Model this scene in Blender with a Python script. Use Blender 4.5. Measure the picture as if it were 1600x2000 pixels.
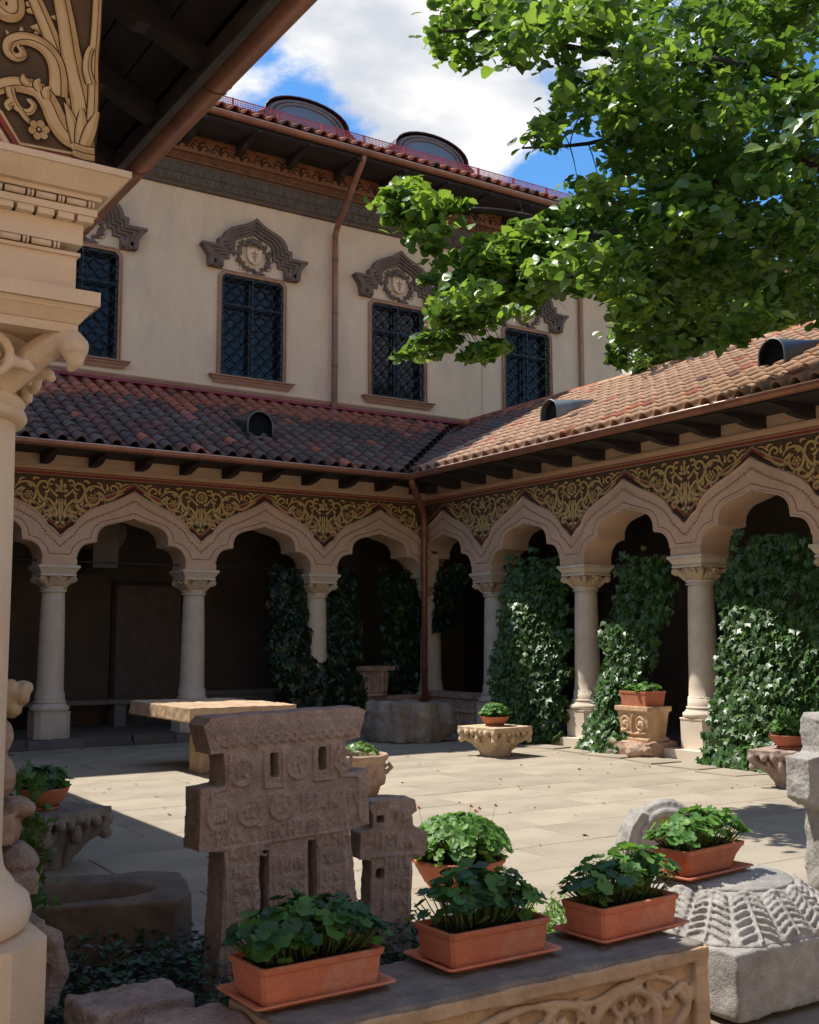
import bpy, bmesh, math, random
import numpy as np
from math import sin, cos, pi, radians, sqrt
from mathutils import Vector, Matrix, noise, Euler
random.seed(11)
rng = np.random.default_rng(7)
for _o in list(bpy.data.objects):
    bpy.data.objects.remove(_o)
SC = bpy.context.scene
COL = SC.collection

# ------------------------------------------------------------------ camera
cam_d = bpy.data.cameras.new('camera'); cam = bpy.data.objects.new('camera', cam_d); COL.objects.link(cam)
cam_d.sensor_fit = 'HORIZONTAL'; cam_d.sensor_width = 36.0; cam_d.lens = 48.57
cam_d.clip_start = 0.05; cam_d.clip_end = 3000
YAW, PIT, ROL = radians(33.064), radians(6.636), radians(-0.115)
_f = Vector((sin(YAW)*cos(PIT), cos(YAW)*cos(PIT), sin(PIT))); _r0 = Vector((cos(YAW), -sin(YAW), 0)); _u0 = _r0.cross(_f)
_r = _r0*cos(ROL)+_u0*sin(ROL); _u = -_r0*sin(ROL)+_u0*cos(ROL)
cam.matrix_world = Matrix(((_r.x, _u.x, -_f.x, -11.244), (_r.y, _u.y, -_f.y, -16.707), (_r.z, _u.z, -_f.z, 1.565), (0, 0, 0, 1)))
SC.camera = cam

# ------------------------------------------------------------------ sun, sky, exposure
SUN_H = (0.35, -0.43)                       # horizontal travel of the light per metre of drop
ELEV = math.atan(1/sqrt(SUN_H[0]**2+SUN_H[1]**2))
sd = bpy.data.lights.new('sun', 'SUN'); sun = bpy.data.objects.new('sun', sd); COL.objects.link(sun)
sd.energy = 2.0; sd.angle = radians(0.53); sd.color = (1.0, 0.95, 0.87)
sun.rotation_euler = Vector((SUN_H[0], SUN_H[1], -1.0)).to_track_quat('-Z', 'Y').to_euler()
W = bpy.data.worlds.new('World'); SC.world = W; W.use_nodes = True
wn, wl = W.node_tree.nodes, W.node_tree.links
wn.clear()
wo = wn.new('ShaderNodeOutputWorld'); bg = wn.new('ShaderNodeBackground'); sky = wn.new('ShaderNodeTexSky')
sky.sky_type = 'NISHITA'; sky.sun_disc = False; sky.sun_elevation = ELEV
sky.sun_rotation = math.atan2(-SUN_H[0], -SUN_H[1]); sky.altitude = 100; sky.air_density = 1.0; sky.dust_density = 0.35; sky.ozone_density = 2.2
bg.inputs[1].default_value = 0.15
wtc = wn.new('ShaderNodeTexCoord'); wmp = wn.new('ShaderNodeMapping'); wmp.inputs['Scale'].default_value = (1, 1, 2.1)
wmp.inputs['Location'].default_value = (0.35, 0.12, 0.0)
wl.new(wtc.outputs['Generated'], wmp.inputs[0])
n1 = wn.new('ShaderNodeTexNoise'); n1.inputs['Scale'].default_value = 4.2; n1.inputs['Detail'].default_value = 12; n1.inputs['Roughness'].default_value = 0.62; n1.inputs['Distortion'].default_value = 0.25
wl.new(wmp.outputs[0], n1.inputs[0])
def wblob(d, lo, hi):
    """soft patch of cloud cover round one direction of the sky"""
    v = Vector(d).normalized()
    dp = wn.new('ShaderNodeVectorMath'); dp.operation = 'DOT_PRODUCT'; dp.inputs[1].default_value = v
    nm = wn.new('ShaderNodeVectorMath'); nm.operation = 'NORMALIZE'
    wl.new(wtc.outputs['Generated'], nm.inputs[0]); wl.new(nm.outputs[0], dp.inputs[0])
    mr = wn.new('ShaderNodeMapRange'); mr.interpolation_type = 'SMOOTHSTEP'
    mr.inputs[1].default_value = cos(radians(hi)); mr.inputs[2].default_value = cos(radians(lo))
    wl.new(dp.outputs['Value'], mr.inputs[0]); return mr.outputs[0]
def wmath(op, a, b):
    m = wn.new('ShaderNodeMath'); m.operation = op
    for i, x in enumerate((a, b)):
        if isinstance(x, (int, float)): m.inputs[i].default_value = x
        else: wl.new(x, m.inputs[i])
    return m.outputs[0]
CLOUDS = [((0.4125, 0.756, 0.5082), 1, 6, 1.0), ((0.4611, 0.7382, 0.4923), 1, 6, 1.1), ((0.5064, 0.729, 0.4606), 1, 6, 1.1), ((0.5396, 0.7235, 0.4306), 1, 4.5, 1.0), ((0.5682, 0.7108, 0.4146), 1, 4, 0.6), ((0.4751, 0.7606, 0.4425), 0, 2.2, 0.3), ((0.366, 0.8129, 0.4531), 0.3, 2.2, 0.55), ((0.5439, 0.6784, 0.4938), 1, 8, 0.8), ((0.436, 0.7798, 0.4492), 0.5, 3.6, -1.2), ((0.3467, 0.8119, 0.4697), 0.5, 4, -0.9), ((0.3929, 0.7909, 0.4692), 0.5, 3, -0.9), ((0.6019, 0.6937, 0.3956), 0.5, 3, -1.1), ((0.4177, 0.8004, 0.43), 0.5, 3, -0.6), ((0.676, 0.6709, 0.3049), 1, 6, -0.6)]
acc = None
for d, lo, hi, wgt in CLOUDS:
    t = wmath('MULTIPLY', wblob(d, lo, hi), wgt)
    acc = t if acc is None else wmath('ADD', acc, t)
cov = wmath('ADD', wmath('MULTIPLY', wmath('ADD', n1.outputs[0], -0.5), 2.9), wmath('ADD', wmath('MULTIPLY', acc, 0.24), 0.51))
cr = wn.new('ShaderNodeMapRange'); cr.interpolation_type = 'SMOOTHSTEP'; cr.inputs[1].default_value = 0.47; cr.inputs[2].default_value = 0.88
wl.new(cov, cr.inputs[0])
n2 = wn.new('ShaderNodeTexNoise'); n2.inputs['Scale'].default_value = 7.0; n2.inputs['Detail'].default_value = 8
wl.new(wmp.outputs[0], n2.inputs[0])
ccol = wn.new('ShaderNodeMix'); ccol.data_type = 'RGBA'; ccol.inputs[6].default_value = (1.30, 1.38, 1.52, 1); ccol.inputs[7].default_value = (2.10, 2.06, 2.02, 1)
cmr = wn.new('ShaderNodeMapRange'); cmr.interpolation_type = 'SMOOTHSTEP'; cmr.inputs[1].default_value = 0.36; cmr.inputs[2].default_value = 0.60; wl.new(n2.outputs[0], cmr.inputs[0]); wl.new(cmr.outputs[0], ccol.inputs[0])
satm = wn.new('ShaderNodeHueSaturation'); satm.inputs['Saturation'].default_value = 1.30; satm.inputs['Value'].default_value = 0.40
wl.new(sky.outputs[0], satm.inputs['Color'])
smx = wn.new('ShaderNodeMix'); smx.data_type = 'RGBA'
wl.new(cr.outputs[0], smx.inputs[0]); wl.new(satm.outputs[0], smx.inputs[6]); wl.new(ccol.outputs[2], smx.inputs[7])
wl.new(smx.outputs[2], bg.inputs[0]); wl.new(bg.outputs[0], wo.inputs[0])
SC.view_settings.view_transform = 'Standard'; SC.view_settings.look = 'None'; SC.view_settings.gamma = 1.0
SC.view_settings.use_curve_mapping = False; SC.view_settings.exposure = 1.82
SC.render.resolution_x = 819; SC.render.resolution_y = 1024

# ------------------------------------------------------------------ materials
def mat(name, c1, c2=None, scale=3.0, rough=0.85, bump=0.15, bscale=25.0, spec=0.3, metal=0.0, stain=None, sscale=1.2, samt=0.5,
        rnd=0.0, ramp=(0.35, 0.65), fine=None, trans=0.0, tcol=None, stretch=None, bdist=0.01):
    m = bpy.data.materials.new(name); m.use_nodes = True
    n, l = m.node_tree.nodes, m.node_tree.links
    b = n['Principled BSDF']
    b.inputs['Roughness'].default_value = rough; b.inputs['Metallic'].default_value = metal
    b.inputs['Specular IOR Level'].default_value = spec
    tc = n.new('ShaderNodeTexCoord'); co = tc.outputs['Object']
    if stretch:
        mp = n.new('ShaderNodeMapping'); mp.inputs['Scale'].default_value = stretch; l.new(co, mp.inputs[0]); co = mp.outputs[0]
    def noi(s, d=6, r=0.6):
        q = n.new('ShaderNodeTexNoise'); q.inputs['Scale'].default_value = s; q.inputs['Detail'].default_value = d; q.inputs['Roughness'].default_value = r
        l.new(co, q.inputs[0]); return q
    c2 = c2 or tuple(x*0.8 for x in c1)
    q = noi(scale); r = n.new('ShaderNodeValToRGB')
    r.color_ramp.elements[0].position = ramp[0]; r.color_ramp.elements[1].position = ramp[1]
    r.color_ramp.elements[0].color = (*c1, 1); r.color_ramp.elements[1].color = (*c2, 1)
    l.new(q.outputs[0], r.inputs[0]); out = r.outputs[0]
    def mix(f, a, bb, mode='MIX'):
        x = n.new('ShaderNodeMix'); x.data_type = 'RGBA'; x.blend_type = mode
        for k, v in ((0, f), (6, a), (7, bb)):
            if isinstance(v, (int, float)): x.inputs[k].default_value = v
            elif isinstance(v, tuple): x.inputs[k].default_value = (*v, 1) if len(v) == 3 else v
            else: l.new(v, x.inputs[k])
        return x.outputs[2]
    if stain:
        q2 = noi(sscale, 8, 0.65); mr = n.new('ShaderNodeMapRange'); mr.inputs[1].default_value = 0.5; mr.inputs[2].default_value = 0.72
        mr.inputs[4].default_value = samt; l.new(q2.outputs[0], mr.inputs[0]); out = mix(mr.outputs[0], out, stain)
    if fine:
        q3 = noi(fine[0], 3, 0.7); mr = n.new('ShaderNodeMapRange'); mr.inputs[1].default_value = 0.3; mr.inputs[2].default_value = 0.7
        mr.inputs[3].default_value = 1-fine[1]; mr.inputs[4].default_value = 1+fine[1]; l.new(q3.outputs[0], mr.inputs[0])
        cmb = n.new('ShaderNodeCombineColor'); [l.new(mr.outputs[0], cmb.inputs[i]) for i in range(3)]
        out = mix(1.0, out, cmb.outputs[0], 'MULTIPLY')
    if rnd:
        oi = n.new('ShaderNodeObjectInfo'); mr = n.new('ShaderNodeMapRange'); mr.inputs[3].default_value = 1-rnd; mr.inputs[4].default_value = 1+rnd
        l.new(oi.outputs['Random'], mr.inputs[0]); cmb = n.new('ShaderNodeCombineColor'); [l.new(mr.outputs[0], cmb.inputs[i]) for i in range(3)]
        out = mix(1.0, out, cmb.outputs[0], 'MULTIPLY')
    l.new(out, b.inputs['Base Color'])
    if bump:
        q4 = noi(bscale, 5, 0.65); bp = n.new('ShaderNodeBump'); bp.inputs['Strength'].default_value = bump; bp.inputs['Distance'].default_value = bdist
        l.new(q4.outputs[0], bp.inputs['Height']); l.new(bp.outputs[0], b.inputs['Normal'])
    if trans:
        t = n.new('ShaderNodeBsdfTranslucent'); t.inputs[0].default_value = (*(tcol or c1), 1)
        ms = n.new('ShaderNodeMixShader'); ms.inputs[0].default_value = trans
        l.new(b.outputs[0], ms.inputs[1]); l.new(t.outputs[0], ms.inputs[2]); l.new(ms.outputs[0], n['Material Output'].inputs[0])
    return m

M = {}
M['plaster'] = mat('plaster', (.66, .45, .31), (.58, .40, .275), 1.3, .92, .12, 60, .15, stain=(.44, .30, .20), sscale=1.6, samt=.4, fine=(9, .06))
M['facade'] = mat('facade_plaster', (.81, .575, .37), (.74, .52, .33), .8, .93, .15, 50, .12, stain=(.52, .39, .29), sscale=1.1, samt=.6, fine=(5, .05), stretch=(1, 1, .35))
M['trim'] = mat('trim_plaster', (.46, .25, .15), (.38, .20, .12), 3, .85, .1, 60)
M['limestone'] = mat('limestone', (.68, .58, .46), (.61, .51, .39), 2.4, .85, .2, 45, .2, stain=(.33, .23, .14), sscale=3, samt=.35)
M['limestone_near'] = mat('limestone_near', (.80, .615, .43), (.72, .54, .37), 3.5, .8, .22, 60, .2, stain=(.40, .28, .17), sscale=2.2, samt=.4, fine=(140, .07))
M['capstone'] = mat('carved_limestone', (.55, .43, .29), (.46, .33, .20), 5, .85, .15, 50, .2, stain=(.32, .20, .11), sscale=6, samt=.35)
M['greystep'] = mat('grey_step_stone', (.20, .18, .17), (.15, .135, .13), 4, .85, .2, 50)
M['paving'] = mat('paving_stone', (.36, .308, .232), (.30, .256, .193), 1.6, .88, .35, 45, .2, stain=(.27, .225, .17), sscale=1.3, samt=.55, rnd=.08, fine=(55, .12))
M['joint'] = mat('joint_earth', (.25, .205, .15), (.19, .155, .115), 6, .95, .4, 40)
M['soil'] = mat('soil', (.03, .022, .015), (.015, .011, .008), 20, .95, .8, 60)
M['fresco_bg'] = mat('fresco_ground', (.135, .082, .050), (.090, .060, .040), 6, .9, .05, 50, .15, stain=(.10, .085, .055), sscale=3, samt=.5)
M['fresco_dark'] = mat('fresco_outline', (.055, .025, .014), (.04, .02, .012), 8, .9, 0)
M['fresco_ochre'] = mat('fresco_ochre', (.60, .385, .135), (.48, .30, .10), 9, .9, 0, stain=(.38, .17, .085), sscale=4, samt=.55)
M['fresco_light'] = mat('fresco_highlight', (.70, .50, .23), (.60, .42, .19), 9, .9, 0)
M['near_ochre'] = mat('near_fresco_ochre', (.56, .36, .17), (.47, .29, .12), 14, .9, .08, 80, stain=(.42, .22, .10), sscale=7, samt=.5)
M['near_light'] = mat('near_fresco_highlight', (.66, .47, .26), (.60, .41, .21), 14, .9, .05, 80)
M['fresco_red'] = mat('fresco_red', (.32, .075, .055), (.25, .06, .045), 7, .9, .03)
M['fresco_cream'] = mat('fresco_cream', (.50, .36, .22), (.44, .31, .19), 7, .9, .03)
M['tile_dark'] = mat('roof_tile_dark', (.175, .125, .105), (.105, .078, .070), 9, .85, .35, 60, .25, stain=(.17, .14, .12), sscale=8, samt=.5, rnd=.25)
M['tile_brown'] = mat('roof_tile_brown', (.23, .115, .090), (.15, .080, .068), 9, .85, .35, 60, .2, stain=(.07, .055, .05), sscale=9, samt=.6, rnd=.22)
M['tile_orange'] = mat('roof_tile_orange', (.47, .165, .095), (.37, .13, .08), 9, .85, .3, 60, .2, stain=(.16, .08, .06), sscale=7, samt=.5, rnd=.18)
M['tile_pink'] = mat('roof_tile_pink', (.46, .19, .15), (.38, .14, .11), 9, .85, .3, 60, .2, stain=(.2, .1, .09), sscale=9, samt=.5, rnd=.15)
M['tile_pale'] = mat('roof_tile_sunlit', (.50, .315, .20), (.42, .25, .155), 8, .88, .35, 60, .2, stain=(.24, .155, .11), sscale=7, samt=.6, rnd=.14)  # paler tile for the sunlit right roof; sunlight put into the colour
M['darkwood'] = mat('dark_timber', (.040, .030, .030), (.024, .019, .020), 4, .7, .3, 40, .35, stretch=(1, 1, 6))
M['greywood'] = mat('weathered_timber', (.075, .065, .065), (.045, .04, .04), 6, .7, .3, 40, .3)
M['copper'] = mat('copper_gutter', (.36, .155, .095), (.27, .11, .07), 5, .42, .1, 30, .5, metal=.35, stain=(.12, .07, .055), sscale=2.2, samt=.6)
M['copper_edge'] = mat('sunlit_copper_rim', (.72, .52, .42), (.60, .42, .34), 5, .35, .05, 30, .5, metal=.25)  # rim lightened in colour to stand in for the sun's highlight
M['redmetal'] = mat('red_sheet_metal', (.33, .045, .055), (.26, .035, .045), 5, .5, .05, 30, .4, stain=(.2, .04, .05), sscale=3, samt=.4)
M['guardred'] = mat('painted_red_guard', (.50, .10, .12), (.42, .08, .10), 5, .5, 0, 30, .4)
M['corn_grey'] = mat('cornice_grey', (.15, .115, .09), (.105, .08, .065), 6, .85, .2, 40)
M['corn_orange'] = mat('cornice_ochre', (.27, .12, .055), (.19, .08, .04), 5, .8, .15, 40)
M['corn_dark'] = mat('cornice_relief', (.055, .026, .014), (.04, .02, .012), 5, .85, 0)
M['hood'] = mat('hood_stone', (.20, .135, .10), (.14, .095, .072), 6, .85, .2, 40, .2, stain=(.24, .17, .125), sscale=4, samt=.5)
M['iron'] = mat('black_iron', (.012, .014, .018), (.008, .01, .013), 6, .45, .05, 40, .5)
M['vent'] = mat('dark_sheet_metal', (.03, .045, .055), (.02, .03, .04), 4, .4, .05, 30, .5, metal=.4)
M['vent_pale'] = mat('grey_sheet_metal', (.20, .22, .21), (.15, .165, .16), 4, .4, .05, 30, .5, metal=.5)
M['black'] = mat('dark_opening', (.008, .008, .009), (.006, .006, .007), 4, .9, 0)
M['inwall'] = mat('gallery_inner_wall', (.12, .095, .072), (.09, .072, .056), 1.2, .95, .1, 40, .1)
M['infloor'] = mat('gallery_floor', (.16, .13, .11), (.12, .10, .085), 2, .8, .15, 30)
M['terra'] = mat('terracotta', (.60, .195, .10), (.48, .145, .075), 4, .85, .3, 50, .2, stain=(.50, .30, .20), sscale=5.5, samt=.7, fine=(70, .10), rnd=.14)
M['terra_sun'] = mat('terracotta_sunlit', (.50, .18, .10), (.38, .125, .065), 6, .8, .2, 50, .2, stain=(.52, .28, .18), sscale=5, samt=.5)  # copy of the terracotta for pots in the sun, light set in its colour
M['brownstone'] = mat('brown_sandstone', (.42, .315, .26), (.28, .205, .17), 14, .92, .8, 90, .15, stain=(.46, .375, .32), sscale=5, samt=.55, fine=(130, .34), bdist=.012)
M['basinstone'] = mat('basin_stone', (.24, .18, .13), (.16, .12, .09), 5, .92, .5, 60, .15, stain=(.21, .17, .13), sscale=3, samt=.5, fine=(120, .14))
M['ochrestone'] = mat('ochre_carved_stone', (.60, .41, .25), (.45, .29, .17), 5, .9, .4, 80, .15, stain=(.19, .125, .08), sscale=4, samt=.6, fine=(130, .12))
M['greytop'] = mat('grey_weathered_stone', (.27, .225, .185), (.165, .14, .12), 11, .92, .9, 55, .15, stain=(.20, .165, .13), sscale=4, samt=.5, fine=(130, .16))
M['palegrey'] = mat('pale_grey_granite', (.38, .355, .32), (.27, .25, .225), 10, .92, .6, 90, .15, stain=(.20, .19, .175), sscale=7, samt=.5, fine=(150, .22), bdist=.012)
M['rock'] = mat('streaked_rock', (.34, .28, .22), (.20, .165, .14), 3.5, .9, .5, 40, .15, stain=(.075, .065, .06), sscale=2.2, samt=.7, fine=(60, .12), stretch=(1, 1, .45))
M['pinkstone'] = mat('rosy_carved_stone', (.46, .33, .24), (.32, .20, .15), 6, .9, .4, 60, .15, stain=(.19, .13, .10), sscale=4, samt=.5, fine=(110, .12))
M['tablestone'] = mat('table_stone', (.50, .36, .23), (.40, .27, .165), 4, .9, .35, 40, .15, stain=(.28, .18, .11), sscale=3.5, samt=.5, fine=(70, .08), stretch=(1, 1, .4))
M['bark'] = mat('bark', (.055, .042, .032), (.03, .024, .02), 8, .95, .8, 30)
M['stem'] = mat('plant_stem', (.10, .14, .04), (.07, .10, .03), 8, .7, .1)
M['farwall'] = mat('far_building_wall', (.62, .60, .58), (.55, .53, .51), .3, .9, 0)
M['churchwall'] = mat('church_plaster', (.70, .52, .36), (.62, .45, .31), 1.0, .9, .1, 40)
M['farglass'] = mat('far_window', (.15, .19, .24), (.10, .13, .17), 1, .3, 0)
def leafmat(name, c1, c2, rough=.42, spec=.45, trans=.3, tcol=None, scale=1.2, rnd=.2):
    return mat(name, c1, c2, scale, rough, .12, 40, spec, trans=trans, tcol=tcol, rnd=rnd)
M['leaf_tree'] = leafmat('tree_leaf', (.070, .145, .024), (.040, .090, .018), .36, .6, .30, (.18, .34, .03), 1.5)
M['leaf_tree2'] = leafmat('tree_leaf_sunlit', (.16, .26, .035), (.10, .19, .028), .36, .6, .42, (.32, .48, .05), 1.5)  # lighter leaf copy that paints in the sunlit sprays
M['leaf_ivy'] = leafmat('ivy_leaf', (.058, .128, .022), (.030, .078, .017), .42, .5, .14, (.05, .12, .02), 5)
M['leaf_ivy2'] = leafmat('ivy_leaf_young', (.075, .17, .030), (.05, .12, .024), .32, .55, .2, (.12, .22, .03), 5)
M['leaf_ivyd'] = leafmat('ivy_leaf_shaded', (.016, .038, .012), (.010, .026, .009), .35, .5, .08, (.02, .05, .02), 5)  # darker ivy copy for the shaded arcade; the shade is in the colour
M['leaf_ger'] = leafmat('geranium_leaf', (.09, .22, .04), (.055, .15, .032), .5, .4, .3, (.14, .30, .04), 14)
M['leaf_ger2'] = leafmat('geranium_leaf_sunlit', (.17, .32, .06), (.11, .24, .045), .5, .4, .35, (.2, .38, .05), 14)  # paler copy for pots in the sun; sunlight put into the colour
M['leaf_gerd'] = leafmat('geranium_leaf_shaded', (.032, .105, .036), (.020, .070, .026), .45, .45, .2, (.05, .14, .03), 14)  # darker copy for pots in the shade; shade put into the colour
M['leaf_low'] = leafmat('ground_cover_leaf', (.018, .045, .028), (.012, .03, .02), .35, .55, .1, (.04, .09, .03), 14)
M['leaf_weed'] = leafmat('weed_leaf', (.12, .20, .035), (.08, .15, .03), .5, .4, .4, (.26, .40, .05), 14)
mg = bpy.data.materials.new('window_glass'); mg.use_nodes = True; _b = mg.node_tree.nodes['Principled BSDF']
_b.inputs['Base Color'].default_value = (.012, .013, .014, 1); _b.inputs['Roughness'].default_value = .06; _b.inputs['Specular IOR Level'].default_value = .5; _b.inputs['IOR'].default_value = 1.38
_nz = mg.node_tree.nodes.new('ShaderNodeTexNoise'); _nz.inputs['Scale'].default_value = 3.0; _bp = mg.node_tree.nodes.new('ShaderNodeBump'); _bp.inputs['Strength'].default_value = .25; _bp.inputs['Distance'].default_value = .03
mg.node_tree.links.new(_nz.outputs[0], _bp.inputs['Height']); mg.node_tree.links.new(_bp.outputs[0], _b.inputs['Normal'])
M['glass'] = mg

# ------------------------------------------------------------------ mesh helpers
class MB:
    def __init__(s): s.v = []; s.f = []; s.m = []; s.sm = []
    def add(s, vs, fs, mi=0, sm=False):
        o = len(s.v); s.v.extend([tuple(v) for v in vs])
        for f in fs: s.f.append(tuple(o+i for i in f)); s.m.append(mi); s.sm.append(sm)
    def box(s, x0, x1, y0, y1, z0, z1, mi=0, M_=None):
        vs = [Vector(p) for p in ((x0,y0,z0),(x1,y0,z0),(x1,y1,z0),(x0,y1,z0),(x0,y0,z1),(x1,y0,z1),(x1,y1,z1),(x0,y1,z1))]
        if M_ is not None: vs = [M_ @ v for v in vs]
        s.add(vs, [(3,2,1,0),(4,5,6,7),(0,1,5,4),(1,2,6,5),(2,3,7,6),(3,0,4,7)], mi)
    def frust(s, x0, x1, y0, y1, z0, z1, ix, iy=None, mi=0):
        """box whose bottom is inset by ix, iy from its top"""
        iy = ix if iy is None else iy
        vs = [(x0+ix,y0+iy,z0),(x1-ix,y0+iy,z0),(x1-ix,y1-iy,z0),(x0+ix,y1-iy,z0),(x0,y0,z1),(x1,y0,z1),(x1,y1,z1),(x0,y1,z1)]
        s.add(vs, [(3,2,1,0),(4,5,6,7),(0,1,5,4),(1,2,6,5),(2,3,7,6),(3,0,4,7)], mi)
    def lathe(s, prof, n=24, c=(0,0,0), mi=0, sm=True, sx=1, sy=1, cap=True):
        vs = []; k = len(prof)
        for i in range(n):
            a = 2*pi*i/n
            for r, z in prof: vs.append((c[0]+r*cos(a)*sx, c[1]+r*sin(a)*sy, c[2]+z))
        fs = []
        for i in range(n):
            j = (i+1) % n
            for q in range(k-1): fs.append((i*k+q, j*k+q, j*k+q+1, i*k+q+1))
        s.add(vs, fs, mi, sm)
        if cap:
            s.add([vs[i*k] for i in range(n)], [tuple(reversed(range(n)))], mi); s.add([vs[i*k+k-1] for i in range(n)], [tuple(range(n))], mi)
    def tube(s, pts, r, n=6, mi=0, sm=True, cap=True):
        pts = [Vector(p) for p in pts]; rs = r if isinstance(r, (list, tuple)) else [r]*len(pts)
        vs = []; up = None
        for i, p in enumerate(pts):
            d = (pts[min(i+1, len(pts)-1)]-pts[max(i-1, 0)])
            if d.length < 1e-9: d = Vector((0, 0, 1))
            d.normalize()
            if up is None: up = Vector((0,0,1)) if abs(d.z) < .9 else Vector((1,0,0))
            a = d.cross(up)
            if a.length < 1e-6: a = d.orthogonal()
            a.normalize(); b = a.cross(d).normalized(); up = b
            for k in range(n):
                t = 2*pi*k/n; vs.append(p+(a*cos(t)+b*sin(t))*rs[i])
        fs = []
        for i in range(len(pts)-1):
            for k in range(n): fs.append((i*n+k, i*n+(k+1)%n, (i+1)*n+(k+1)%n, (i+1)*n+k))
        if cap: fs.append(tuple(range(n))[::-1]); fs.append(tuple((len(pts)-1)*n+k for k in range(n)))
        s.add(vs, fs, mi, sm)
    def blob(s, c, r, n=8, mi=0, M_=None):
        """ellipsoid"""
        vs = []; k = n//2
        for i in range(k+1):
            th = pi*i/k
            for j in range(n):
                ph = 2*pi*j/n; v = Vector((r[0]*sin(th)*cos(ph), r[1]*sin(th)*sin(ph), r[2]*cos(th)))
                if M_ is not None: v = M_ @ v
                vs.append(v+Vector(c))
        fs = [(i*n+j, (i+1)*n+j, (i+1)*n+(j+1)%n, i*n+(j+1)%n) for i in range(k) for j in range(n)]
        s.add(vs, fs, mi, True)
    def prism(s, poly, d0, d1, ax=1, mi=0, sm=False):
        """polygon in (a, z) extruded along y from d0 to d1"""
        n = len(poly)
        vs = [(a, d0, z) for a, z in poly]+[(a, d1, z) for a, z in poly]
        s.add(vs, [tuple(range(n)), tuple(range(2*n-1, n-1, -1))]+[((i+1)%n, i, n+i, n+(i+1)%n) for i in range(n)], mi, sm)
    def xf(s, fn): s.v = [tuple(fn(*v)) for v in s.v]; return s
    def mesh(s, name, mats, flip=False):
        me = bpy.data.meshes.new(name); fs = [f[::-1] for f in s.f] if flip else s.f
        me.from_pydata(s.v, [], fs)
        for m in mats: me.materials.append(M[m] if isinstance(m, str) else m)
        me.polygons.foreach_set('material_index', s.m); me.polygons.foreach_set('use_smooth', s.sm)
        me.update(); return me
def ob(name, me, parent=None, loc=(0,0,0), rot=None, scale=None):
    o = bpy.data.objects.new(name, me); COL.objects.link(o); o.location = loc
    if rot is not None: o.rotation_euler = rot
    if scale is not None: o.scale = scale if isinstance(scale, (tuple, list, Vector)) else (scale,)*3
    if parent: o.parent = parent
    return o
def put(mb, name, mats, parent=None, loc=(0,0,0), rot=None, kind=None, flip=False):
    o = ob(name, mb.mesh(name, mats if isinstance(mats, (list, tuple)) else [mats], flip), parent, loc, rot)
    if kind: o['kind'] = kind
    return o
def thing(name, label, cat, loc=(0,0,0), rot=None, group=None):
    o = ob(name, None, None, loc, rot); o.empty_display_size = .2
    o['label'] = label; o['category'] = cat
    if group: o['group'] = group
    return o
def tag(o, label, cat, group=None):
    o['label'] = label; o['category'] = cat
    if group: o['group'] = group
    return o
def fix_normals(me):
    bm = bmesh.new(); bm.from_mesh(me); bmesh.ops.recalc_face_normals(bm, faces=bm.faces); bm.to_mesh(me); bm.free()
def sculpt(mb, name, mats, voxel=.01, rough=((.05, .006),), smooth=True):
    """fuse the pieces of a builder into one worn stone surface; returns a mesh"""
    me = mb.mesh(name+'_raw', mats); fix_normals(me)
    o = ob(name+'_raw', me); md = o.modifiers.new('r', 'REMESH'); md.mode = 'VOXEL'; md.voxel_size = voxel; md.use_smooth_shade = smooth
    dg = bpy.context.evaluated_depsgraph_get(); me2 = bpy.data.meshes.new_from_object(o.evaluated_get(dg))
    bpy.data.objects.remove(o)
    n = len(me2.vertices); co = np.empty(n*3, 'f'); me2.vertices.foreach_get('co', co)
    no = np.empty(n*3, 'f'); me2.vertex_normals.foreach_get('vector', no)
    co = co.reshape(-1, 3); no = no.reshape(-1, 3)
    for sc, amp in rough:
        off = Vector((sc*91, sc*37, 5))
        d = np.array([noise.noise(Vector(map(float, c))/sc+off) for c in co], 'f')
        co = co+no*(d*amp)[:, None]
    me2.vertices.foreach_set('co', co.ravel().astype('f'))
    me2.materials.clear()
    for m in mats: me2.materials.append(M[m])
    me2.polygons.foreach_set('use_smooth', [smooth]*len(me2.polygons)); me2.name = name; me2.update()
    return me2
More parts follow.
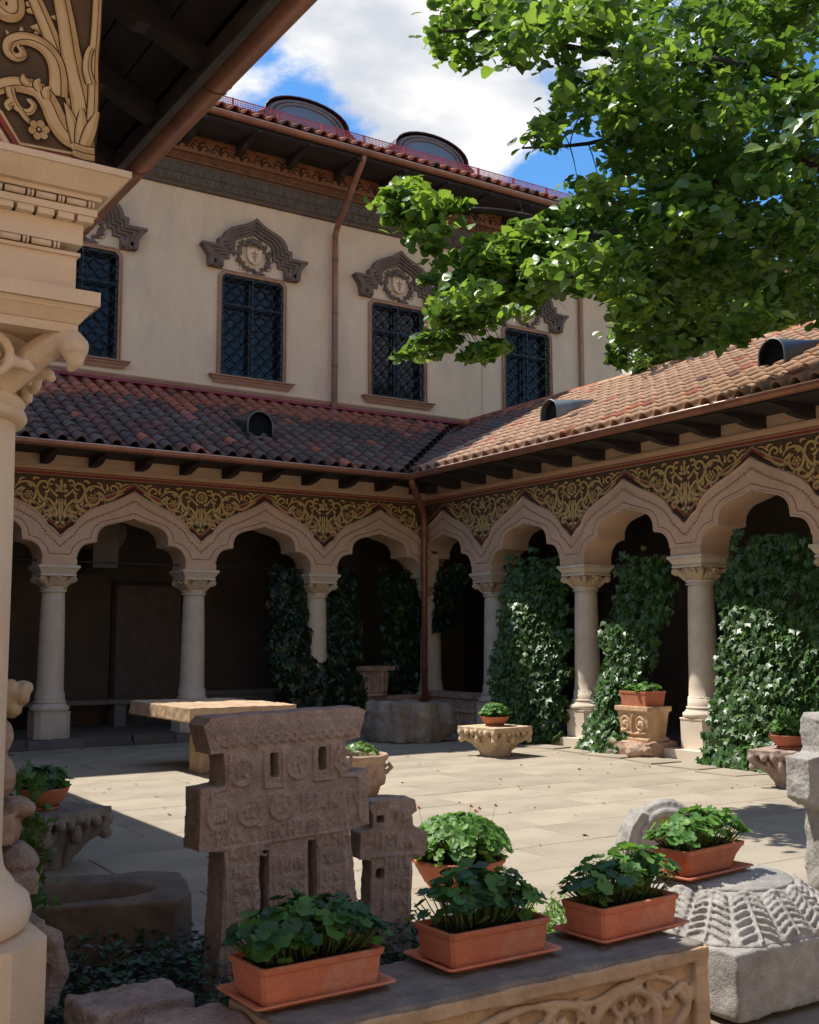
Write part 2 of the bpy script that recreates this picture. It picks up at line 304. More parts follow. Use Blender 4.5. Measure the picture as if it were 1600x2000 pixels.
def scatter_mesh(name, tmpl, P, N, S, mats, mi=None, spin=None, T=None):
    """copies of a small template (verts, faces) at points P with normals N and sizes S, in one mesh"""
    tv, tf = np.array(tmpl[0], float), tmpl[1]; n = len(P); P = np.asarray(P, float); N = np.asarray(N, float)
    N = N/np.maximum(np.linalg.norm(N, axis=1, keepdims=True), 1e-9)
    R = T if T is not None else rng.normal(size=(n, 3))
    A = R-(R*N).sum(1, keepdims=True)*N; A /= np.maximum(np.linalg.norm(A, axis=1, keepdims=True), 1e-9)
    B = np.cross(N, A)
    S = np.asarray(S, float)[:, None, None]
    V = P[:, None, :]+S*(tv[None, :, 0:1]*B[:, None, :]+tv[None, :, 1:2]*A[:, None, :]+tv[None, :, 2:3]*N[:, None, :])
    k = len(tv); V = V.reshape(-1, 3)
    me = bpy.data.meshes.new(name)
    lens = [len(f) for f in tf]; idx = np.concatenate([np.array(f) for f in tf]); L = len(idx)
    me.vertices.add(len(V)); me.vertices.foreach_set('co', V.astype('f').ravel())
    me.loops.add(L*n); me.polygons.add(len(tf)*n)
    me.loops.foreach_set('vertex_index', (idx[None, :]+(np.arange(n)*k)[:, None]).ravel().astype('i'))
    st = np.concatenate([[0], np.cumsum(lens)[:-1]])
    me.polygons.foreach_set('loop_start', (st[None, :]+(np.arange(n)*L)[:, None]).ravel().astype('i'))
    me.polygons.foreach_set('loop_total', np.tile(lens, n).astype('i'))
    for m in mats: me.materials.append(M[m])
    if mi is not None: me.polygons.foreach_set('material_index', np.repeat(np.asarray(mi), len(tf)).astype('i'))
    me.update(calc_edges=True); return me
def spiral(cx, cz, r0, r1, a0, a1, n=14):
    return [(cx+(r0+(r1-r0)*i/n)*cos(radians(a0+(a1-a0)*i/n)), cz+(r0+(r1-r0)*i/n)*sin(radians(a0+(a1-a0)*i/n))) for i in range(n+1)]
def bez(p0, p1, p2, n=8):
    return [((1-t)**2*p0[0]+2*t*(1-t)*p1[0]+t*t*p2[0], (1-t)**2*p0[1]+2*t*(1-t)*p1[1]+t*t*p2[1]) for t in [i/n for i in range(n+1)]]
def smooth_path(pts, n=4):
    """Catmull-Rom through 2-D points"""
    out = []; P = [pts[0]]+list(pts)+[pts[-1]]
    for i in range(1, len(P)-2):
        for k in range(n):
            t = k/n; a, b, c, d = P[i-1], P[i], P[i+1], P[i+2]
            out.append(tuple(.5*((2*b[j])+(-a[j]+c[j])*t+(2*a[j]-5*b[j]+4*c[j]-d[j])*t*t+(-a[j]+3*b[j]-3*c[j]+d[j])*t**3) for j in range(len(b))))
    out.append(tuple(pts[-1])); return out
def ribbon(mb, pts, w, y, mi, taper=True, zo=0, xo=0):
    """flat painted stroke in the (a, z) plane at depth y"""
    n = len(pts); vs = []
    for i, p in enumerate(pts):
        a = pts[max(i-1, 0)]; b = pts[min(i+1, n-1)]; dx, dz = b[0]-a[0], b[1]-a[1]; L = max(math.hypot(dx, dz), 1e-6)
        t = i/(n-1); ww = w(t) if callable(w) else w*((1-.75*t) if taper else 1)
        nx, nz = -dz/L*ww/2, dx/L*ww/2
        vs += [(p[0]+nx+xo, y, p[1]+nz+zo), (p[0]-nx+xo, y, p[1]-nz+zo)]
    mb.add(vs, [(2*i, 2*i+1, 2*i+3, 2*i+2) for i in range(n-1)], mi)
def stroke(mb, pts, w, y=-.003, k=.012):
    """outline, ochre body and highlight of one painted scroll"""
    n = len(pts); yy = [y, y-.002, y-.004]
    wf = (lambda t: w*1.75*(1-.55*t))
    ribbon(mb, pts, lambda t: wf(t)+k*2.4, yy[0], 0); ribbon(mb, pts, wf, yy[1], 1); ribbon(mb, pts, lambda t: wf(t)*.38, yy[2], 2, zo=w*.16, xo=-w*.12)
def dot(mb, c, r, y, mi, n=10, sx=1., sz=1.):
    vs = [(c[0]+r*sx*cos(2*pi*i/n), y, c[1]+r*sz*sin(2*pi*i/n)) for i in range(n)]; mb.add(vs, [tuple(range(n))], mi)
# ================================================================== THE SETTING: ground and paving
g = MB(); g.add([(-220,-220,-.03),(220,-220,-.03),(220,220,-.03),(-220,220,-.03)], [(0,1,2,3)])
ground = put(g, 'ground', ['joint']); ground['kind'] = 'structure'
court = ob('courtyard_paving', None); court['kind'] = 'structure'
def slab_mesh(w, d, h=.03, j=0.0):
    b = MB(); r = .006
    x, y = w/2-.004, d/2-.004
    jit = lambda: random.uniform(-j, j)
    c = [(-x+jit(), -y+jit()), (x+jit(), -y+jit()), (x+jit(), y+jit()), (-x+jit(), y+jit())]
    ci = [(p[0]-math.copysign(r, p[0]), p[1]-math.copysign(r, p[1])) for p in c]
    vs = [(a, b_, -h) for a, b_ in c]+[(a, b_, -r*.7) for a, b_ in c]+[(a, b_, 0) for a, b_ in ci]
    b.add(vs, [(8,9,10,11)]+[(k, (k+1)%4, 4+(k+1)%4, 4+k) for k in range(4)]+[(4+k, 4+(k+1)%4, 8+(k+1)%4, 8+k) for k in range(4)])
    return b
smesh = [slab_mesh(1.15, .7).mesh('paving_slab', ['paving']), slab_mesh(.9, .7).mesh('paving_slab', ['paving']), slab_mesh(1.4, .7).mesh('paving_slab', ['paving'])]
sw = [1.15, .9, 1.4]
row = 0; y = -.15
while y > -12.4:
    x = -10.2+random.uniform(0, .9)
    while x < -.25:
        k = random.randrange(3)
        if x+sw[k] > .1: k = 1
        if y > -11.2 or x+sw[k]/2 > -8.1:
            ob('paving_slab', smesh[k], court, (x+sw[k]/2, y-.35, random.uniform(-.0016, .0016)), (random.uniform(-.0012, .0012), random.uniform(-.0010, .0010), 0))
        x += sw[k]
    y -= .7; row += 1
# irregular flagstones along the foot of both galleries and at the near right corner
for (x, y, w, d, r) in [(-6.9,-.55,.9,.4,.1),(-6.0,-.5,.7,.35,-.15),(-7.7,-.5,.6,.45,.2),(-5.3,-.55,.5,.3,.05),(-.5,-3.9,.35,.7,.1),(-.55,-4.7,.4,.6,-.1),(-.6,-5.4,.45,.7,.06),(-.62,-6.15,.5,.6,-.12),(-.68,-6.9,.5,.6,.1),(-.75,-7.6,.55,.6,0),
        (-5.6,-12.0,.5,.42,.3),(-5.2,-11.5,.45,.4,-.2),(-6.2,-12.4,.55,.42,.15),(-4.9,-12.2,.42,.38,.5),(-5.9,-11.55,.36,.3,-.4)]:
    o = put(slab_mesh(w, d, .03, .05), 'flagstone', ['paving'], court, (x, y, .012+random.uniform(0, .01)), (random.uniform(-.01, .01), random.uniform(-.01, .01), r))
b_ = MB(); b_.box(-12.6, -7.8, -13.75, -11.25, -.03, .015); b_.xf(lambda x, y, z: (x, y, z)); bed = put(b_, 'flower_bed_soil', ['soil']); bed['kind'] = 'structure'

# ================================================================== arcades
INT = [(.875,2.70),(.875,2.80),(.862,2.87),(.83,2.94),(.79,2.99),(.745,3.025),(.69,3.048),(.63,3.06),(.572,3.064),(.572,3.12),(.562,3.19),(.53,3.25),(.485,3.298),(.42,3.338),(.33,3.366),(.2,3.398),(.1,3.425),(0,3.462)]
EXT = [(1.125,3.14),(1.07,3.19),(1.01,3.25),(.955,3.285),(.925,3.30),(.905,3.335),(.87,3.39),(.82,3.45),(.75,3.51),(.66,3.565),(.56,3.615),(.45,3.66),(.33,3.71),(.22,3.762),(.11,3.82),(0,3.89)]
def offs(path, d):
    out = []
    for i, p in enumerate(path):
        a = path[max(i-1, 0)]; b = path[min(i+1, len(path)-1)]; dx, dz = b[0]-a[0], b[1]-a[1]; L = math.hypot(dx, dz)
        nx, nz = dz/L, -dx/L
        if nz < 0 and d > 0 and False: pass
        out.append((max(p[0]-nx*(-d), 0.0), p[1]-nz*(-d)) if True else p)
    return out
ZTOP = 4.42; TH = .55; FR = .035           # wall top, wall thickness, how far the painted field lies behind the arch bands
def arch_half(mb, c, s, lim=1.125, bands=True):
    """one half (s = -1, +1) of a bay centred on c, in (a, depth, z)"""
    def P(x): return c+s*min(x, lim)
    for (x0, z0), (x1, z1) in zip(INT[:-1], INT[1:]):
        if min(x0, x1) >= lim: continue
        if abs(x0-x1) > 1e-6:
            mb.add([(P(x0), TH, z0), (P(x1), TH, z1), (P(x1), TH, ZTOP), (P(x0), TH, ZTOP)], [(0,1,2,3)], 0)
        mb.add([(P(x0), 0, z0), (P(x1), 0, z1), (P(x1), TH, z1), (P(x0), TH, z0)], [(0,1,2,3)], 0, True)
    if lim > .875:
        mb.add([(P(.875), 0, 2.7), (P(1.125), 0, 2.7), (P(1.125), TH, 2.7), (P(.875), TH, 2.7)], [(0,1,2,3)])
        mb.add([(P(.875), TH, 2.7), (P(1.125), TH, 2.7), (P(1.125), TH, ZTOP), (P(.875), TH, ZTOP)], [(0,1,2,3)])
    # arch band (intrados to extrados), proud of the painted field
    ex = EXT
    def zat(path, x):
        for (x0, z0), (x1, z1) in zip(path[:-1], path[1:]):
            if (x0-x)*(x1-x) <= 0 and x0 != x1: return z0+(z1-z0)*(x-x0)/(x1-x0)
        return path[0][1] if x > path[0][0] else path[-1][1]
    xs = sorted(set([round(p[0], 4) for p in INT]+[round(p[0], 4) for p in EXT]+[lim]), reverse=True)
    xs = [x for x in xs if x <= lim+1e-6]
    zi = {}
    for x0, x1 in zip(xs[:-1], xs[1:]):
        m = (x0+x1)/2
        # lower edge from the intrados (or the impost above the capital)
        def low(x, m):
            if m > .875: return 2.7
            if abs(x-.572) < 1e-4: return 3.064 if m > .572 else 3.12
            if abs(x-.875) < 1e-4: return 2.8
            return zat(INT, x)
        mb.add([(P(x0), 0, low(x0, m)), (P(x1), 0, low(x1, m)), (P(x1), 0, zat(EXT, x1)), (P(x0), 0, zat(EXT, x0))], [(0,1,2,3)], 0)
        mb.add([(P(x0), 0, zat(EXT, x0)), (P(x1), 0, zat(EXT, x1)), (P(x1), FR, zat(EXT, x1)), (P(x0), FR, zat(EXT, x0))], [(0,1,2,3)], 0)
        mb.add([(P(x0), FR, zat(EXT, x0)), (P(x1), FR, zat(EXT, x1)), (P(x1), FR, 4.05), (P(x0), FR, 4.05)], [(0,1,2,3)], 1)
def clip_path(path, lim): return [p for p in path if p[0] <= lim+1e-6]
SCROLL_SEED = 0
def panel_scroll(mb, c, flower, amin=-99, amax=99):
    """painted foliage in one spandrel, symmetrical about the notch at c"""
    y = FR-.003
    def S(pts, w):
        for s in (-1, 1):
            q = [(c+s*p[0], p[1]) for p in pts]
            if all(amin < p[0] < amax for p in q): stroke(mb, q, w, y, .009)
    sp = smooth_path
    # acanthus cup and stems
    S(sp([(.0,3.30),(.05,3.33),(.08,3.38),(.13,3.42)]), .05); S(sp([(.01,3.30),(.03,3.37),(.05,3.43)]), .045)
    S(sp([(.0,3.33),(.012,3.45),(.02,3.58),(.02,3.70)]), .034)
    S(sp([(.03,3.36),(.055,3.47),(.10,3.60),(.17,3.68),(.22,3.70)]), .036)
    S(sp([(.04,3.38),(.10,3.50),(.20,3.62),(.31,3.72),(.36,3.83),(.32,3.93),(.235,3.95),(.20,3.89),(.235,3.85),(.27,3.87)]), .034)
    S(sp([(.06,3.36),(.13,3.43),(.20,3.45),(.25,3.41),(.22,3.37),(.185,3.39)]), .034)
    S(sp([(.10,3.50),(.17,3.52),(.22,3.50),(.25,3.53)]), .03)
    S(sp([(.22,3.64),(.29,3.56),(.39,3.53),(.46,3.57),(.44,3.63),(.38,3.62)]), .038)
    S(sp([(.14,3.57),(.20,3.63),(.23,3.70),(.21,3.76)]), .03)
    S(sp([(.36,3.82),(.42,3.90),(.52,3.93),(.62,3.90),(.68,3.83)]), .03)
    S(sp([(.37,3.80),(.38,3.72),(.43,3.65),(.52,3.64),(.58,3.70),(.58,3.79),(.52,3.83)]), .03)
    S(sp([(.62,3.90),(.60,3.97),(.54,3.98)]), .028); S(sp([(.56,3.84),(.64,3.79),(.66,3.73),(.62,3.71)]), .03)
    S(sp([(.60,3.74),(.70,3.72),(.80,3.76),(.87,3.83),(.87,3.92),(.81,3.96),(.755,3.93),(.77,3.88),(.81,3.885)]), .03)
    S(sp([(.88,3.86),(.95,3.90),(1.0,3.95)]), .026); S(sp([(.90,3.93),(.97,3.985),(1.05,4.0)]), .022); S(sp([(.86,3.80),(.93,3.84),(.97,3.86)]), .02)
    S(sp([(.10,3.98),(.16,3.99),(.19,3.95),(.16,3.91),(.125,3.93)]), .026)
    S(sp([(.05,3.74),(.11,3.78),(.16,3.84)]), .03)
    for q0, q1, q2 in (((.28, 3.50), (.33, 3.47), (.37, 3.49)), ((.50, 3.60), (.57, 3.60), (.62, 3.64)), ((.66, 3.66), (.72, 3.66), (.76, 3.70)), ((.30, 3.62), (.33, 3.67), (.32, 3.72)), ((.24, 3.78), (.19, 3.81), (.17, 3.86)), ((.44, 3.85), (.46, 3.89), (.50, 3.885)), ((.70, 3.87), (.71, 3.93), (.69, 3.97)), ((.42, 3.97), (.38, 4.0), (.33, 3.99)), ((.92, 3.97), (.88, 4.0), (.83, 4.0)), ((.09, 3.44), (.15, 3.47), (.18, 3.50)), ((.08, 3.60), (.06, 3.66), (.07, 3.70))):
        S([q0, q1, q2], .03)
    for s in (-1, 1):      # blossoms in the side scrolls
        for k in range(6):
            q = (c+s*(.475+.05*cos(k*1.05)), 3.745+.045*sin(k*1.05))
            if amin < q[0] < amax: dot(mb, q, .028, y-.006, 0, 7); dot(mb, q, .021, y-.008, 1, 7)
        if amin < c+s*.475 < amax: dot(mb, (c+s*.475, 3.745), .02, y-.010, 2, 7)
    if amin < c < amax:
        if flower:
            for k in range(13):
                t = k*2*pi/13; q = (c+.088*cos(t), 3.875+.082*sin(t)); dot(mb, q, .030, y-.006, 0, 7); dot(mb, q, .023, y-.008, 1 if k % 2 else 2, 7)
            dot(mb, (c, 3.875), .060, y-.010, 0, 12); dot(mb, (c, 3.875), .050, y-.012, 1, 12); dot(mb, (c, 3.878), .026, y-.014, 0, 10); dot(mb, (c, 3.88), .016, y-.016, 2, 8)
        else:
            for k in range(5):
                t = radians(-10+k*50); stroke(mb, [(c+.02*cos(t), 3.84+.02*sin(t)), (c+.06*cos(t), 3.84+.07*sin(t)), (c+.10*cos(t+.25), 3.84+.13*sin(t+.1))], .045, y-.004, .008)
            stroke(mb, [(c, 3.80), (c, 3.9), (c, 4.0)], .04, y-.006, .008)
def chain(mb, c, s, lim, d=-.16, step=.052):
    """bead and loop moulding that follows the extrados"""
    path = [(x, z+(-.15 if x < 1.0 else -.15-.0*(x-1.0))) for x, z in EXT]
    path[0] = (1.125, 2.985); path[1] = (1.08, 3.02); path[2] = (1.02, 3.08); path[3] = (.955, 3.135)
    pts = []; L = 0; nxt = 0
    for a, b in zip(path[:-1], path[1:]):
        d_ = math.hypot(b[0]-a[0], b[1]-a[1])
        while nxt <= L+d_:
            t = (nxt-L)/d_; pts.append((a[0]+(b[0]-a[0])*t, a[1]+(b[1]-a[1])*t, math.atan2(b[1]-a[1], (b[0]-a[0])))); nxt += step
        L += d_
    for i, (x, z, an) in enumerate(pts):
        if x > lim: continue
        R = Matrix.Rotation(-an*s if s > 0 else an+0, 3, 'Y')
        cx = c+s*x
        w, h = .023, .015
        ca, sa = cos(an), sin(an)
        q = [(cx+s*(ca*u-sa*v), -.008, z+sa*u+ca*v) for u, v in ((w,0),(0,h),(-w,0),(0,-h))]
        ctr = (cx, -.024, z)
        mb.add(q+[ctr, *[(p[0], .002, p[2]) for p in q]], [(0,1,4),(1,2,4),(2,3,4),(3,0,4),(0,1,6,5),(1,2,7,6),(2,3,8,7),(3,0,5,8)], 0)
        if i % 2 == 0:
            for sg in (-1, 1):
                vx, vz = cx-s*sa*sg*.022, z+ca*sg*.022
                mb.add([(vx-.008, -.006, vz), (vx, -.006, vz+.008), (vx+.008, -.006, vz), (vx, -.006, vz-.008)], [(0,1,2,3)], 0)

def build_capital():
    b = MB()
    # abacus (square), relative to the top face at z = 0, axis at 0,0
    return b
def abacus_mb():
    b = MB(); w = .31
    b.box(-w, w, -w, w, -.042, 0)
    b.frust(-w+.012, w-.012, -w+.012, w-.012, -.128, -.044, .05)
    b.box(-w+.045, w-.045, -w+.045, w-.045, -.160, -.130)
    return b
def capital_core(h=.155, top=.27, bot=.185):
    """carved bell with corner volutes and leaves; top face at z = 0"""
    b = MB()
    b.lathe([(bot, -h), (bot+.01, -h*.7), (bot+.03, -h*.45), (top*.86, -h*.12), (top*.9, 0)], 16)
    for k in range(4):
        a = pi/4+k*pi/2; dx, dy = cos(a), sin(a)
        b.tube([(dx*bot*.9, dy*bot*.9, -h), (dx*(bot+.05), dy*(bot+.05), -h*.62), (dx*.31, dy*.31, -h*.25), (dx*.355, dy*.355, -.02)], [.05, .05, .05, .04], 6)
        b.blob((dx*.345, dy*.345, -.050), (.045, .045, .045), 8); b.blob((dx*.33, dy*.33, -.085), (.026, .026, .030), 6)
        for s in (-1, 1):
            e = a+s*.33; b.tube([(cos(e)*bot, sin(e)*bot, -h), (cos(e)*(bot+.045), sin(e)*(bot+.045), -h*.5), (cos(e)*(bot+.075), sin(e)*(bot+.075), -.02)], [.022, .024, .018], 5)
    for k in range(4):
        a = k*pi/2; b.blob((cos(a)*.255, sin(a)*.255, -.028), (.04, .04, .028), 8)
        for j in range(4): b.tube([(cos(a+(j-1.5)*.13)*bot, sin(a+(j-1.5)*.13)*bot, -h), (cos(a+(j-1.5)*.16)*(bot+.06), sin(a+(j-1.5)*.16)*(bot+.06), -h*.35)], [.012, .016], 5)
    return b
cap_me = sculpt(capital_core(), 'capital', ['capstone'], .012, ((.05, .004),))
_ab = abacus_mb().mesh('abacus', ['limestone'])
def shaft_mb():
    b = MB()
    b.lathe([(.197, 2.305), (.197, 2.325), (.178, 2.334), (.196, 2.345), (.196, 2.375), (.185, 2.385)], 28, cap=False)
    b.lathe([(.215, .80), (.200, .82), (.196, .95), (.190, 1.4), (.178, 2.0), (.168, 2.305)], 28, cap=False)
    return b
def base_mb():
    b = MB()
    b.lathe([(.262, .525), (.285, .545), (.292, .57), (.285, .595), (.258, .612), (.252, .618), (.245, .635), (.228, .648), (.238, .655), (.242, .668), (.236, .678), (.222, .682), (.220, .69), (.214, .795), (.198, .80)], 28, cap=False)
    w, c = .262, .075
    oct_ = [(-w, -w+c), (-w+c, -w), (w-c, -w), (w, -w+c), (w, w-c), (w-c, w), (-w+c, w), (-w, w-c)]
    oc2 = [(x*1.03, y*1.03) for x, y in oct_]
    vs = [(x, y, .125) for x, y in oct_]+[(x, y, .50) for x, y in oct_]+[(x*1.03, y*1.03, .512) for x, y in oct_]+[(x*1.03, y*1.03, .527) for x, y in oct_]
    fs = [(j*8+i, j*8+(i+1)%8, (j+1)*8+(i+1)%8, (j+1)*8+i) for j in range(3) for i in range(8)]+[tuple(range(24, 32))]
    b.add(vs, fs)
    return b
shaft_me = shaft_mb().mesh('shaft', ['limestone']); base_me = base_mb().mesh('column_base', ['limestone'])
_ps = MB(); _ps.box(-.42, .36, -.40, .40, 0, .124); slabm = _ps.mesh('plinth_slab', ['greystep'])
_ps = MB(); _ps.box(-.42, .36, -.40, .40, 0, .124); slabm2 = _ps.mesh('plinth_slab', ['limestone'])
def column(parent, x, y, rz=0, slab=None):
    c = ob('column', shaft_me, parent, (x, y, 0))
    ob('abacus', _ab, c, (0, 0, 2.70)); ob('capital', cap_me, c, (0, 0, 2.54)); ob('column_base', base_me, c)
    if slab: ob('plinth_slab', slab, c, (0, 0, 0), (0, 0, rz))
    return c

def gallery(name, label, centres, vs_, a_lo, a_hi, swap, last_lim):
    """an arcade; local (a, depth, z) maps to (a, d, z) or, for the right wing, to (d, a, z)"""
    fn = (lambda a, d, z: (d, a, z)) if swap else (lambda a, d, z: (a, d, z))
    root = thing(name, label, 'arcade')
    w = MB(); ch = MB(); fr = MB(); ln = MB(); rd = MB()
    for i, c in enumerate(centres):
        for s in (-1, 1):
            lim = last_lim if (i == 0 and s == 1) else (min(1.125, c-a_lo) if s == -1 else 1.125)
            half = (centres[0]-centres[1])/2
            arch_half(w, c, s, lim)
            chain(ch, c, s, lim)
            # fine painted line inside the band, roll moulding on the extrados, red border above it
            inner = [(.985, 2.865), (.965, 2.88), (.93, 2.965), (.86, 3.05), (.78, 3.10), (.665, 3.125), (.655, 3.20), (.61, 3.30), (.53, 3.37), (.42, 3.41), (.22, 3.465), (0, 3.54)]
            p = [(c+s*x, -.002, z) for x, z in inner if x <= lim]
            if len(p) > 2: ln.tube(p, .008, 4, 1)
            p = [(c+s*x, -.004, z-.012) for x, z in EXT if x <= lim]
            w.tube(p, .02, 6, 0)
            p = [(c+s*x, -.001, z+.018) for x, z in INT[1:] if x <= lim and x > 0.01]
            if len(p) > 2: w.tube(p, .012, 5, 0)
            red = [(x, z+.092) for x, z in EXT if x <= lim]
            red[0] = (red[0][0], red[0][1]-.0)
            q = [(c+s*x, z) for x, z in red]
            ribbon(rd, q, .052, FR-.004, 0, False)
            ribbon(rd, [(a, z+.035) for a, z in q], .016, FR-.005, 1, False)
            ribbon(rd, [(a, z-.035) for a, z in q], .022, FR-.0045, 2, False)
        if i > 0:
            pass
    for c in vs_:
        ln.tube([(c-.14, -.002, 2.868), (c+.14, -.002, 2.868)], .008, 4, 1)
        w.box(c-.262, c+.262, -.012, TH+.012, 2.703, 2.80)
    # gap between the standard 2.25 m bay and a slightly wider one
    gap = abs(centres[0]-centres[1])-2.25
    if gap > .01:
        for c in vs_[:]:
            w.box(c-gap, c+gap, .0005, TH-.001, 2.701, 3.15); w.box(c-gap, c+gap, FR-.0005, TH-.001, 3.12, 4.05, 1)
    w.xf(fn); put(w, 'arcade_wall', ['plaster', 'fresco_bg'], root, flip=swap)
    ch.xf(fn); o = put(ch, 'bead_moulding', ['trim'], root, flip=swap); o['kind'] = 'stuff'
    ln.xf(fn); put(ln, 'incised_line', ['plaster', 'trim'], root)
    rd.xf(fn); put(rd, 'red_border', ['fresco_red', 'fresco_cream', 'fresco_dark'], root)
    for i, c in enumerate(vs_+([.125] if not swap else [.625])):
        f = MB(); panel_scroll(f, c, i % 2 == 1, a_lo+.05, -.06)
        if len(f.v) > 900: f.xf(fn); put(f, 'painted_scrollwork', ['fresco_dark', 'fresco_ochre', 'fresco_light'], root)
    f = MB()   # bands and cornice above the frieze
    A0, A1 = a_lo, .02
    e = .27
    f.box(A0, A1+FR*0, FR-.010, TH, 4.050, 4.058, 1); f.box(A0, A1, FR-.008, TH, 4.058, 4.100, 0); f.box(A0, A1, FR-.018, TH, 4.1005, 4.112, 1); f.box(A0, A1, FR-.012, TH, 4.112, 4.128, 0)
    f.xf(fn); put(f, 'red_band', ['fresco_red', 'fresco_cream'], root, flip=swap)
    f = MB(); f.box(A0, A1-.0, -.015, TH, 4.1285, 4.165); f.box(A0, A1, -.045, TH, 4.1655, 4.20); f.box(A0, A1, -.030, TH, 4.2005, ZTOP+.05)
    f.xf(fn); put(f, 'cornice', ['plaster'], root, flip=swap)
    for c in vs_: column(root, *( (.27, c) if swap else (c, .27) ), 0 if swap else pi/2, slabm2 if swap else slabm)
    return root, fn
BC = [-1.0, -3.25, -5.5, -7.75]; BV = [-2.125, -4.375, -6.625]
RC = [-.524, -2.821, -5.117, -7.414, -9.711]; RV = [-1.672, -3.969, -6.265, -8.562]
back, fb = gallery('back_arcade', 'shaded arcade of lobed arches on three pale columns below the upper facade, with painted frieze', BC, BV, -8.85, 0, False, 1.27)
right, fr_ = gallery('right_arcade', 'sunlit arcade of lobed arches receding at right, its openings hung with ivy', RC, RV, -10.8, 0, True, .794)
column(right, .27, .27, 0, slabm2)

# gallery roofs --------------------------------------------------
SL = .495; ANG = math.atan(SL); RID = 2.68; EO = .93
def roofz(d): return 4.42+SL*(d+EO)
def tile_mesh(name, m, w=.262, L=.40):
    """one S-shaped clay tile: crown then pan, thicker at its lower lip; runs up +y, lip at y = 0"""
    prof = []
    n = 6
    for i in range(n+1):
        t = pi*i/n; prof.append((-.075*cos(t)-.055, .082*sin(t)))
    prof += [(.055, -.012), (.09, -.016), (.125, -.004)]
    vs = []; k = len(prof); T = .016
    for (yy, sc, dz) in ((0, 1.0, .026), (L, .93, 0.0)):
        for x, z in prof: vs.append((x*sc, yy, z*sc+dz))
    for x, z in prof: vs.append((x*.9-.006, .002, z*.86+.026-T*.6))
    f = [(i, i+1, k+i+1, k+i) for i in range(k-1)]+[(i+1, i, 2*k+i, 2*k+i+1) for i in range(k-1)]
    # inner skin so the lip reads thick
    vs2 = len(vs)
    for x, z in prof: vs.append((x*.9-.006, L*.5, z*.86+.010-T*.6))
    f += [(2*k+i+1, 2*k+i, 3*k+i, 3*k+i+1) for i in range(k-1)]
    b = MB(); b.add(vs, f, 0, True); return b.mesh(name, [m])
TM = {m: tile_mesh('roof_tile', m) for m in ('tile_dark', 'tile_brown', 'tile_orange', 'tile_pink', 'tile_pale')}
def lay_tiles(root, fn_pos, rows, cols, pick, dirv, upv, limit=290, prio=None):
    """dirv: unit vector along the eave (local x), upv: unit vector up the slope"""
    nrm = Vector(dirv).cross(Vector(upv)); B = Matrix((Vector(dirv), Vector(upv), nrm)).transposed()
    items = []
    for r in range(rows):
        for c in range(cols):
            p = fn_pos(r, c)
            if p is None: continue
            items.append((prio(p) if prio else 0, p, pick(r, c, p)))
    items.sort(key=lambda t: t[0])
    rest = {}
    for i, (_, p, m) in enumerate(items):
        j = Matrix.Rotation(random.uniform(-.02, .02), 3, 'Z') @ Matrix.Rotation(random.uniform(-.015, .015), 3, 'X')
        R = B @ j
        q = Vector(p)+nrm*random.uniform(0, .006)+Vector(dirv)*random.uniform(-.004, .004)
        if i < limit:
            o = ob('roof_tile', TM[m], root); o.matrix_basis = Matrix.Translation(q) @ R.to_4x4()
        else: rest.setdefault(m, []).append((q, R))
    if rest:
        mb = MB(); mats = list(rest)
        for k, m in enumerate(mats):
            me = TM[m]; vv = [v.co for v in me.vertices]; ff = [tuple(p.vertices) for p in me.polygons]
            for q, R in rest[m]: mb.add([R @ v+q for v in vv], ff, k, True)
        o = put(mb, 'distant_roof_tiles', mats, root); o['kind'] = 'stuff'
CAMP = Vector((-11.244, -16.707, 1.565))
PITCH = .262; EXPO = .295
groot = thing('back_gallery_roof', 'dark mottled clay tile roof sloping down from the upper facade', 'roof')
rroot = thing('right_gallery_roof', 'sunlit pale clay tile roof of the right wing', 'roof')
nrow = int(sqrt((RID+EO)**2*(1+SL*SL))/EXPO)+1
def bpos(r, c):
    s = -.06+r*EXPO; d = -EO+s*cos(ANG); x = -8.95+c*PITCH
    if x > d-.10 or d > 2.55: return None
    return (x, d, roofz(d)+.012)
def rpos(r, c):
    s = -.06+r*EXPO; d = -EO+s*cos(ANG); y = -11.3+c*PITCH
    if y > d-.02 or d > RID-.05: return None
    return (d, y, roofz(d)+.012)
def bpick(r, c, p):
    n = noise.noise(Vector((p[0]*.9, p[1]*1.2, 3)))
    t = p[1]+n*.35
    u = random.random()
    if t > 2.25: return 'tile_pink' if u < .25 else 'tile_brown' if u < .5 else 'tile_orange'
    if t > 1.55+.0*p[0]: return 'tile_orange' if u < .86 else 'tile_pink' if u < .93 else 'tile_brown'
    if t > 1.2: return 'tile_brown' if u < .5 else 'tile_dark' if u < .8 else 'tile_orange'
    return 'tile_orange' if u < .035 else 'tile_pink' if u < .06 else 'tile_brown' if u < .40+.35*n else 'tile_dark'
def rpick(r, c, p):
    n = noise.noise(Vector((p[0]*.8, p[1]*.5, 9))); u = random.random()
    if p[1] > -1.25: return 'tile_brown' if u < .6 else 'tile_orange' if p[0] > 1.9 else 'tile_dark'  # darker tiles chosen where the upper eave's shadow falls, pale ones in the sun
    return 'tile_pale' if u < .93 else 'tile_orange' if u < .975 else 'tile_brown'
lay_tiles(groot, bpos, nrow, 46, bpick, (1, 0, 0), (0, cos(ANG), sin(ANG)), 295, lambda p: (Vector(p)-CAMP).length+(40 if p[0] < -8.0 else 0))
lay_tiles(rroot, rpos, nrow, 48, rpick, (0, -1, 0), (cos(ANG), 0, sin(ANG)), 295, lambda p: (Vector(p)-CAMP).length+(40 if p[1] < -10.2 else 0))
d = MB()   # decks under the tiles
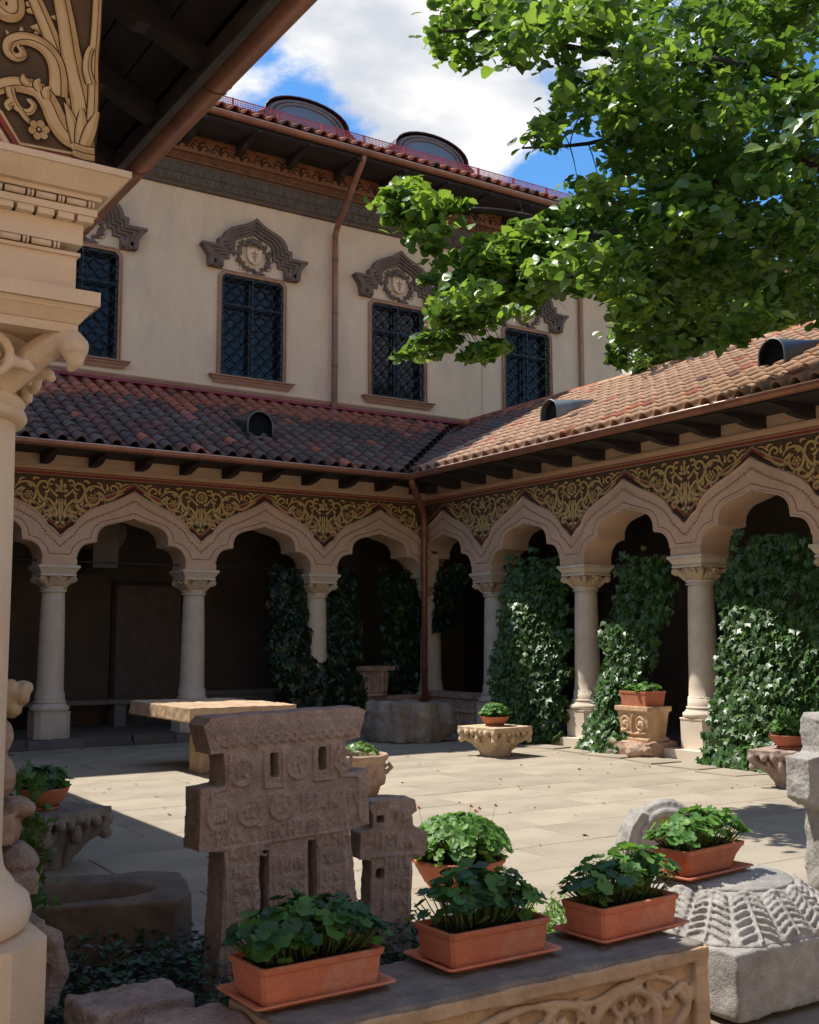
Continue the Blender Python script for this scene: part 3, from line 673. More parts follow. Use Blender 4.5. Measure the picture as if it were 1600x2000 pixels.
def deck(mb, poly, t=.05, mi=0):
    n = len(poly); mb.add([(x, y, z-.02) for x, y, z in poly]+[(x, y, z-.02-t) for x, y, z in poly], [tuple(range(n)), tuple(range(2*n-1, n-1, -1))]+[(i, (i+1)%n, n+(i+1)%n, n+i) for i in range(n)], mi)
deck(d, [(-13, -EO+.02, roofz(-EO)), (-EO+.02, -EO+.02, roofz(-EO)), (2.58, 2.58, roofz(2.58)), (-13, 2.58, roofz(2.58))])
put(d, 'roof_deck', ['darkwood'], groot)
d = MB(); deck(d, [(-EO+.02, -EO+.02, roofz(-EO)), (-EO+.02, -13.5, roofz(-EO)), (RID, -13.5, roofz(RID)), (RID, 2.58, roofz(RID)), (2.58, 2.58, roofz(2.58))])
deck(d, [(RID, 2.58, roofz(RID)), (RID, -13.5, roofz(RID)), (RID+3.4, -13.5, roofz(RID)-1.7), (RID+3.4, 2.58, roofz(RID)-1.7)])
put(d, 'roof_deck', ['darkwood'], rroot)
v = MB()    # valley sheet
v.tube([(-EO-.02, -EO-.02, roofz(-EO)+.02), (2.6, 2.6, roofz(2.6)+.02)], .07, 6)
put(v, 'valley_flashing', ['tile_brown'], rroot)
rg = MB()   # ridge caps along the right wing
y = 2.5; rgm = MB(); rgm.tube([(0, 0, 0), (0, -.40, .015)], [.10, .085], 8)
rgme = rgm.mesh('ridge_tile', ['tile_pale']); rgme2 = rgm.mesh('ridge_tile', ['tile_orange'])
while y > -11.2:
    ob('ridge_tile', rgme if (y < -1.4 and random.random() < .8) else rgme2, rroot, (RID, y, roofz(RID)+.03)); y -= .36  # pale caps kept to the sunlit stretch, light painted by tile choice
f = MB(); f.box(-12.5, 2.62, 2.545, 2.60, roofz(2.58)+.0, roofz(2.58)+.13); f.box(-12.5, 2.5, 2.40, 2.55, roofz(2.5)+.085, roofz(2.5)+.10)
put(f, 'wall_flashing', ['redmetal'], groot)
# gutters, soffits, rafters
def gutter_mesh(L, r=.075, n=8):
    """half-round gutter along +x, open at the top, with a bead on its outer rim"""
    b = MB(); vs = []
    for x in (0, L):
        for i in range(n+1):
            t = pi+pi*i/n; vs.append((x, r*cos(t), r*sin(t)))
    b.add(vs, [(i, i+1, n+1+i+1, n+1+i) for i in range(n)], 0, True)
    b.tube([(0, -r, .004), (L, -r, .004)], .009, 6, 1); b.tube([(0, r, .0), (L, r, .0)], .006, 5, 0)
    x = .9
    while x < L:
        vs = []
        for xx in (x-.012, x+.012):
            for i in range(n+1):
                t = pi+pi*i/n; vs.append((xx, (r+.005)*cos(t), (r+.005)*sin(t)))
        b.add(vs, [(i, i+1, n+1+i+1, n+1+i) for i in range(n)], 2, True); x += 1.05
    return b
GZ = 4.385
b = gutter_mesh(8.0+.06); b.xf(lambda x, y, z: (-EO-8.0+x, -EO+y-.06, GZ+z)); put(b, 'gutter', ['copper', 'copper_edge', 'copper'], groot)
b = gutter_mesh(10.9); b.xf(lambda x, y, z: (-EO+y-.06, -EO-x, GZ+z)); put(b, 'gutter', ['copper', 'copper_edge', 'copper'], rroot)
b = MB(); b.box(-9.0, -8.52, -1.10, -1.085, GZ+.03, GZ+.12); put(b, 'gutter_guard', ['copper'], groot)
b = MB(); b.box(-8.95, -EO+.03, -EO+.0, -EO+.03, 4.30, 4.40); put(b, 'fascia_board', ['darkwood'], groot)
b = MB(); b.box(-EO, -EO+.03, -11, -EO+.03, 4.30, 4.40); put(b, 'fascia_board', ['darkwood'], rroot)
def rafter_mesh():
    prof = [(.10, 4.46), (.10, 4.20), (-.25, 4.20), (-.42, 4.225), (-.55, 4.275), (-.74, 4.29), (-.90, 4.30), (-.90, 4.42)]
    b = MB(); n = len(prof); w = .055
    b.add([(-w, a, z) for a, z in prof]+[(w, a, z) for a, z in prof], [tuple(range(n)), tuple(range(2*n-1, n-1, -1))]+[((i+1)%n, i, n+i, n+(i+1)%n) for i in range(n)])
    return b.mesh('rafter', ['darkwood'])
rfm = rafter_mesh()
x = -.35
while x > -8.9: ob('rafter', rfm, groot, (x, 0, 0)); x -= .73
y = -.35
while y > -10.9: ob('rafter', rfm, rroot, (0, y, 0), (0, 0, -pi/2)); y -= .73
# soffit boards
for k in range(5):
    b = MB(); y0 = -.02-(k+1)*.17; b.box(-8.95, y0+.02, y0, y0+.166, 4.355+k*.0, 4.375); put(b, 'soffit_board', ['darkwood'], groot)
    b = MB(); b.box(y0, y0+.166, -10.9, y0+.02, 4.355, 4.375); put(b, 'soffit_board', ['darkwood'], rroot)
# downspout in the courtyard corner
ds = thing('corner_downspout', 'copper downspout standing in the inner corner of the two arcades', 'downspout')
b = MB(); b.tube([(-.93, -.93, 4.36), (-.90, -.90, 4.27), (-.30, -.30, 3.92), (-.17, -.17, 3.80), (-.15, -.15, 3.6), (-.15, -.15, .45)], .058, 12); put(b, 'pipe', ['copper'], ds)
for z in (3.45, 2.2, 1.1):
    b = MB(); b.tube([(-.15, -.15, z-.02), (-.15, -.15, z+.02)], .066, 12); put(b, 'pipe_clip', ['copper'], ds)
# roof vents: a hood with an arched mouth
def vent(label, pos, up, along, mats, sz=1.0):
    r = thing('roof_vent', label, 'vent', group=None)
    nrm = Vector(along).cross(Vector(up)); up_, al = Vector(up), Vector(along)
    face = Vector((0, 0, 1)).cross(al); face = face if face.dot(up_) < 0 else -face      # horizontal, down-slope
    b = MB(); n = 10; w = .20*sz; h = .19*sz
    prof = [(-w, 0)]+[(-w*cos(pi*i/n), h+w*sin(pi*i/n)) for i in range(n+1)]+[(w, 0)]
    vs = []
    for dd, sc in ((.0, 1.0), (.95, .0)):
        for a, z in prof: vs.append(al*a*(1 if dd == 0 else .75)+Vector((0, 0, 1))*(z if dd == 0 else .02)-face*dd+Vector((0, 0, (0 if dd == 0 else .95*SL))))
    k = len(prof)
    b.add(vs, [(i, i+1, k+i+1, k+i) for i in range(k-1)], 0, True)
    b.tube([al*a+Vector((0, 0, z)) for a, z in prof], .012, 5, 1)
    put(b, 'vent_hood', mats, r, pos)
    b = MB(); b.add([al*a*.93+Vector((0, 0, z*.96))-face*.10 for a, z in prof], [tuple(range(k))]); put(b, 'vent_mouth', ['black'], r, pos)
    b = MB(); b.tube([al*(-.2)+face*.02, al*.2+face*.02], .02, 6); put(b, 'vent_flashing', ['vent_pale'], r, pos)
    return r
vent('dark metal hood vent on the shaded back roof', (-3.35, .02, 4.96), (0, cos(ANG), sin(ANG)), (1, 0, 0), ['vent', 'vent_pale'], 1.15)
vent('grey metal hood vent on the sunlit right roof, nearer the corner', (.16, -3.3, 5.02), (cos(ANG), 0, sin(ANG)), (0, -1, 0), ['vent_pale', 'vent_pale'])
vent('black metal hood vent on the right roof near the picture edge', (.06, -7.75, 4.97), (cos(ANG), 0, sin(ANG)), (0, -1, 0), ['vent', 'vent_pale'])

# gallery floors and inner walls ---------------------------------
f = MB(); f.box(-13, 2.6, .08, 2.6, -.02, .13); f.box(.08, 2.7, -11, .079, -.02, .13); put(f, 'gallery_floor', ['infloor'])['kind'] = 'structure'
s_ = thing('gallery_step', 'long pale stone step edge at the foot of the back arcade', 'step')
for i in range(6):
    x = -9.1+i*1.22; b = MB(); b.box(x, x+1.20, -.12, .078, 0, .055); b.box(x+.01, x+1.19, -.06, .078, .0555, .135); put(b, 'step_stone', ['infloor' if i != 9 else 'limestone'], s_)
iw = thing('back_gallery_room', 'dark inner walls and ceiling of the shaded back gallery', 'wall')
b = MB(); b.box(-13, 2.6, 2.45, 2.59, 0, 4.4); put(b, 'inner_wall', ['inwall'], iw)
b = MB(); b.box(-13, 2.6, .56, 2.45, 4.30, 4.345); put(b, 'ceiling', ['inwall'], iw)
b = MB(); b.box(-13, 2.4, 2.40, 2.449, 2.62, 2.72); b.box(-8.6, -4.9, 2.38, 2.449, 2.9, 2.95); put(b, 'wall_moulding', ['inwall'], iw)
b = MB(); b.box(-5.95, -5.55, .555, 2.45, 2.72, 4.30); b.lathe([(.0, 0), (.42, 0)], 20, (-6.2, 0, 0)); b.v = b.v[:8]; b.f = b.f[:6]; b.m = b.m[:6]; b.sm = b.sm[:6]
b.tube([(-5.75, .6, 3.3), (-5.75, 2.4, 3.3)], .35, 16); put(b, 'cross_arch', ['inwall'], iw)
pn = thing('wall_panel', 'tall framed relief panel on the dark gallery wall behind the second column', 'panel', (-4.35, 2.40, 0))
b = MB(); b.box(-.62, .62, -.0, .045, .45, 2.55); put(b, 'panel_board', ['corn_grey'], pn)
b = MB()
for a0, a1, z0, z1 in ((-.68, -.60, .38, 2.62), (.60, .68, .38, 2.62), (-.60, .60, 2.54, 2.62), (-.60, .60, .38, .46)): b.box(a0, a1, -.03, .04, z0, z1)
put(b, 'panel_frame', ['darkwood'], pn)
bn = thing('gallery_bench', 'low dark stone bench along the back gallery wall', 'bench', (-6.4, 2.05, .13))
b = MB(); b.box(-1.6, 1.6, -.22, .25, .38, .45); put(b, 'seat', ['greystep'], bn)
for x in (-1.4, 0, 1.4):
    b = MB(); b.box(x-.1, x+.1, -.18, .22, 0, .379); put(b, 'leg', ['greystep'], bn)
bn2 = thing('gallery_bench', 'grey stone ledge against the back gallery wall behind the table', 'bench', (-2.9, 2.05, .13))
b = MB(); b.box(-.9, .9, -.22, .25, .48, .56); put(b, 'seat', ['greystep'], bn2)
b = MB(); b.box(-.8, .8, -.18, .22, 0, .479); put(b, 'leg', ['greystep'], bn2)
for a, dd in ((.27, 0), ):
    tr_ = thing('tie_rod', 'thin iron tie rod spanning the back arches at capital height', 'rod')
    b = MB(); b.tube([(-9, .27, 2.78), (0.2, .27, 2.78)], .012, 5); put(b, 'rod', ['iron'], tr_)
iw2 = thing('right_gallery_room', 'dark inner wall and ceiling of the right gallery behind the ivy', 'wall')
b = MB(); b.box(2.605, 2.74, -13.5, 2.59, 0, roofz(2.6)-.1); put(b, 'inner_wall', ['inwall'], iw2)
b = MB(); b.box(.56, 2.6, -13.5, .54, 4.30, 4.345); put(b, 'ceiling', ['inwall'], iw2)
for y in (-1.3, -4.9):
    b = MB(); b.box(2.55, 2.6, y-.55, y+.55, .13, 2.4); put(b, 'door', ['darkwood'], iw2)
b = MB(); b.box(.95, 1.95, 2.38, 2.44, .13, 2.6); put(b, 'door', ['black'], iw)

# ================================================================== the upper building
ub = thing('monastery_building', 'tall beige building with grilled windows and hood mouldings rising above the galleries', 'building')
XW = [-5.68, -2.34, 1.03, 4.55]; WH, WZ0, WZ1 = .665, 6.615, 8.64
XL, XR = -13.0, 7.49
w = MB()
xs = [XL]
for c in XW: xs += [c-WH, c+WH]
xs.append(XR)
Y0 = 2.6
for i in range(0, len(xs), 2): w.add([(xs[i], Y0, 0), (xs[i+1], Y0, 0), (xs[i+1], Y0, 10.16), (xs[i], Y0, 10.16)], [(0,1,2,3)])
ch_ = .085
for c in XW:
    a, e = c-WH, c+WH
    w.add([(a, Y0, 0), (e, Y0, 0), (e, Y0, WZ0), (a, Y0, WZ0)], [(0,1,2,3)])
    w.add([(a, Y0, WZ1-ch_), (a+ch_, Y0, WZ1), (e-ch_, Y0, WZ1), (e, Y0, WZ1-ch_), (e, Y0, 10.16), (a, Y0, 10.16)], [(0,1,2,3,4,5)])
    pf = [(a, WZ0), (e, WZ0), (e, WZ1-ch_), (e-ch_, WZ1), (a+ch_, WZ1), (a, WZ1-ch_)]
    for p, q in zip(pf, pf[1:]+pf[:1]): w.add([(p[0], Y0, p[1]), (q[0], Y0, q[1]), (q[0], Y0+.28, q[1]), (p[0], Y0+.28, p[1])], [(0,1,2,3)])
w.add([(XR, Y0, 0), (XR, 12, 0), (XR, 12, 10.9), (XR, Y0, 10.9)], [(0,1,2,3)]); w.add([(XL, Y0, 0), (XL, 12, 0), (XL, 12, 10.9), (XL, Y0, 10.9)], [(0,1,2,3)]); w.add([(XL, 12, 0), (XR, 12, 0), (XR, 12, 10.9), (XL, 12, 10.9)], [(0,1,2,3)])
put(w, 'wall', ['facade'], ub)
for x0, x1 in ((3.26, 3.60), (6.25, XR)):
    b = MB(); b.box(x0, x1, Y0-.018, Y0-.001, 5.8, 10.15); put(b, 'pilaster', ['facade'], ub)
b = MB(); b.box(XL, 3.26, Y0-.035, Y0-.001, 6.335, 6.375); b.box(XL, 3.26, Y0-.02, Y0-.001, 6.30, 6.335); put(b, 'string_course', ['trim'], ub)
# hood moulding and crest meshes
HO = [(1.12,9.13),(.78,9.13),(.78,9.28),(.69,9.29),(.665,9.38),(.62,9.46),(.54,9.53),(.43,9.58),(.25,9.65),(.12,9.72),(0,9.82)]
HI = [(.66,8.70),(.655,8.92),(.52,8.925),(.515,9.05),(.41,9.06),(.41,9.25),(.385,9.32),(.33,9.375),(.2,9.43),(0,9.51)]
CO = [(1.10,9.06),(1.02,8.97),(.985,8.90),(.965,8.71)]
def hood_mb():
    b = MB()
    def band(outp, inp, y0, y1):
        for s in (-1, 1):
            n = len(outp)
            for i in range(n-1):
                p, q, r, t = outp[i], outp[i+1], inp[i+1], inp[i]
                f = [(s*a, y, z) for y in (y0, y1) for a, z in (p, q, r, t)]
                b.add(f, [(0,1,2,3),(7,6,5,4),(0,4,5,1),(1,5,6,2),(2,6,7,3),(3,7,4,0)])
    out = [CO[3], CO[2], CO[1], CO[0]]+HO
    # match the inner path to the outer by arc position
    def resample(path, n):
        L = [0]
        for a, c in zip(path[:-1], path[1:]): L.append(L[-1]+math.hypot(c[0]-a[0], c[1]-a[1]))
        r = []
        for k in range(n):
            t = L[-1]*k/(n-1)
            for i in range(len(L)-1):
                if L[i+1] >= t-1e-9:
                    u = (t-L[i])/max(L[i+1]-L[i], 1e-9); r.append((path[i][0]+(path[i+1][0]-path[i][0])*u, path[i][1]+(path[i+1][1]-path[i][1])*u)); break
        return r
    inn = [(.66,8.70),(.658,8.80),(.656,8.88),(.655,8.92),(.60,8.923),(.52,8.925),(.515,9.05),(.41,9.06),(.41,9.20),(.41,9.25),(.385,9.32),(.33,9.375),(.2,9.43),(.1,9.47),(0,9.51)]
    mid = lambda t: [(a[0]*(1-t)+c[0]*t, a[1]*(1-t)+c[1]*t) for a, c in zip(out, inn)]
    band(mid(.0), mid(.30), -.17, 0.0); band(mid(.301), mid(.52), -.135, 0.0); band(mid(.521), mid(.74), -.10, 0.0); band(mid(.741), mid(1), -.06, 0.0)
    for s in (-1, 1):
        b.box(min(s*.665, s*.96), max(s*.665, s*.96), -.12, 0, 8.74, 8.86); b.box(min(s*.70, s*.79), max(s*.70, s*.79), -.135, -.12, 8.77, 8.84); b.box(min(s*.83, s*.92), max(s*.83, s*.92), -.135, -.12, 8.77, 8.84)
        b.box(min(s*.78, s*1.13), max(s*.78, s*1.13), -.19, -.001, 9.085, 9.135)
    return b
hood_me = hood_mb().mesh('hood_moulding', ['hood'])
def crest_mb():
    b = MB(); random.seed(3)
    for i in range(58):
        t = 2*pi*i/58+random.uniform(-.05, .05); rr = random.uniform(.26, .36)
        c = (rr*cos(t)*1.02, random.uniform(-.06, -.01), 9.07+rr*sin(t)*.96)
        R = Matrix.Rotation(random.uniform(0, 3.14), 3, 'Y')
        b.blob(c, (.055, .03, .024), 6, 0, R)
    for i in range(22):
        t = 2*pi*i/22+random.uniform(-.1, .1); b.tube([(.33*cos(t), -.02, 9.07+.31*sin(t)), (.42*cos(t+.25), -.03, 9.07+.38*sin(t+.2)), (.45*cos(t+.4), -.015, 9.07+.41*sin(t+.4))], [.02, .014, .01], 4)
    for x in (-.06, 0, .06): b.blob((x, -.08, 9.36-.3*abs(x)), (.04, .04, .075), 6)
    b.tube([(-.18, -.05, 9.24), (-.10, -.085, 9.31), (0, -.09, 9.33), (.10, -.085, 9.31), (.18, -.05, 9.24)], .03, 6)
    return b
crest_me = sculpt(crest_mb(), 'wreath', ['hood'], .016, ((.03, .006),)); random.seed(21)
sh = [(-.155, 9.22), (-.08, 9.20), (0, 9.225), (.08, 9.20), (.155, 9.22), (.15, 9.05), (.10, 8.95), (0, 8.90), (-.10, 8.95), (-.15, 9.05)]
shb = MB(); shb.prism(sh, -.075, 0); shb.tube([(a, -.078, z) for a, z in sh+sh[:1]], .012, 5); shield_me = shb.mesh('shield', ['facade'])
cb = MB(); cb.box(-.012, .012, -.09, -.075, 8.95, 9.18); cb.box(-.07, .07, -.0895, -.0755, 9.10, 9.125); cb.box(-.045, .045, -.089, -.076, 9.04, 9.06); cross_me = cb.mesh('cross_emblem', ['trim'])
# window grille
def grille_mb():
    b = MB(); W_, z0, z1 = WH-.02, WZ0+.02, WZ1-.02
    for x in (-W_+.02, 0, W_-.02): b.box(x-.019, x+.019, -.02, .02, z0, z1)
    for z in (z0+.02, z1-.03, z1-.58): b.box(-W_+.05, W_-.05, -.017, .017, z-.014, z+.014)
    ncol = 10; dx = (2*W_)/ncol; P_ = .27
    for i in range(ncol+1):
        x0 = -W_+dx*i; ph = pi*(i % 2)+.0*i
        b.tube([(min(max(x0+dx*.43*(lambda q: q*(1.3-.3*abs(q)))(sin(2*pi*(z0+t*(z1-z0)/80)/P_+ph)), -W_), W_), -.022, z0+t*(z1-z0)/80) for t in range(81)], .0135, 4, 0, False, False)
    return b
grl = grille_mb().mesh('window_grille', ['iron'])
fm = MB()
pf = [(-WH, WZ0), (-WH, WZ1-ch_), (-WH+ch_, WZ1), (WH-ch_, WZ1), (WH, WZ1-ch_), (WH, WZ0)]
pf2 = [(-WH-.055, WZ0), (-WH-.055, WZ1-ch_+.03), (-WH+ch_-.03, WZ1+.055), (WH-ch_+.03, WZ1+.055), (WH+.055, WZ1-ch_+.03), (WH+.055, WZ0)]
for i in range(5): fm.add([(pf[i][0], -.03, pf[i][1]), (pf[i+1][0], -.03, pf[i+1][1]), (pf2[i+1][0], -.03, pf2[i+1][1]), (pf2[i][0], -.03, pf2[i][1])], [(0,1,2,3)])
fm.tube([(a, -.03, z) for a, z in pf2], .018, 5, 0); fm.tube([(a, -.032, z) for a, z in pf], .010, 5, 0)
frm = fm.mesh('window_frame', ['trim'])
sb = MB(); sb.box(-.90, .90, -.13, 0, WZ0-.03, WZ0-.005); sb.box(-.86, .86, -.09, 0, WZ0-.075, WZ0-.031); sb.frust(-.84, .84, -.07, 0, WZ0-.15, WZ0-.076, .04, .03); sill_me = sb.mesh('window_sill', ['trim'])
gp = MB(); gp.add([(-WH+.03, .16, WZ0+.03), (-.03, .16, WZ0+.03), (-.03, .16, WZ1-.03), (-WH+.03, .16, WZ1-.03)], [(0,1,2,3)]); pane1 = gp.mesh('pane', ['glass'])
gp = MB(); gp.add([(.03, .162, WZ0+.03), (WH-.03, .158, WZ0+.03), (WH-.03, .158, WZ1-.03), (.03, .162, WZ1-.03)], [(0,1,2,3)]); pane2 = gp.mesh('pane', ['glass'])
sf = MB()
for a0, a1, z0, z1 in ((-WH, -WH+.06, WZ0, WZ1), (WH-.06, WH, WZ0, WZ1), (-.035, .035, WZ0, WZ1), (-WH+.06, -.035, WZ0, WZ0+.07), (.035, WH-.06, WZ0, WZ0+.07), (-WH+.06, -.035, WZ1-.07, WZ1), (.035, WH-.06, WZ1-.07, WZ1), (-WH+.06, -.035, WZ1-.62, WZ1-.56), (.035, WH-.06, WZ1-.62, WZ1-.56)): sf.box(a0+.012, a1-.012, .13, .2, z0+(.012 if z0 > WZ0+.5 else 0), z1-.012)
sash_me = sf.mesh('sash', ['iron'])
bkm = MB(); bkm.box(-WH+.01, WH-.01, .24, .27, WZ0+.01, WZ1-.01); bk_me = bkm.mesh('dark_room_sheet', ['black'])  # black sheet stands in for the unlit room behind the glass
for c in XW:
    wd = ob('window', frm, ub, (c, Y0, 0))
    for nm, me in (('window_sill', sill_me), ('pane', pane1), ('pane', pane2), ('sash', sash_me), ('window_grille', grl), ('dark_room', bk_me)): ob(nm, me, wd)
    h = ob('hood_moulding', hood_me, ub, (c, Y0, 0)); ob('wreath', crest_me, h); ob('shield', shield_me, h); ob('cross_emblem', cross_me, h)
# cornice under the eave
def cb_(name, prof, m):
    b = MB(); n = len(prof); vs = [(XL, y, z) for y, z in prof]+[(XR+.3, y, z) for y, z in prof]
    b.add(vs, [(i, i+1, n+i+1, n+i) for i in range(n-1)]+[tuple(range(n)), tuple(range(2*n-1, n-1, -1))]); return put(b, name, [m], ub)
cb_('cornice_band', [(2.6, 10.15), (2.53, 10.155), (2.50, 10.20), (2.44, 10.23), (2.42, 10.34), (2.37, 10.37), (2.35, 10.47), (2.30, 10.52), (2.30, 10.56), (2.6, 10.561)], 'corn_grey')
b = MB(); x = XL+.1
while x < XR:
    b.blob((x, 2.43, 10.285), (.062, .035, .045), 6); b.blob((x+.09, 2.365, 10.42), (.058, .035, .042), 6); x += .17
put(b, 'egg_moulding', ['corn_grey'], ub)['kind'] = 'stuff'
b = MB(); b.box(XL, XR+.3, 2.235, 2.6, 10.5615, 10.705); b.tube([(XL, 2.235, 10.72), (XR+.3, 2.235, 10.72)], .018, 6); b.tube([(XL, 2.235, 10.565), (XR+.3, 2.235, 10.565)], .014, 6)
x = XL
while x < XR+.2:
    b.tube([(x, 2.225, 10.585), (x+.06, 2.21, 10.635), (x+.10, 2.225, 10.69)], .016, 5); x += .085
put(b, 'rope_moulding', ['corn_orange'], ub)['kind'] = 'stuff'
b = MB(); b.box(XL, XR+.3, 2.175, 2.6, 10.7055, 11.06); put(b, 'frieze_board', ['corn_orange'], ub)
b = MB(); x = XL+.3; i = 0
while x < XR:
    for s in (-1, 1):
        for pts in ([(0, 10.76), (.05, 10.85), (.13, 10.88), (.17, 10.82), (.12, 10.79)], [(0, 10.86), (.03, 10.93), (.09, 10.95), (.12, 10.92)]):
            b.tube([(x+s*a, 2.172, z) for a, z in smooth_path(pts, 2)], .014, 4)
    b.blob((x, 2.172, 10.84), (.03, .015, .05), 6); b.tube([(x+.17, 2.172, 10.84), (x+.25, 2.172, 10.78)], .011, 4)
    x += .43
put(b, 'frieze_scroll', ['corn_dark'], ub)['kind'] = 'stuff'
# eave: soffit, brackets, fascia, gutter
def us(y): return 11.03+(2.2-y)*-.0+.02
b = MB()
for k in range(5): b.box(XL, XR+.8, 2.17-.19*(k+1), 2.17-.19*k-.006, 11.04-.012*k, 11.06-.012*k)
put(b, 'soffit_boards', ['darkwood'], ub)
brk = MB()
prof = [(2.17, 11.035), (2.17, 10.84), (1.95, 10.86), (1.80, 10.93), (1.55, 10.96), (1.30, 10.97), (1.30, 11.0)]
n = len(prof); brk.add([(-.06, y, z) for y, z in prof]+[(.06, y, z) for y, z in prof], [tuple(range(n)), tuple(range(2*n-1, n-1, -1))]+[((i+1)%n, i, n+i, n+(i+1)%n) for i in range(n)])
brk.box(-.045, .045, 1.20, 1.30, 10.95, 10.985)
brm = brk.mesh('eave_bracket', ['darkwood']); x = XL+.4
while x < XR+.3: ob('eave_bracket', brm, ub, (x, 0, 0)); x += 1.08
b = MB(); b.box(XL, XR+.8, 1.27, 1.31, 10.99, 11.09); put(b, 'fascia_board', ['greywood'], ub)
b = gutter_mesh(XR+.9-XL, .085); b.xf(lambda x, y, z: (XL+x, 1.18+y, 11.13+z)); put(b, 'gutter', ['copper', 'copper_edge', 'copper'], ub)
b = MB(); b.tube([(-.62, 1.2, 11.10), (-.62, 1.3, 10.95), (-.58, 2.35, 9.98), (-.565, 2.47, 9.85), (-.565, 2.47, 6.05), (-.565, 2.40, 5.99)], .062, 12)
for z in (9.3, 8.2, 7.1): b.tube([(-.565, 2.47, z-.02), (-.565, 2.47, z+.02)], .071, 12)
put(b, 'downspout', ['copper'], ub)
b = MB(); b.tube([(-.565, 2.47, 6.12), (-.565, 2.46, 5.98)], .075, 12); put(b, 'downspout_foot', ['vent'], ub)
b = MB(); b.box(6.12, 6.21, 2.5, 2.6, 5.8, 10.2); put(b, 'pipe_chase', ['trim'], ub)
# upper roof
UA = math.atan(.52)
def uz(y): return 11.17+.52*(y-1.15)
b = MB(); deck(b, [(XL, 1.16, uz(1.16)), (XR+.8, 1.16, uz(1.16)), (XR+.8, 7, uz(7)), (XL, 7, uz(7))]); deck(b, [(XL, 7, uz(7)), (XR+.8, 7, uz(7)), (XR+.8, 12.4, uz(7)-2.8), (XL, 12.4, uz(7)-2.8)])
put(b, 'upper_roof_deck', ['redmetal'], ub)
uroot = thing('upper_roof_tiles', 'row of clay tile ends along the high eave of the upper building', 'roof')
def upos(r, c):
    x = -6.0+c*.262; y = 1.08+r*EXPO*cos(UA)
    return None if x > 8.2 else (x, y, uz(y)+.02)
lay_tiles(uroot, upos, 5, 54, lambda r, c, p: random.choice(['tile_orange', 'tile_brown', 'tile_orange', 'tile_pink']), (1, 0, 0), (0, cos(UA), sin(UA)), 290, lambda p: p[1]*10+abs(p[0]-1)*.1)
# snow guard
sg = MB(); sgm = MB()
for z in (.02, .17): sg.box(XL, XR+.5, 1.515, 1.53, uz(1.52)+z+.09, uz(1.52)+z+.105)
x = XL+.2
while x < XR+.4: sg.box(x-.012, x+.012, 1.50, 1.54, uz(1.5), uz(1.5)+.29); x += .95
put(sg, 'snow_guard', ['guardred'], uroot)
x = -6.2
while x < XR+.4:
    sgm.box(x-.005, x+.005, 1.518, 1.526, uz(1.52)+.11, uz(1.52)+.26); x += .034
for z in (.14, .18, .22): sgm.box(XL, XR+.4, 1.5185, 1.5255, uz(1.52)+z-.003, uz(1.52)+z+.003)
put(sgm, 'snow_guard_mesh', ['guardred'], uroot)['kind'] = 'stuff'
M['dormer_pane'] = mat('dormer_pane', (.16, .20, .26), (.12, .16, .21), 2, .25, 0, 10, .5)
M['dormer_metal'] = mat('dormer_sheet', (.10, .035, .05), (.07, .03, .04), 5, .5, .05, 30, .4)
M['dormer_grey'] = mat('dormer_plaster', (.22, .19, .20), (.17, .15, .16), 5, .8, .05, 30)
def dormer(label, x, y, z, w=1.02, h=.50):
    r = thing('dormer', label, 'dormer', (x, y, z))
    n = 14; arc = [(-w*cos(pi*i/n)*1.0, h*sin(pi*i/n)**.9) for i in range(n+1)]
    b = MB(); k = len(arc); vs = []
    lip = [(-w-.22, -.07)]+[(a*1.05, zz+.05) for a, zz in arc]+[(w+.22, -.07)]
    for dd in (-.07, 1.6): vs += [(a*(1 if dd < 0 else .9), dd, zz) for a, zz in lip]
    q = len(lip); b.add(vs, [(i, i+1, q+i+1, q+i) for i in range(q-1)], 0, True); b.tube([(a, -.07, zz) for a, zz in lip], .016, 5, 0)
    put(b, 'dormer_roof', ['dormer_metal'], r)
    b = MB(); b.add([(a, 0, zz) for a, zz in arc]+[(w, 0, -.9), (-w, 0, -.9)], [tuple(range(k+2))])
    b.tube([(a*.80, -.02, zz*.80) for a, zz in arc], .035, 6); b.tube([(a*.93, -.03, zz*.93) for a, zz in arc], .03, 6)
    put(b, 'dormer_front', ['dormer_grey'], r)
    b = MB(); b.add([(a*.78, -.015, zz*.78) for a, zz in arc]+[(w*.78, -.015, -.3), (-w*.78, -.015, -.3)], [tuple(range(k+2))]); put(b, 'pane', ['dormer_pane'], r)
dormer('arched dark red dormer nearer the left end of the high roof', -1.24, 2.5, 12.06, .92, .46)
dormer('arched dark red dormer above the middle of the high roof', 1.84, 2.5, 12.09, .92, .47)
dormer('corner of a dormer just showing beside the near gutter', -4.6, 2.5, 12.08)

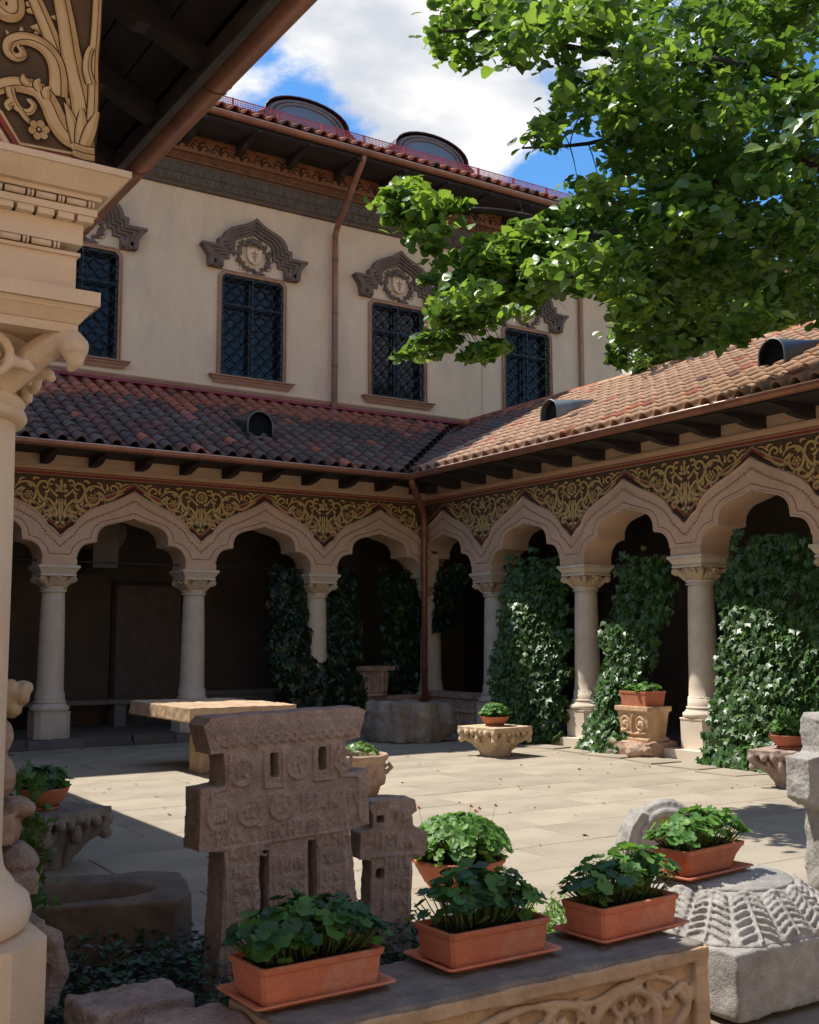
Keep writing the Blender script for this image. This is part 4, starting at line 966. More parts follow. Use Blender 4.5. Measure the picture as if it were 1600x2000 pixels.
# ================================================================== the near corner building at left
PX, PY = -10.62, -12.75
nb = thing('porch_pier', 'near beige pier with acanthus capital and moulded impost at the left edge', 'pier', (PX, PY, 0))
b = MB()
b.lathe([(.325, .80), (.312, .83), (.304, .88), (.302, 1.2), (.300, 1.9), (.294, 2.30)], 40, cap=False); put(b, 'shaft', ['limestone_near'], nb)
b = MB()
b.lathe([(.294, 2.30), (.322, 2.305), (.332, 2.325), (.325, 2.345), (.308, 2.352), (.318, 2.36), (.324, 2.375), (.314, 2.39), (.29, 2.395)], 40, cap=False); put(b, 'neck_ring', ['limestone_near'], nb)
b = MB(); b.lathe([(.37, .632), (.395, .65), (.405, .69), (.395, .73), (.365, .755), (.355, .76), (.345, .78), (.332, .80), (.31, .80)], 40, cap=False); put(b, 'column_base', ['limestone_near'], nb)
b = MB(); b.prism([(-.3, 0), (.3, 0), (.3, .1), (-.3, .1)], -.1, .1); b.v = []; b.f = []; b.m = []; b.sm = []; q8 = [(-.40, -.26), (-.26, -.40), (.26, -.40), (.40, -.26), (.40, .26), (.26, .40), (-.26, .40), (-.40, .26)]; b.add([(x, y, 0) for x, y in q8]+[(x, y, .632) for x, y in q8], [tuple(range(8, 16))]+[(i, (i+1)%8, 8+(i+1)%8, 8+i) for i in range(8)]); put(b, 'plinth', ['limestone_near'], nb)
# capital, carved
b = MB()
b.lathe([(.285, 2.385), (.29, 2.42), (.305, 2.47), (.33, 2.53), (.345, 2.575)], 24)
for k in range(4):
    a = -pi/4+k*pi/2; dx, dy = cos(a), sin(a)
    P = lambda r, z, o=0: (dx*r-dy*o, dy*r+dx*o, z)
    b.tube([P(.27, 2.39), P(.31, 2.43), P(.37, 2.475), P(.44, 2.525), P(.50, 2.555), P(.555, 2.54)], [.045, .05, .05, .05, .045, .04], 8)
    b.blob(P(.545, 2.525), (.052, .052, .048), 10); b.blob(P(.55, 2.49), (.035, .035, .04), 8); b.tube([P(.55, 2.50), P(.545, 2.46), P(.53, 2.445)], [.03, .022, .01], 6)
    for s in (-1, 1):
        b.tube([P(.22, 2.39, s*.03), P(.29, 2.43, s*.06), P(.36, 2.47, s*.075), P(.42, 2.455, s*.07), P(.44, 2.435, s*.06)], [.02, .026, .026, .022, .014], 6)
        b.tube([P(.24, 2.41, s*.10), P(.30, 2.47, s*.13), P(.345, 2.535, s*.14)], [.02, .024, .018], 6)
for k in range(4):
    a = k*pi/2-pi/2; dx, dy = cos(a), sin(a)
    for s in (-1, 1):
        sp_ = spiral(s*.135, 2.475, .075, .012, 90 if s > 0 else 90, (90-s*560), 26)
        b.tube([(dx*(.325)-dy*p[0], dy*(.325)+dx*p[0], p[1]) for p in sp_], [.018-.008*i/26 for i in range(27)], 6)
        b.tube([(dx*(.33)-dy*q0, dy*(.33)+dx*q0, q1) for q0, q1 in ((s*.02, 2.40), (s*.03, 2.46), (s*.02, 2.54), (s*.05, 2.575))], [.022, .024, .022, .02], 6)
    b.blob((dx*.36, dy*.36, 2.575), (.06, .06, .035), 8)
o = ob('capital', sculpt(b, 'capital', ['limestone_near'], .0065, ((.02, .0018),)), nb)
b = MB(); q = .45
b.box(-q, q, -q, q, 2.655, 2.702); b.frust(-q+.012, q-.012, -q+.012, q-.012, 2.60, 2.654, .04); b.box(-q+.055, q-.055, -q+.055, q-.055, 2.568, 2.599); b.box(-q+.02, q-.02, -q+.02, q-.02, 2.638, 2.655)
put(b, 'abacus', ['limestone_near'], nb)
b = MB(); q = .40
b.box(-1.6, q-.015, -q+.015, q-.015, 2.703, 2.83); b.box(-1.6, q-.005, -q+.005, q-.005, 2.8305, 2.842); b.box(-1.6, q-.0, -q+.0, q, 2.868, 2.94)
b.box(-1.6, q+.035, -q-.035, q+.035, 2.962, 2.985); b.box(-1.6, q+.045, -q-.045, q+.045, 3.012, 3.028)
b.frust(-1.6, q+.115, -q-.115, q+.115, 3.0285, 3.085, .05); b.box(-1.6, q+.12, -q-.12, q+.12, 3.0855, 3.108)
put(b, 'impost', ['limestone_near'], nb)
b = MB()       # bead and reel rows, dentils
for zc, yo in ((2.855, -q-.004), (2.998, -q-.042)):
    x = -.55
    while x < q-.07+(.04 if yo < -q-.02 else 0):
        b.tube([(x, yo+.004, zc), (x+.062, yo+.004, zc)], .0105, 8)
        for j in range(2): b.tube([(x+.070+j*.012, yo+.004, zc), (x+.077+j*.012, yo+.004, zc)], .0115, 8)
        x += .098
put(b, 'bead_moulding', ['limestone_near'], nb)['kind'] = 'stuff'
x = -.53
while x < q+.01:
    b = MB(); b.box(x, x+.052, -q-.030, -q+.0, 2.9405, 2.961); put(b, 'dentil', ['limestone_near'], nb); x += .0645
# arch spandrel with fresco, facing the viewer
b = MB(); yf = -.42
b.box(-2.2, .425, yf+.05, .40, 3.1085, 4.55); put(b, 'spandrel_wall', ['plaster'], nb)
pl = MB()
rb = [(-10.70, 3.38), (-10.62, 3.29), (-10.535, 3.231), (-10.502, 3.214), (-10.439, 3.123), (-10.196, 3.135)]
rb = [(a-PX, z) for a, z in rb]
pl.prism([(rb[0][0]-1.4, 4.55), (rb[0][0]-1.4, 4.2), (rb[0][0]-.5, 3.75)]+[(a, z+.018) for a, z in rb]+[(.426, 4.55)], yf+.0, yf+.05); put(pl, 'painted_field', ['fresco_bg'], nb)
b = MB(); ribbon(b, rb, .034, yf-.003, 0, False, zo=.012); ribbon(b, rb, .009, yf-.004, 1, False, zo=.036); ribbon(b, rb, .006, yf-.0045, 2, False, zo=-.004)
b.tube([(a, yf+.01, z-.024) for a, z in rb], .014, 6, 3); b.tube([(a-.01, yf+.02, z-.052) for a, z in rb[:5]], .012, 6, 3)
put(b, 'red_border', ['fresco_red', 'near_light', 'fresco_dark', 'limestone_near'], nb)
F = MB(); ys = yf-.004
_lay = [0]
def big(pts, w, taper=.55, n=5, k=.007, y=None, leaf=False):
    """one painted acanthus stroke: outline, body, lit flank and dark midrib; later strokes lie over earlier ones"""
    _lay[0] += 1; y = ys-.00022*_lay[0]
    q = smooth_path([(a-PX, z) for a, z in pts], n); w = w*1.35
    wf = (lambda t: w*(.25+.75*sin(pi*min(1, .12+.88*t)))*(1-.5*t**3)) if leaf else (lambda t: w*(1-taper*t))
    ribbon(F, q, lambda t: wf(t)+k*1.3, y, 0); ribbon(F, q, wf, y-.00005, 1); ribbon(F, q, lambda t: wf(t)*.45, y-.0001, 2, zo=w*.05, xo=-w*.14)
    if not leaf: ribbon(F, q, lambda t: min(.0035, wf(t)*.08), y-.00015, 0, xo=w*.14)
def lobes(pts, w, side, n=6, L=.05, y=None):
    """leaf lobes along one side of a stem"""
    q = smooth_path([(a, z) for a, z in pts], 3); m = len(q)
    for i in range(n):
        j = int((i+.5)/n*(m-2)); a, c = q[j], q[j+1]; an = math.atan2(c[1]-a[1], c[0]-a[0])+side*.55; l = L*(1-.30*i/n)
        big([a, (a[0]+cos(an)*l*.5, a[1]+sin(an)*l*.5), (a[0]+cos(an+side*.2)*l*.9, a[1]+sin(an+side*.2)*l*.9), (a[0]+cos(an+side*.5)*l*1.25, a[1]+sin(an+side*.5)*l*1.25)], w, .6, 4, .006, None, True)
A1 = [(-10.244, 3.185), (-10.236, 3.267), (-10.247, 3.354), (-10.270, 3.438), (-10.290, 3.52), (-10.305, 3.60), (-10.33, 3.71)]
B1 = [(-10.25, 3.22), (-10.29, 3.225), (-10.325, 3.262), (-10.352, 3.315), (-10.385, 3.350), (-10.43, 3.356), (-10.48, 3.346), (-10.53, 3.315)]
C1 = [(-10.325, 3.35), (-10.328, 3.42), (-10.345, 3.475), (-10.385, 3.51), (-10.44, 3.515), (-10.483, 3.49), (-10.487, 3.455), (-10.462, 3.443), (-10.44, 3.46), (-10.452, 3.482)]
D1 = [(-10.222, 3.19), (-10.212, 3.30), (-10.210, 3.40), (-10.213, 3.507), (-10.208, 3.62), (-10.206, 3.76)]
lobes(C1[1:6], .020, -1, 6, .045); lobes(A1[2:], .026, 1, 5, .055); lobes([(-10.34, 3.49), (-10.37, 3.58), (-10.40, 3.65), (-10.44, 3.74)], .03, 1, 5, .05)
big([(-10.262, 3.33), (-10.30, 3.42), (-10.335, 3.50), (-10.37, 3.58), (-10.405, 3.65), (-10.45, 3.74)], .045, .3)
big(A1, .062, .35); big(D1, .026, .2); big(C1, .046, .72); big(B1, .058, .45)
lobes([(-10.36, 3.33), (-10.40, 3.36), (-10.45, 3.36)], .022, -1, 3, .035)
for xx, w in ((-10.262, .03), (-10.245, .032), (-10.228, .03)): big([(-10.245+(xx+10.245)*.3, 3.165), (xx, 3.22), (xx+(xx+10.245)*1.2, 3.285), (xx+(xx+10.245)*2.2, 3.33)], w, .6, 4, .006, None, True)
big([(-10.275, 3.19), (-10.235, 3.187), (-10.20, 3.190)], .018, .1, 3, .005, ys-.006); big([(-10.27, 3.168), (-10.235, 3.163), (-10.20, 3.166)], .016, .1, 3, .005, ys-.006)
big([(-10.48, 3.335), (-10.470, 3.30), (-10.445, 3.268), (-10.415, 3.27), (-10.402, 3.295), (-10.42, 3.31)], .022, .5, 4, .006)
big([(-10.445, 3.268), (-10.425, 3.245), (-10.40, 3.225)], .013, .2, 3, .005); big([(-10.47, 3.29), (-10.485, 3.275), (-10.475, 3.26)], .02, .4, 3, .005)
for k in range(6):
    t = k*pi/3+.3; c = (-10.385-PX+.022*cos(t), 3.213+.022*sin(t)); dot(F, c, .0165, ys-.0151, 0, 8); dot(F, c, .013, ys-.0152, 1, 8)
dot(F, (-10.385-PX, 3.213), .009, ys-.0153, 0, 8); dot(F, (-10.385-PX, 3.2145), .005, ys-.0154, 2, 8)
big([(-10.53, 3.60), (-10.50, 3.585), (-10.475, 3.60), (-10.478, 3.645), (-10.50, 3.70), (-10.53, 3.74)], .05, .2)
big([(-10.22, 3.42), (-10.235, 3.47), (-10.232, 3.52), (-10.222, 3.55)], .025, .5, 4, .006)
put(F, 'painted_scrollwork', ['fresco_dark', 'near_ochre', 'near_light'], nb)
b = MB(); b.box(.3951, .4255, yf+.02, .40, 3.109, 4.55); put(b, 'corner_return', ['near_ochre'], nb)
# west eave
we = thing('near_eave', 'dark timber eave with copper gutter crossing the upper left corner', 'eave')
EX, EZ = -9.45, 4.06
def wz(x): return EZ+.50*(EX-x)
YN, YF = -14.1, -1.0
for k in range(9):
    b = MB(); x0 = EX-.04-k*.155; b.add([(x0, YN, wz(x0)+.10), (x0-.147, YN, wz(x0-.147)+.10), (x0-.147, YF, wz(x0-.147)+.10), (x0, YF, wz(x0)+.10)]+[(x0, YN, wz(x0)+.12), (x0-.147, YN, wz(x0-.147)+.12), (x0-.147, YF, wz(x0-.147)+.12), (x0, YF, wz(x0)+.12)], [(0,1,2,3),(7,6,5,4),(0,4,5,1),(2,6,7,3),(1,5,6,2),(3,7,4,0)])
    put(b, 'soffit_board', ['darkwood'], we)
b = MB(); b.add([(EX+.02, YN, wz(EX)+.10), (EX+.02, YF, wz(EX)+.10), (-12.7, YF, wz(-12.7)+.14), (-12.7, YN, wz(-12.7)+.14), (EX+.02, YN, wz(EX)+.20), (EX+.02, YF, wz(EX)+.20), (-12.7, YF, wz(-12.7)+.25), (-12.7, YN, wz(-12.7)+.25)], [(0,1,5,4),(4,5,6,7),(2,3,7,6),(0,4,7,3),(1,2,6,5)])
b.add([(-10.9, YN, wz(-10.9)+.12), (-10.9, YF, wz(-10.9)+.12), (-12.7, YF, wz(-12.7)+.14), (-12.7, YN, wz(-12.7)+.14)], [(0,1,2,3)])
put(b, 'roof_deck', ['darkwood'], we)
rfb = MB(); w_ = .045
pr = [(EX-.02, 0), (EX-.02, -.09), (EX-.28, -.105), (EX-.34, -.135), (-11.0, -.14), (-11.0, 0)]
n = len(pr); rfb.add([(x, s*w_, wz(x)+.10+d_) for s in (-1, 1) for x, d_ in pr], [tuple(range(n)), tuple(range(2*n-1, n-1, -1))]+[((i+1)%n, i, n+i, n+(i+1)%n) for i in range(n)])
rfme = rfb.mesh('rafter', ['darkwood']); y = -13.55
while y < -1.2: ob('rafter', rfme, we, (0, y, 0)); y += .62
b = MB(); b.box(EX-.03, EX+.01, YN, YF, wz(EX)+.0, wz(EX)+.10); put(b, 'fascia_board', ['greywood'], we)
b = gutter_mesh(YF-YN, .085); b.xf(lambda x, y, z: (EX+.10-y*1.0, YN+x, EZ+.10+z)); put(b, 'gutter', ['copper', 'copper_edge', 'copper'], we)
b = MB(); b.box(-12.9, -12.6, -14.1, 2.5, 0, 5.4); put(b, 'rear_wall', ['plaster'], we)

# far building behind the trees
fb_ = thing('far_building', 'small white building glimpsed behind the leaves over the right roof', 'building', (29, 22, 0))
b = MB(); b.box(-5, 7, -4, 4, 0, 19.5); put(b, 'wall', ['farwall'], fb_)
b = MB(); b.box(-5.2, 7.2, -4.2, 4.2, 19.5, 20.1); put(b, 'roof', ['trim'], fb_)
for i in range(5):
    for k in range(4):
        b = MB(); x = -4.2+i*2.3; z = 7+k*3.2; b.box(x, x+1.1, -4.06, -4.0, z, z+1.7); put(b, 'window', ['farglass'], fb_)

# unseen church added behind the viewer; its sunlit plaster throws warm light back
ch2 = thing('church', 'unseen church front added behind the viewer to throw warm light back', 'church', (0, 0, 0))
b = MB(); b.box(-24, 8, -36, -23, 0, 8.2); put(b, 'wall', ['churchwall'], ch2)
b = MB(); b.box(-24.5, 8.5, -36.5, -22.3, 8.2, 8.5); b.frust(-24.4, 8.4, -36.4, -22.4, 11.4, 8.501, 0); b.v = b.v[:8]; b.f = b.f[:6]; b.m = b.m[:6]; b.sm = b.sm[:6]; put(b, 'cornice', ['trim'], ch2)
b = MB(); b.add([(-24.4, -22.4, 8.501), (8.4, -22.4, 8.501), (4, -29.5, 11.5), (-20, -29.5, 11.5), (-24.4, -36.4, 8.501), (8.4, -36.4, 8.501)], [(0,1,2,3),(5,4,3,2),(1,5,2),(4,0,3)]); put(b, 'roof', ['tile_orange'], ch2)
for i in range(6):
    b = MB(); x = -21.5+i*5.2; b.prism([(x, 2.2), (x+1.2, 2.2), (x+1.2, 4.6), (x+.9, 5.1), (x+.6, 5.3), (x+.3, 5.1), (x, 4.6)], -22.99, -22.95); put(b, 'window', ['farglass'], ch2)
# ================================================================== stone pieces in the courtyard
# table
t = thing('stone_table', 'long pale stone table on thick legs at the shade edge', 'table', (-5.70, -3.62, 0))
b = MB(); b.box(-.68, .68, -1.02, 1.02, .63, .80)
o = ob('table_top', sculpt(b, 'table_top', ['tablestone'], .02, ((.12, .012), (.04, .006))), t)
for y in (-.36,):
    b = MB(); b.box(-.34, .34, y-.17, y+.17, 0, .64); ob('leg', sculpt(b, 'leg', ['tablestone'], .02, ((.1, .008),)), t)

# carved Corinthian capitals used as stands
def stand_mb(w, h, bot):
    b = MB(); b.box(-w, w, -w, w, h-.06, h)
    b.lathe([(bot, 0), (bot*1.02, .05), (bot*1.15, h*.35), (w*.80, h*.72), (w*.9, h-.05)], 20)
    for k in range(4):
        a = pi/4+k*pi/2; dx, dy = cos(a), sin(a)
        b.tube([(dx*bot, dy*bot, h*.25), (dx*(bot+.08), dy*(bot+.08), h*.50), (dx*w*1.2, dy*w*1.2, h*.66), (dx*w*1.34, dy*w*1.34, h*.80)], [.05, .055, .05, .045], 6)
        b.blob((dx*w*1.30, dy*w*1.30, h*.80), (.05, .05, .05), 8); b.blob((dx*w*1.28, dy*w*1.28, h*.55), (.05, .05, .045), 8)
        for s in (-1, 1):
            e = a+s*.30; b.blob((cos(e)*w*1.12, sin(e)*w*1.12, h*.80), (.042, .042, .042), 8)
            e = a+s*.55; b.blob((cos(e)*w*1.0, sin(e)*w*1.0, h*.80), (.036, .036, .04), 8)
            e = a+s*.22; b.tube([(cos(e)*bot, sin(e)*bot, .04), (cos(e)*bot*1.2, sin(e)*bot*1.2, h*.4), (cos(e)*w*.95, sin(e)*w*.95, h*.72)], [.012, .02, .02], 5)
    for k in range(4):
        a = k*pi/2; b.blob((cos(a)*w*.92, sin(a)*w*.92, h*.60), (.045, .045, .07), 8); b.blob((cos(a)*w*.95, sin(a)*w*.95, h*.86), (.04, .04, .035), 8)
        b.tube([(cos(a)*bot, sin(a)*bot, .03), (cos(a)*w*.75, sin(a)*w*.75, h*.5)], [.02, .035], 6)
    return b
def stand(label, x, y, rz, w, h, bot, m, vox=.012):
    o = ob('capital_stand', sculpt(stand_mb(w, h, bot), 'capital_stand', [m], vox, ((.05, .005),)), None, (x, y, 0), (0, 0, rz))
    return tag(o, label, 'stand')
stand('pale carved stone capital standing in the sun before the ivy', -1.86, -4.43, .12, .36, .40, .21, 'capstone')
stand('brown carved stone capital standing at the right edge below the tall ivy', -1.20, -8.84, .25, .36, .40, .21, 'brownstone')
stand('dark weathered carved capital at left carrying a terracotta bowl', -9.03, -8.66, .45, .30, .40, .16, 'greytop', .010)

# bowls
def bowl_prof(r, h, foot=.45, t=.014):
    return [(r*foot, 0), (r*.62, h*.12), (r*.84, h*.42), (r*.96, h*.80), (r*1.0, h*.93), (r*1.02, h), (r*.99, h*1.02), (r-t, h*.98), (r*.90, h*.7), (0.001, h*.66)]
def bowl(label, x, y, z, r, h, m='terra', saucer=True, rings=False, group=None):
    root = thing('terracotta_bowl', label, 'planter', (x, y, z), None, group)
    p = bowl_prof(r, h); z0 = .02 if saucer else 0
    if rings: p = [(r*.52, 0), (r*.60, h*.1), (r*.74, h*.32), (r*.755, h*.34), (r*.77, h*.35), (r*.84, h*.52), (r*.855, h*.54), (r*.87, h*.56), (r*.93, h*.72), (r*.945, h*.74), (r*.955, h*.75), (r*.98, h*.86), (r*1.03, h*.90), (r*1.035, h), (r*.99, h*1.01), (r*.95, h*.9), (.001, h*.85)]
    b = MB(); b.lathe(p, 36, (0, 0, z0), cap=False); put(b, 'bowl', [m], root)
    if saucer:
        b = MB(); b.lathe([(r*.45, 0), (r*.62, .002), (r*.66, .022), (r*.63, .024), (r*.58, .012), (.001, .010)], 30, cap=False); put(b, 'saucer', [m], root)
    b = MB(); b.lathe([(r*.9, 0), (.001, .012)], 24, (0, 0, z0+h*(.9 if rings else .86)), cap=False); put(b, 'soil', ['soil'], root)
    return root, z0+h*(.9 if rings else .86)
# geranium leaf: scalloped, cupped disc
def ger_tmpl(n=18, cup=.30, notch=True):
    vs = [(0, 0, -.10)]; 
    for i in range(n):
        a = 2*pi*i/n; r = 1.0+(.12 if i % 3 == 1 else -.10 if i % 3 == 0 else .02)
        if notch and i == 0: r = .35
        vs.append((r*sin(a)*1.0, -r*cos(a)+.05, cup*(r*r)*(.6+.4*cos(a*3))*.8-.05))
    vs2 = [(v[0]*.55, v[1]*.55, v[2]*.1-.07+.05*((k % 2)*1.0)) for k, v in enumerate(vs[1:])]
    f = [(0, 1+n+i, 1+n+(i+1)%n) for i in range(n)]+[(1+n+i, 1+i, 1+(i+1)%n, 1+n+(i+1)%n) for i in range(n)]
    return vs+vs2, f
GT = ger_tmpl()
def tmesh(name, tm, m, sm=True):
    b = MB(); b.add(tm[0], tm[1], 0, sm); return b.mesh(name, [m])
GER = {m: tmesh('leaf', GT, m) for m in ('leaf_ger', 'leaf_ger2', 'leaf_gerd')}
def geranium(root, z, pts, top, size, mats=('leaf_ger',), lean=.5, flowers=0, inner=True, stuff=0):
    """stalked round leaves over the given (x, y) spots; each leaf is a part"""
    sb = MB()
    for i, (x, y, h, outx, outy) in enumerate(pts):
        P = Vector((x, y, z+h)); s = size*random.uniform(.75, 1.2)
        nrm = Vector((outx*lean+random.uniform(-.35, .35), outy*lean+random.uniform(-.35, .35), random.uniform(.5, 1.0))).normalized()
        q = nrm.to_track_quat('Z', 'Y') @ Euler((0, 0, random.uniform(0, 6.28))).to_quaternion()
        o = ob('leaf', GER[random.choice(mats)], root, P); o.rotation_mode = 'QUATERNION'; o.rotation_quaternion = q; o.scale = (s, s, s)
        sb.tube([(x*.72+random.uniform(-.02, .02), y*.5, z), (x*.86, y*.8, z+h*.5), tuple(P-nrm*s*.1)], [.003, .0025, .0016], 4)
    put(sb, 'stems', ['stem'], root)
    if stuff:
        n = stuff; idx = rng.integers(0, len(pts), n); Q = np.array([[p[0], p[1], z+p[2]] for p in pts])[idx]
        Q = Q*np.array([.88, .88, 1.0])+rng.normal(size=(n, 3))*np.array([.02, .02, .02])*size/.03; Q[:, 2] = z+(Q[:, 2]-z)*rng.uniform(.25, .85, n)
        N = np.c_[rng.normal(size=(n, 2))*.5, rng.uniform(.4, 1, n)]
        me = scatter_mesh('inner_leaves', GT, Q, N, rng.uniform(.7, 1.1, n)*size*.9, [mats[-1]]); o = ob('inner_leaves', me, root); o['kind'] = 'stuff'
    for k in range(flowers):
        a = random.uniform(0, 6.28); r = random.uniform(.1, .9)*max(abs(p[0]) for p in pts); b = MB()
        x, y = r*cos(a), r*sin(a); zt = z+top+.05
        b.tube([(x*.7, y*.7, z), (x, y, zt)], [.002, .0015], 4, 0); b.blob((x, y, zt), (.008, .008, .010), 6, 1); b.blob((x+.012, y, zt-.008), (.006, .006, .008), 6, 1); put(b, 'flower_bud', ['stem', 'terra'], root)
def dome(n, r, h, hmin=.03, rmax=1.12):
    out = []
    for i in range(n):
        a = i*2.39996+random.uniform(-.2, .2); u = sqrt((i+.5)/n)
        x, y = r*u*rmax*cos(a), r*u*rmax*sin(a)
        out.append((x, y, hmin+h*sqrt(max(0, 1-(u*.98)**2))+random.uniform(-.012, .012), cos(a)*u, sin(a)*u))
    return out
r, z = bowl('round terracotta bowl of geraniums on the pale capital stand', -1.86, -4.43, .40, .20, .11, 'terra_sun')
geranium(r, z, dome(70, .17, .15, .03), .16, .042, ('leaf_ger2', 'leaf_ger'), .6, stuff=60)
r, z = bowl('terracotta bowl of geraniums on the brown capital stand at right', -1.22, -8.80, .40, .215, .13, 'terra_sun')
geranium(r, z, dome(80, .18, .17, .03), .18, .042, ('leaf_ger2', 'leaf_ger'), .6, stuff=70)
r, z = bowl('terracotta bowl on the dark capital, partly hidden by the near pier', -9.08, -8.68, .40, .175, .13, 'terra')
geranium(r, z, dome(60, .16, .12, .03), .15, .040, ('leaf_gerd', 'leaf_ger'), .6, stuff=50)
r, z = bowl('large ribbed terracotta bowl overflowing with sunlit geraniums', -7.10, -10.90, 0, .285, .22, 'terra_sun', False, True)
geranium(r, z, dome(290, .29, .25, .02, 1.14), .27, .033, ('leaf_ger2', 'leaf_ger', 'leaf_ger2'), .9, 5, stuff=200)
# carved pot with ivy behind the big cross
po = thing('carved_stone_pot', 'carved tapering stone pot with ivy behind the large cross', 'pot', (-5.50, -6.93, 0))
b = MB(); b.lathe([(.001, 0), (.16, 0), (.20, .04), (.235, .14), (.262, .28), (.27, .36), (.30, .385), (.31, .42), (.29, .44), (.25, .43), (.24, .30), (.001, .28)], 32, cap=False)
for k in range(9):
    a = k*2*pi/9; b.blob((cos(a)*.245, sin(a)*.245, .20), (.04, .04, .08), 8); b.blob((cos(a+.35)*.262, sin(a+.35)*.262, .31), (.035, .035, .03), 8)
for s in (0, pi): b.tube([(cos(s-.5)*.30, sin(s-.5)*.30, .34), (cos(s-.5)*.34, sin(s-.5)*.34, .30), (cos(s-.5)*.27, sin(s-.5)*.27, .24)], .025, 6)
ob('pot', sculpt(b, 'pot', ['pinkstone'], .012, ((.05, .004),)), po)
IVY = [(0,-.05,0),(.18,-.42,.02),(.52,-.30,-.04),(.40,-.02,.05),(.62,.28,-.05),(.27,.30,.05),(0,.95,-.12),(-.27,.30,.05),(-.62,.28,-.05),(-.40,-.02,.05),(-.52,-.30,-.04),(-.18,-.42,.02)]
IVT = ([(0,.05,.07)]+IVY, [(0, i+1, (i+1)%12+1) for i in range(12)])
IVM = {m: tmesh('leaf', IVT, m, False) for m in ('leaf_ivy', 'leaf_ivy2', 'leaf_ivyd')}
n = 150; a = rng.uniform(0, 2*pi, n); u = np.sqrt(rng.uniform(0, 1, n)); P = np.c_[.22*u*np.cos(a), .22*u*np.sin(a), .40+.13*np.sqrt(1-u*u)+rng.normal(size=n)*.01]
o = ob('ivy_leaves', scatter_mesh('ivy_leaves', IVT, P, np.c_[np.cos(a)*u*.8, np.sin(a)*u*.8, np.full(n, .7)]+rng.normal(size=(n, 3))*.25, rng.uniform(.035, .055, n), ['leaf_ivy2', 'leaf_ger2'], rng.integers(0, 2, n)), po); o['kind'] = 'stuff'

# streaked rock block by the corner
b = MB(); b.lathe([(.42, 0), (.45, .10), (.44, .50), (.41, .60), (.36, .63)], 18, (-.05, .25, 0), sx=1.05, sy=1.0); b.lathe([(.40, 0), (.44, .10), (.42, .52), (.38, .60)], 16, (.15, -.1, 0), sx=.95)
b.blob((.42, -.42, .34), (.21, .20, .27), 14); b.box(-.42, .30, -.3, .5, .02, .60)
o = ob('rock_block', sculpt(b, 'rock_block', ['rock'], .022, ((.25, .05), (.09, .018), (.04, .006))), None, (-1.72, -1.98, 0), (0, 0, .2)); tag(o, 'large streaked weathered stone drum lying before the corner downspout', 'stone')
# carved parapet between the corner and the first right column
pw = thing('carved_parapet', 'low carved stone parapet behind the streaked block at the corner', 'parapet')
b = MB(); b.box(.0, .40, -1.40, .0, .10, .56); b.box(-.04, .44, -1.42, .0, .57, .66); b.box(-.05, .42, -1.42, .0, 0, .10); b.box(-.02, .41, -1.41, .0, .33, .37)
for k in range(4):
    cy_ = -.22-.32*k
    b.tube([(-.0, cy_+.11*cos(q), .465+.07*sin(q)) for q in [2*pi*i/14 for i in range(15)]], .016, 5); b.blob((0, cy_, .465), (.02, .05, .035), 6)
    b.tube([(-.0, cy_+.14, .40), (-.01, cy_+.16, .47), (0, cy_+.14, .53)], .014, 5); b.tube([(-.0, cy_-.12+.05*i, .15+(.14 if i % 2 else 0)) for i in range(6)], .014, 5)
ob('carved_panel', sculpt(b, 'carved_panel', ['pinkstone'], .012, ((.05, .004),)), pw)
pw2 = thing('carved_parapet', 'low stone sill under the ivy left of the corner downspout', 'parapet')
b = MB(); b.box(-1.85, -.15, .0, .42, .10, .52); b.box(-1.88, -.12, -.04, .44, .53, .60); b.box(-1.88, -.12, -.06, .42, 0, .10)
ob('sill_block', sculpt(b, 'sill_block', ['pinkstone'], .02, ((.05, .004),)), pw2)
# carved well head / capital on the sill
b = MB(); b.box(-.33, .33, -.30, .30, .44, .52); b.lathe([(.28, 0), (.27, .05), (.28, .25), (.30, .40), (.33, .45)], 20)
for k in range(16):
    a = 2*pi*k/16; r0 = .29
    b.tube([(cos(a)*.28, sin(a)*.28, .06), (cos(a+.06)*.295, sin(a+.06)*.295, .16), (cos(a)*.30, sin(a)*.30, .28), (cos(a-.06)*.315, sin(a-.06)*.315, .40)], [.02, .028, .022, .03], 5)
    b.blob((cos(a+.2)*.285, sin(a+.2)*.285, .09), (.028, .028, .035), 6)
b.lathe([(.31, 0), (.31, .04)], 20)
o = ob('carved_capital', sculpt(b, 'carved_capital', ['pinkstone'], .013, ((.05, .004),)), None, (-1.08, .18, .60), (0, 0, .3)); tag(o, 'carved drum capital standing on the sill between dark ivy', 'capital')

# carved planter on a rock between the second and third right columns
rk = MB(); rk.box(-.30, .30, -.36, .36, 0, .20); rk.blob((-.28, -.2, .10), (.16, .22, .12), 10)
o = ob('carved_fragment', sculpt(rk, 'carved_fragment', ['pinkstone'], .014, ((.12, .03), (.04, .012))), None, (-.18, -5.55, 0)); tag(o, 'rounded carved rubble stone under the terracotta box, between columns', 'stone')
b = MB(); b.frust(-.21, .21, -.30, .30, .0, .46, .05); b.box(-.23, .23, -.32, .32, .40, .47); b.box(-.20, .20, -.29, .29, .0, .05)
for s in (-1, 1):
    b.tube([(-.205, s*(.14+.07*cos(q)), .24+.09*sin(q)) for q in [2*pi*i/12*1.2 for i in range(13)]], .016, 5); b.blob((-.20, s*.14, .24), (.03, .045, .05), 6)
b.tube([(-.20, 0, .08), (-.215, .02, .2), (-.22, -.02, .36)], .02, 5); b.tube([(-.19, -.24, .12), (-.20, 0, .10), (-.19, .24, .14)], .018, 5)
o = ob('carved_block', sculpt(b, 'carved_block', ['ochrestone'], .012, ((.05, .004),)), None, (-.16, -5.55, .20)); tag(o, 'ochre carved stone box with scrolls, under a terracotta trough', 'stone block')
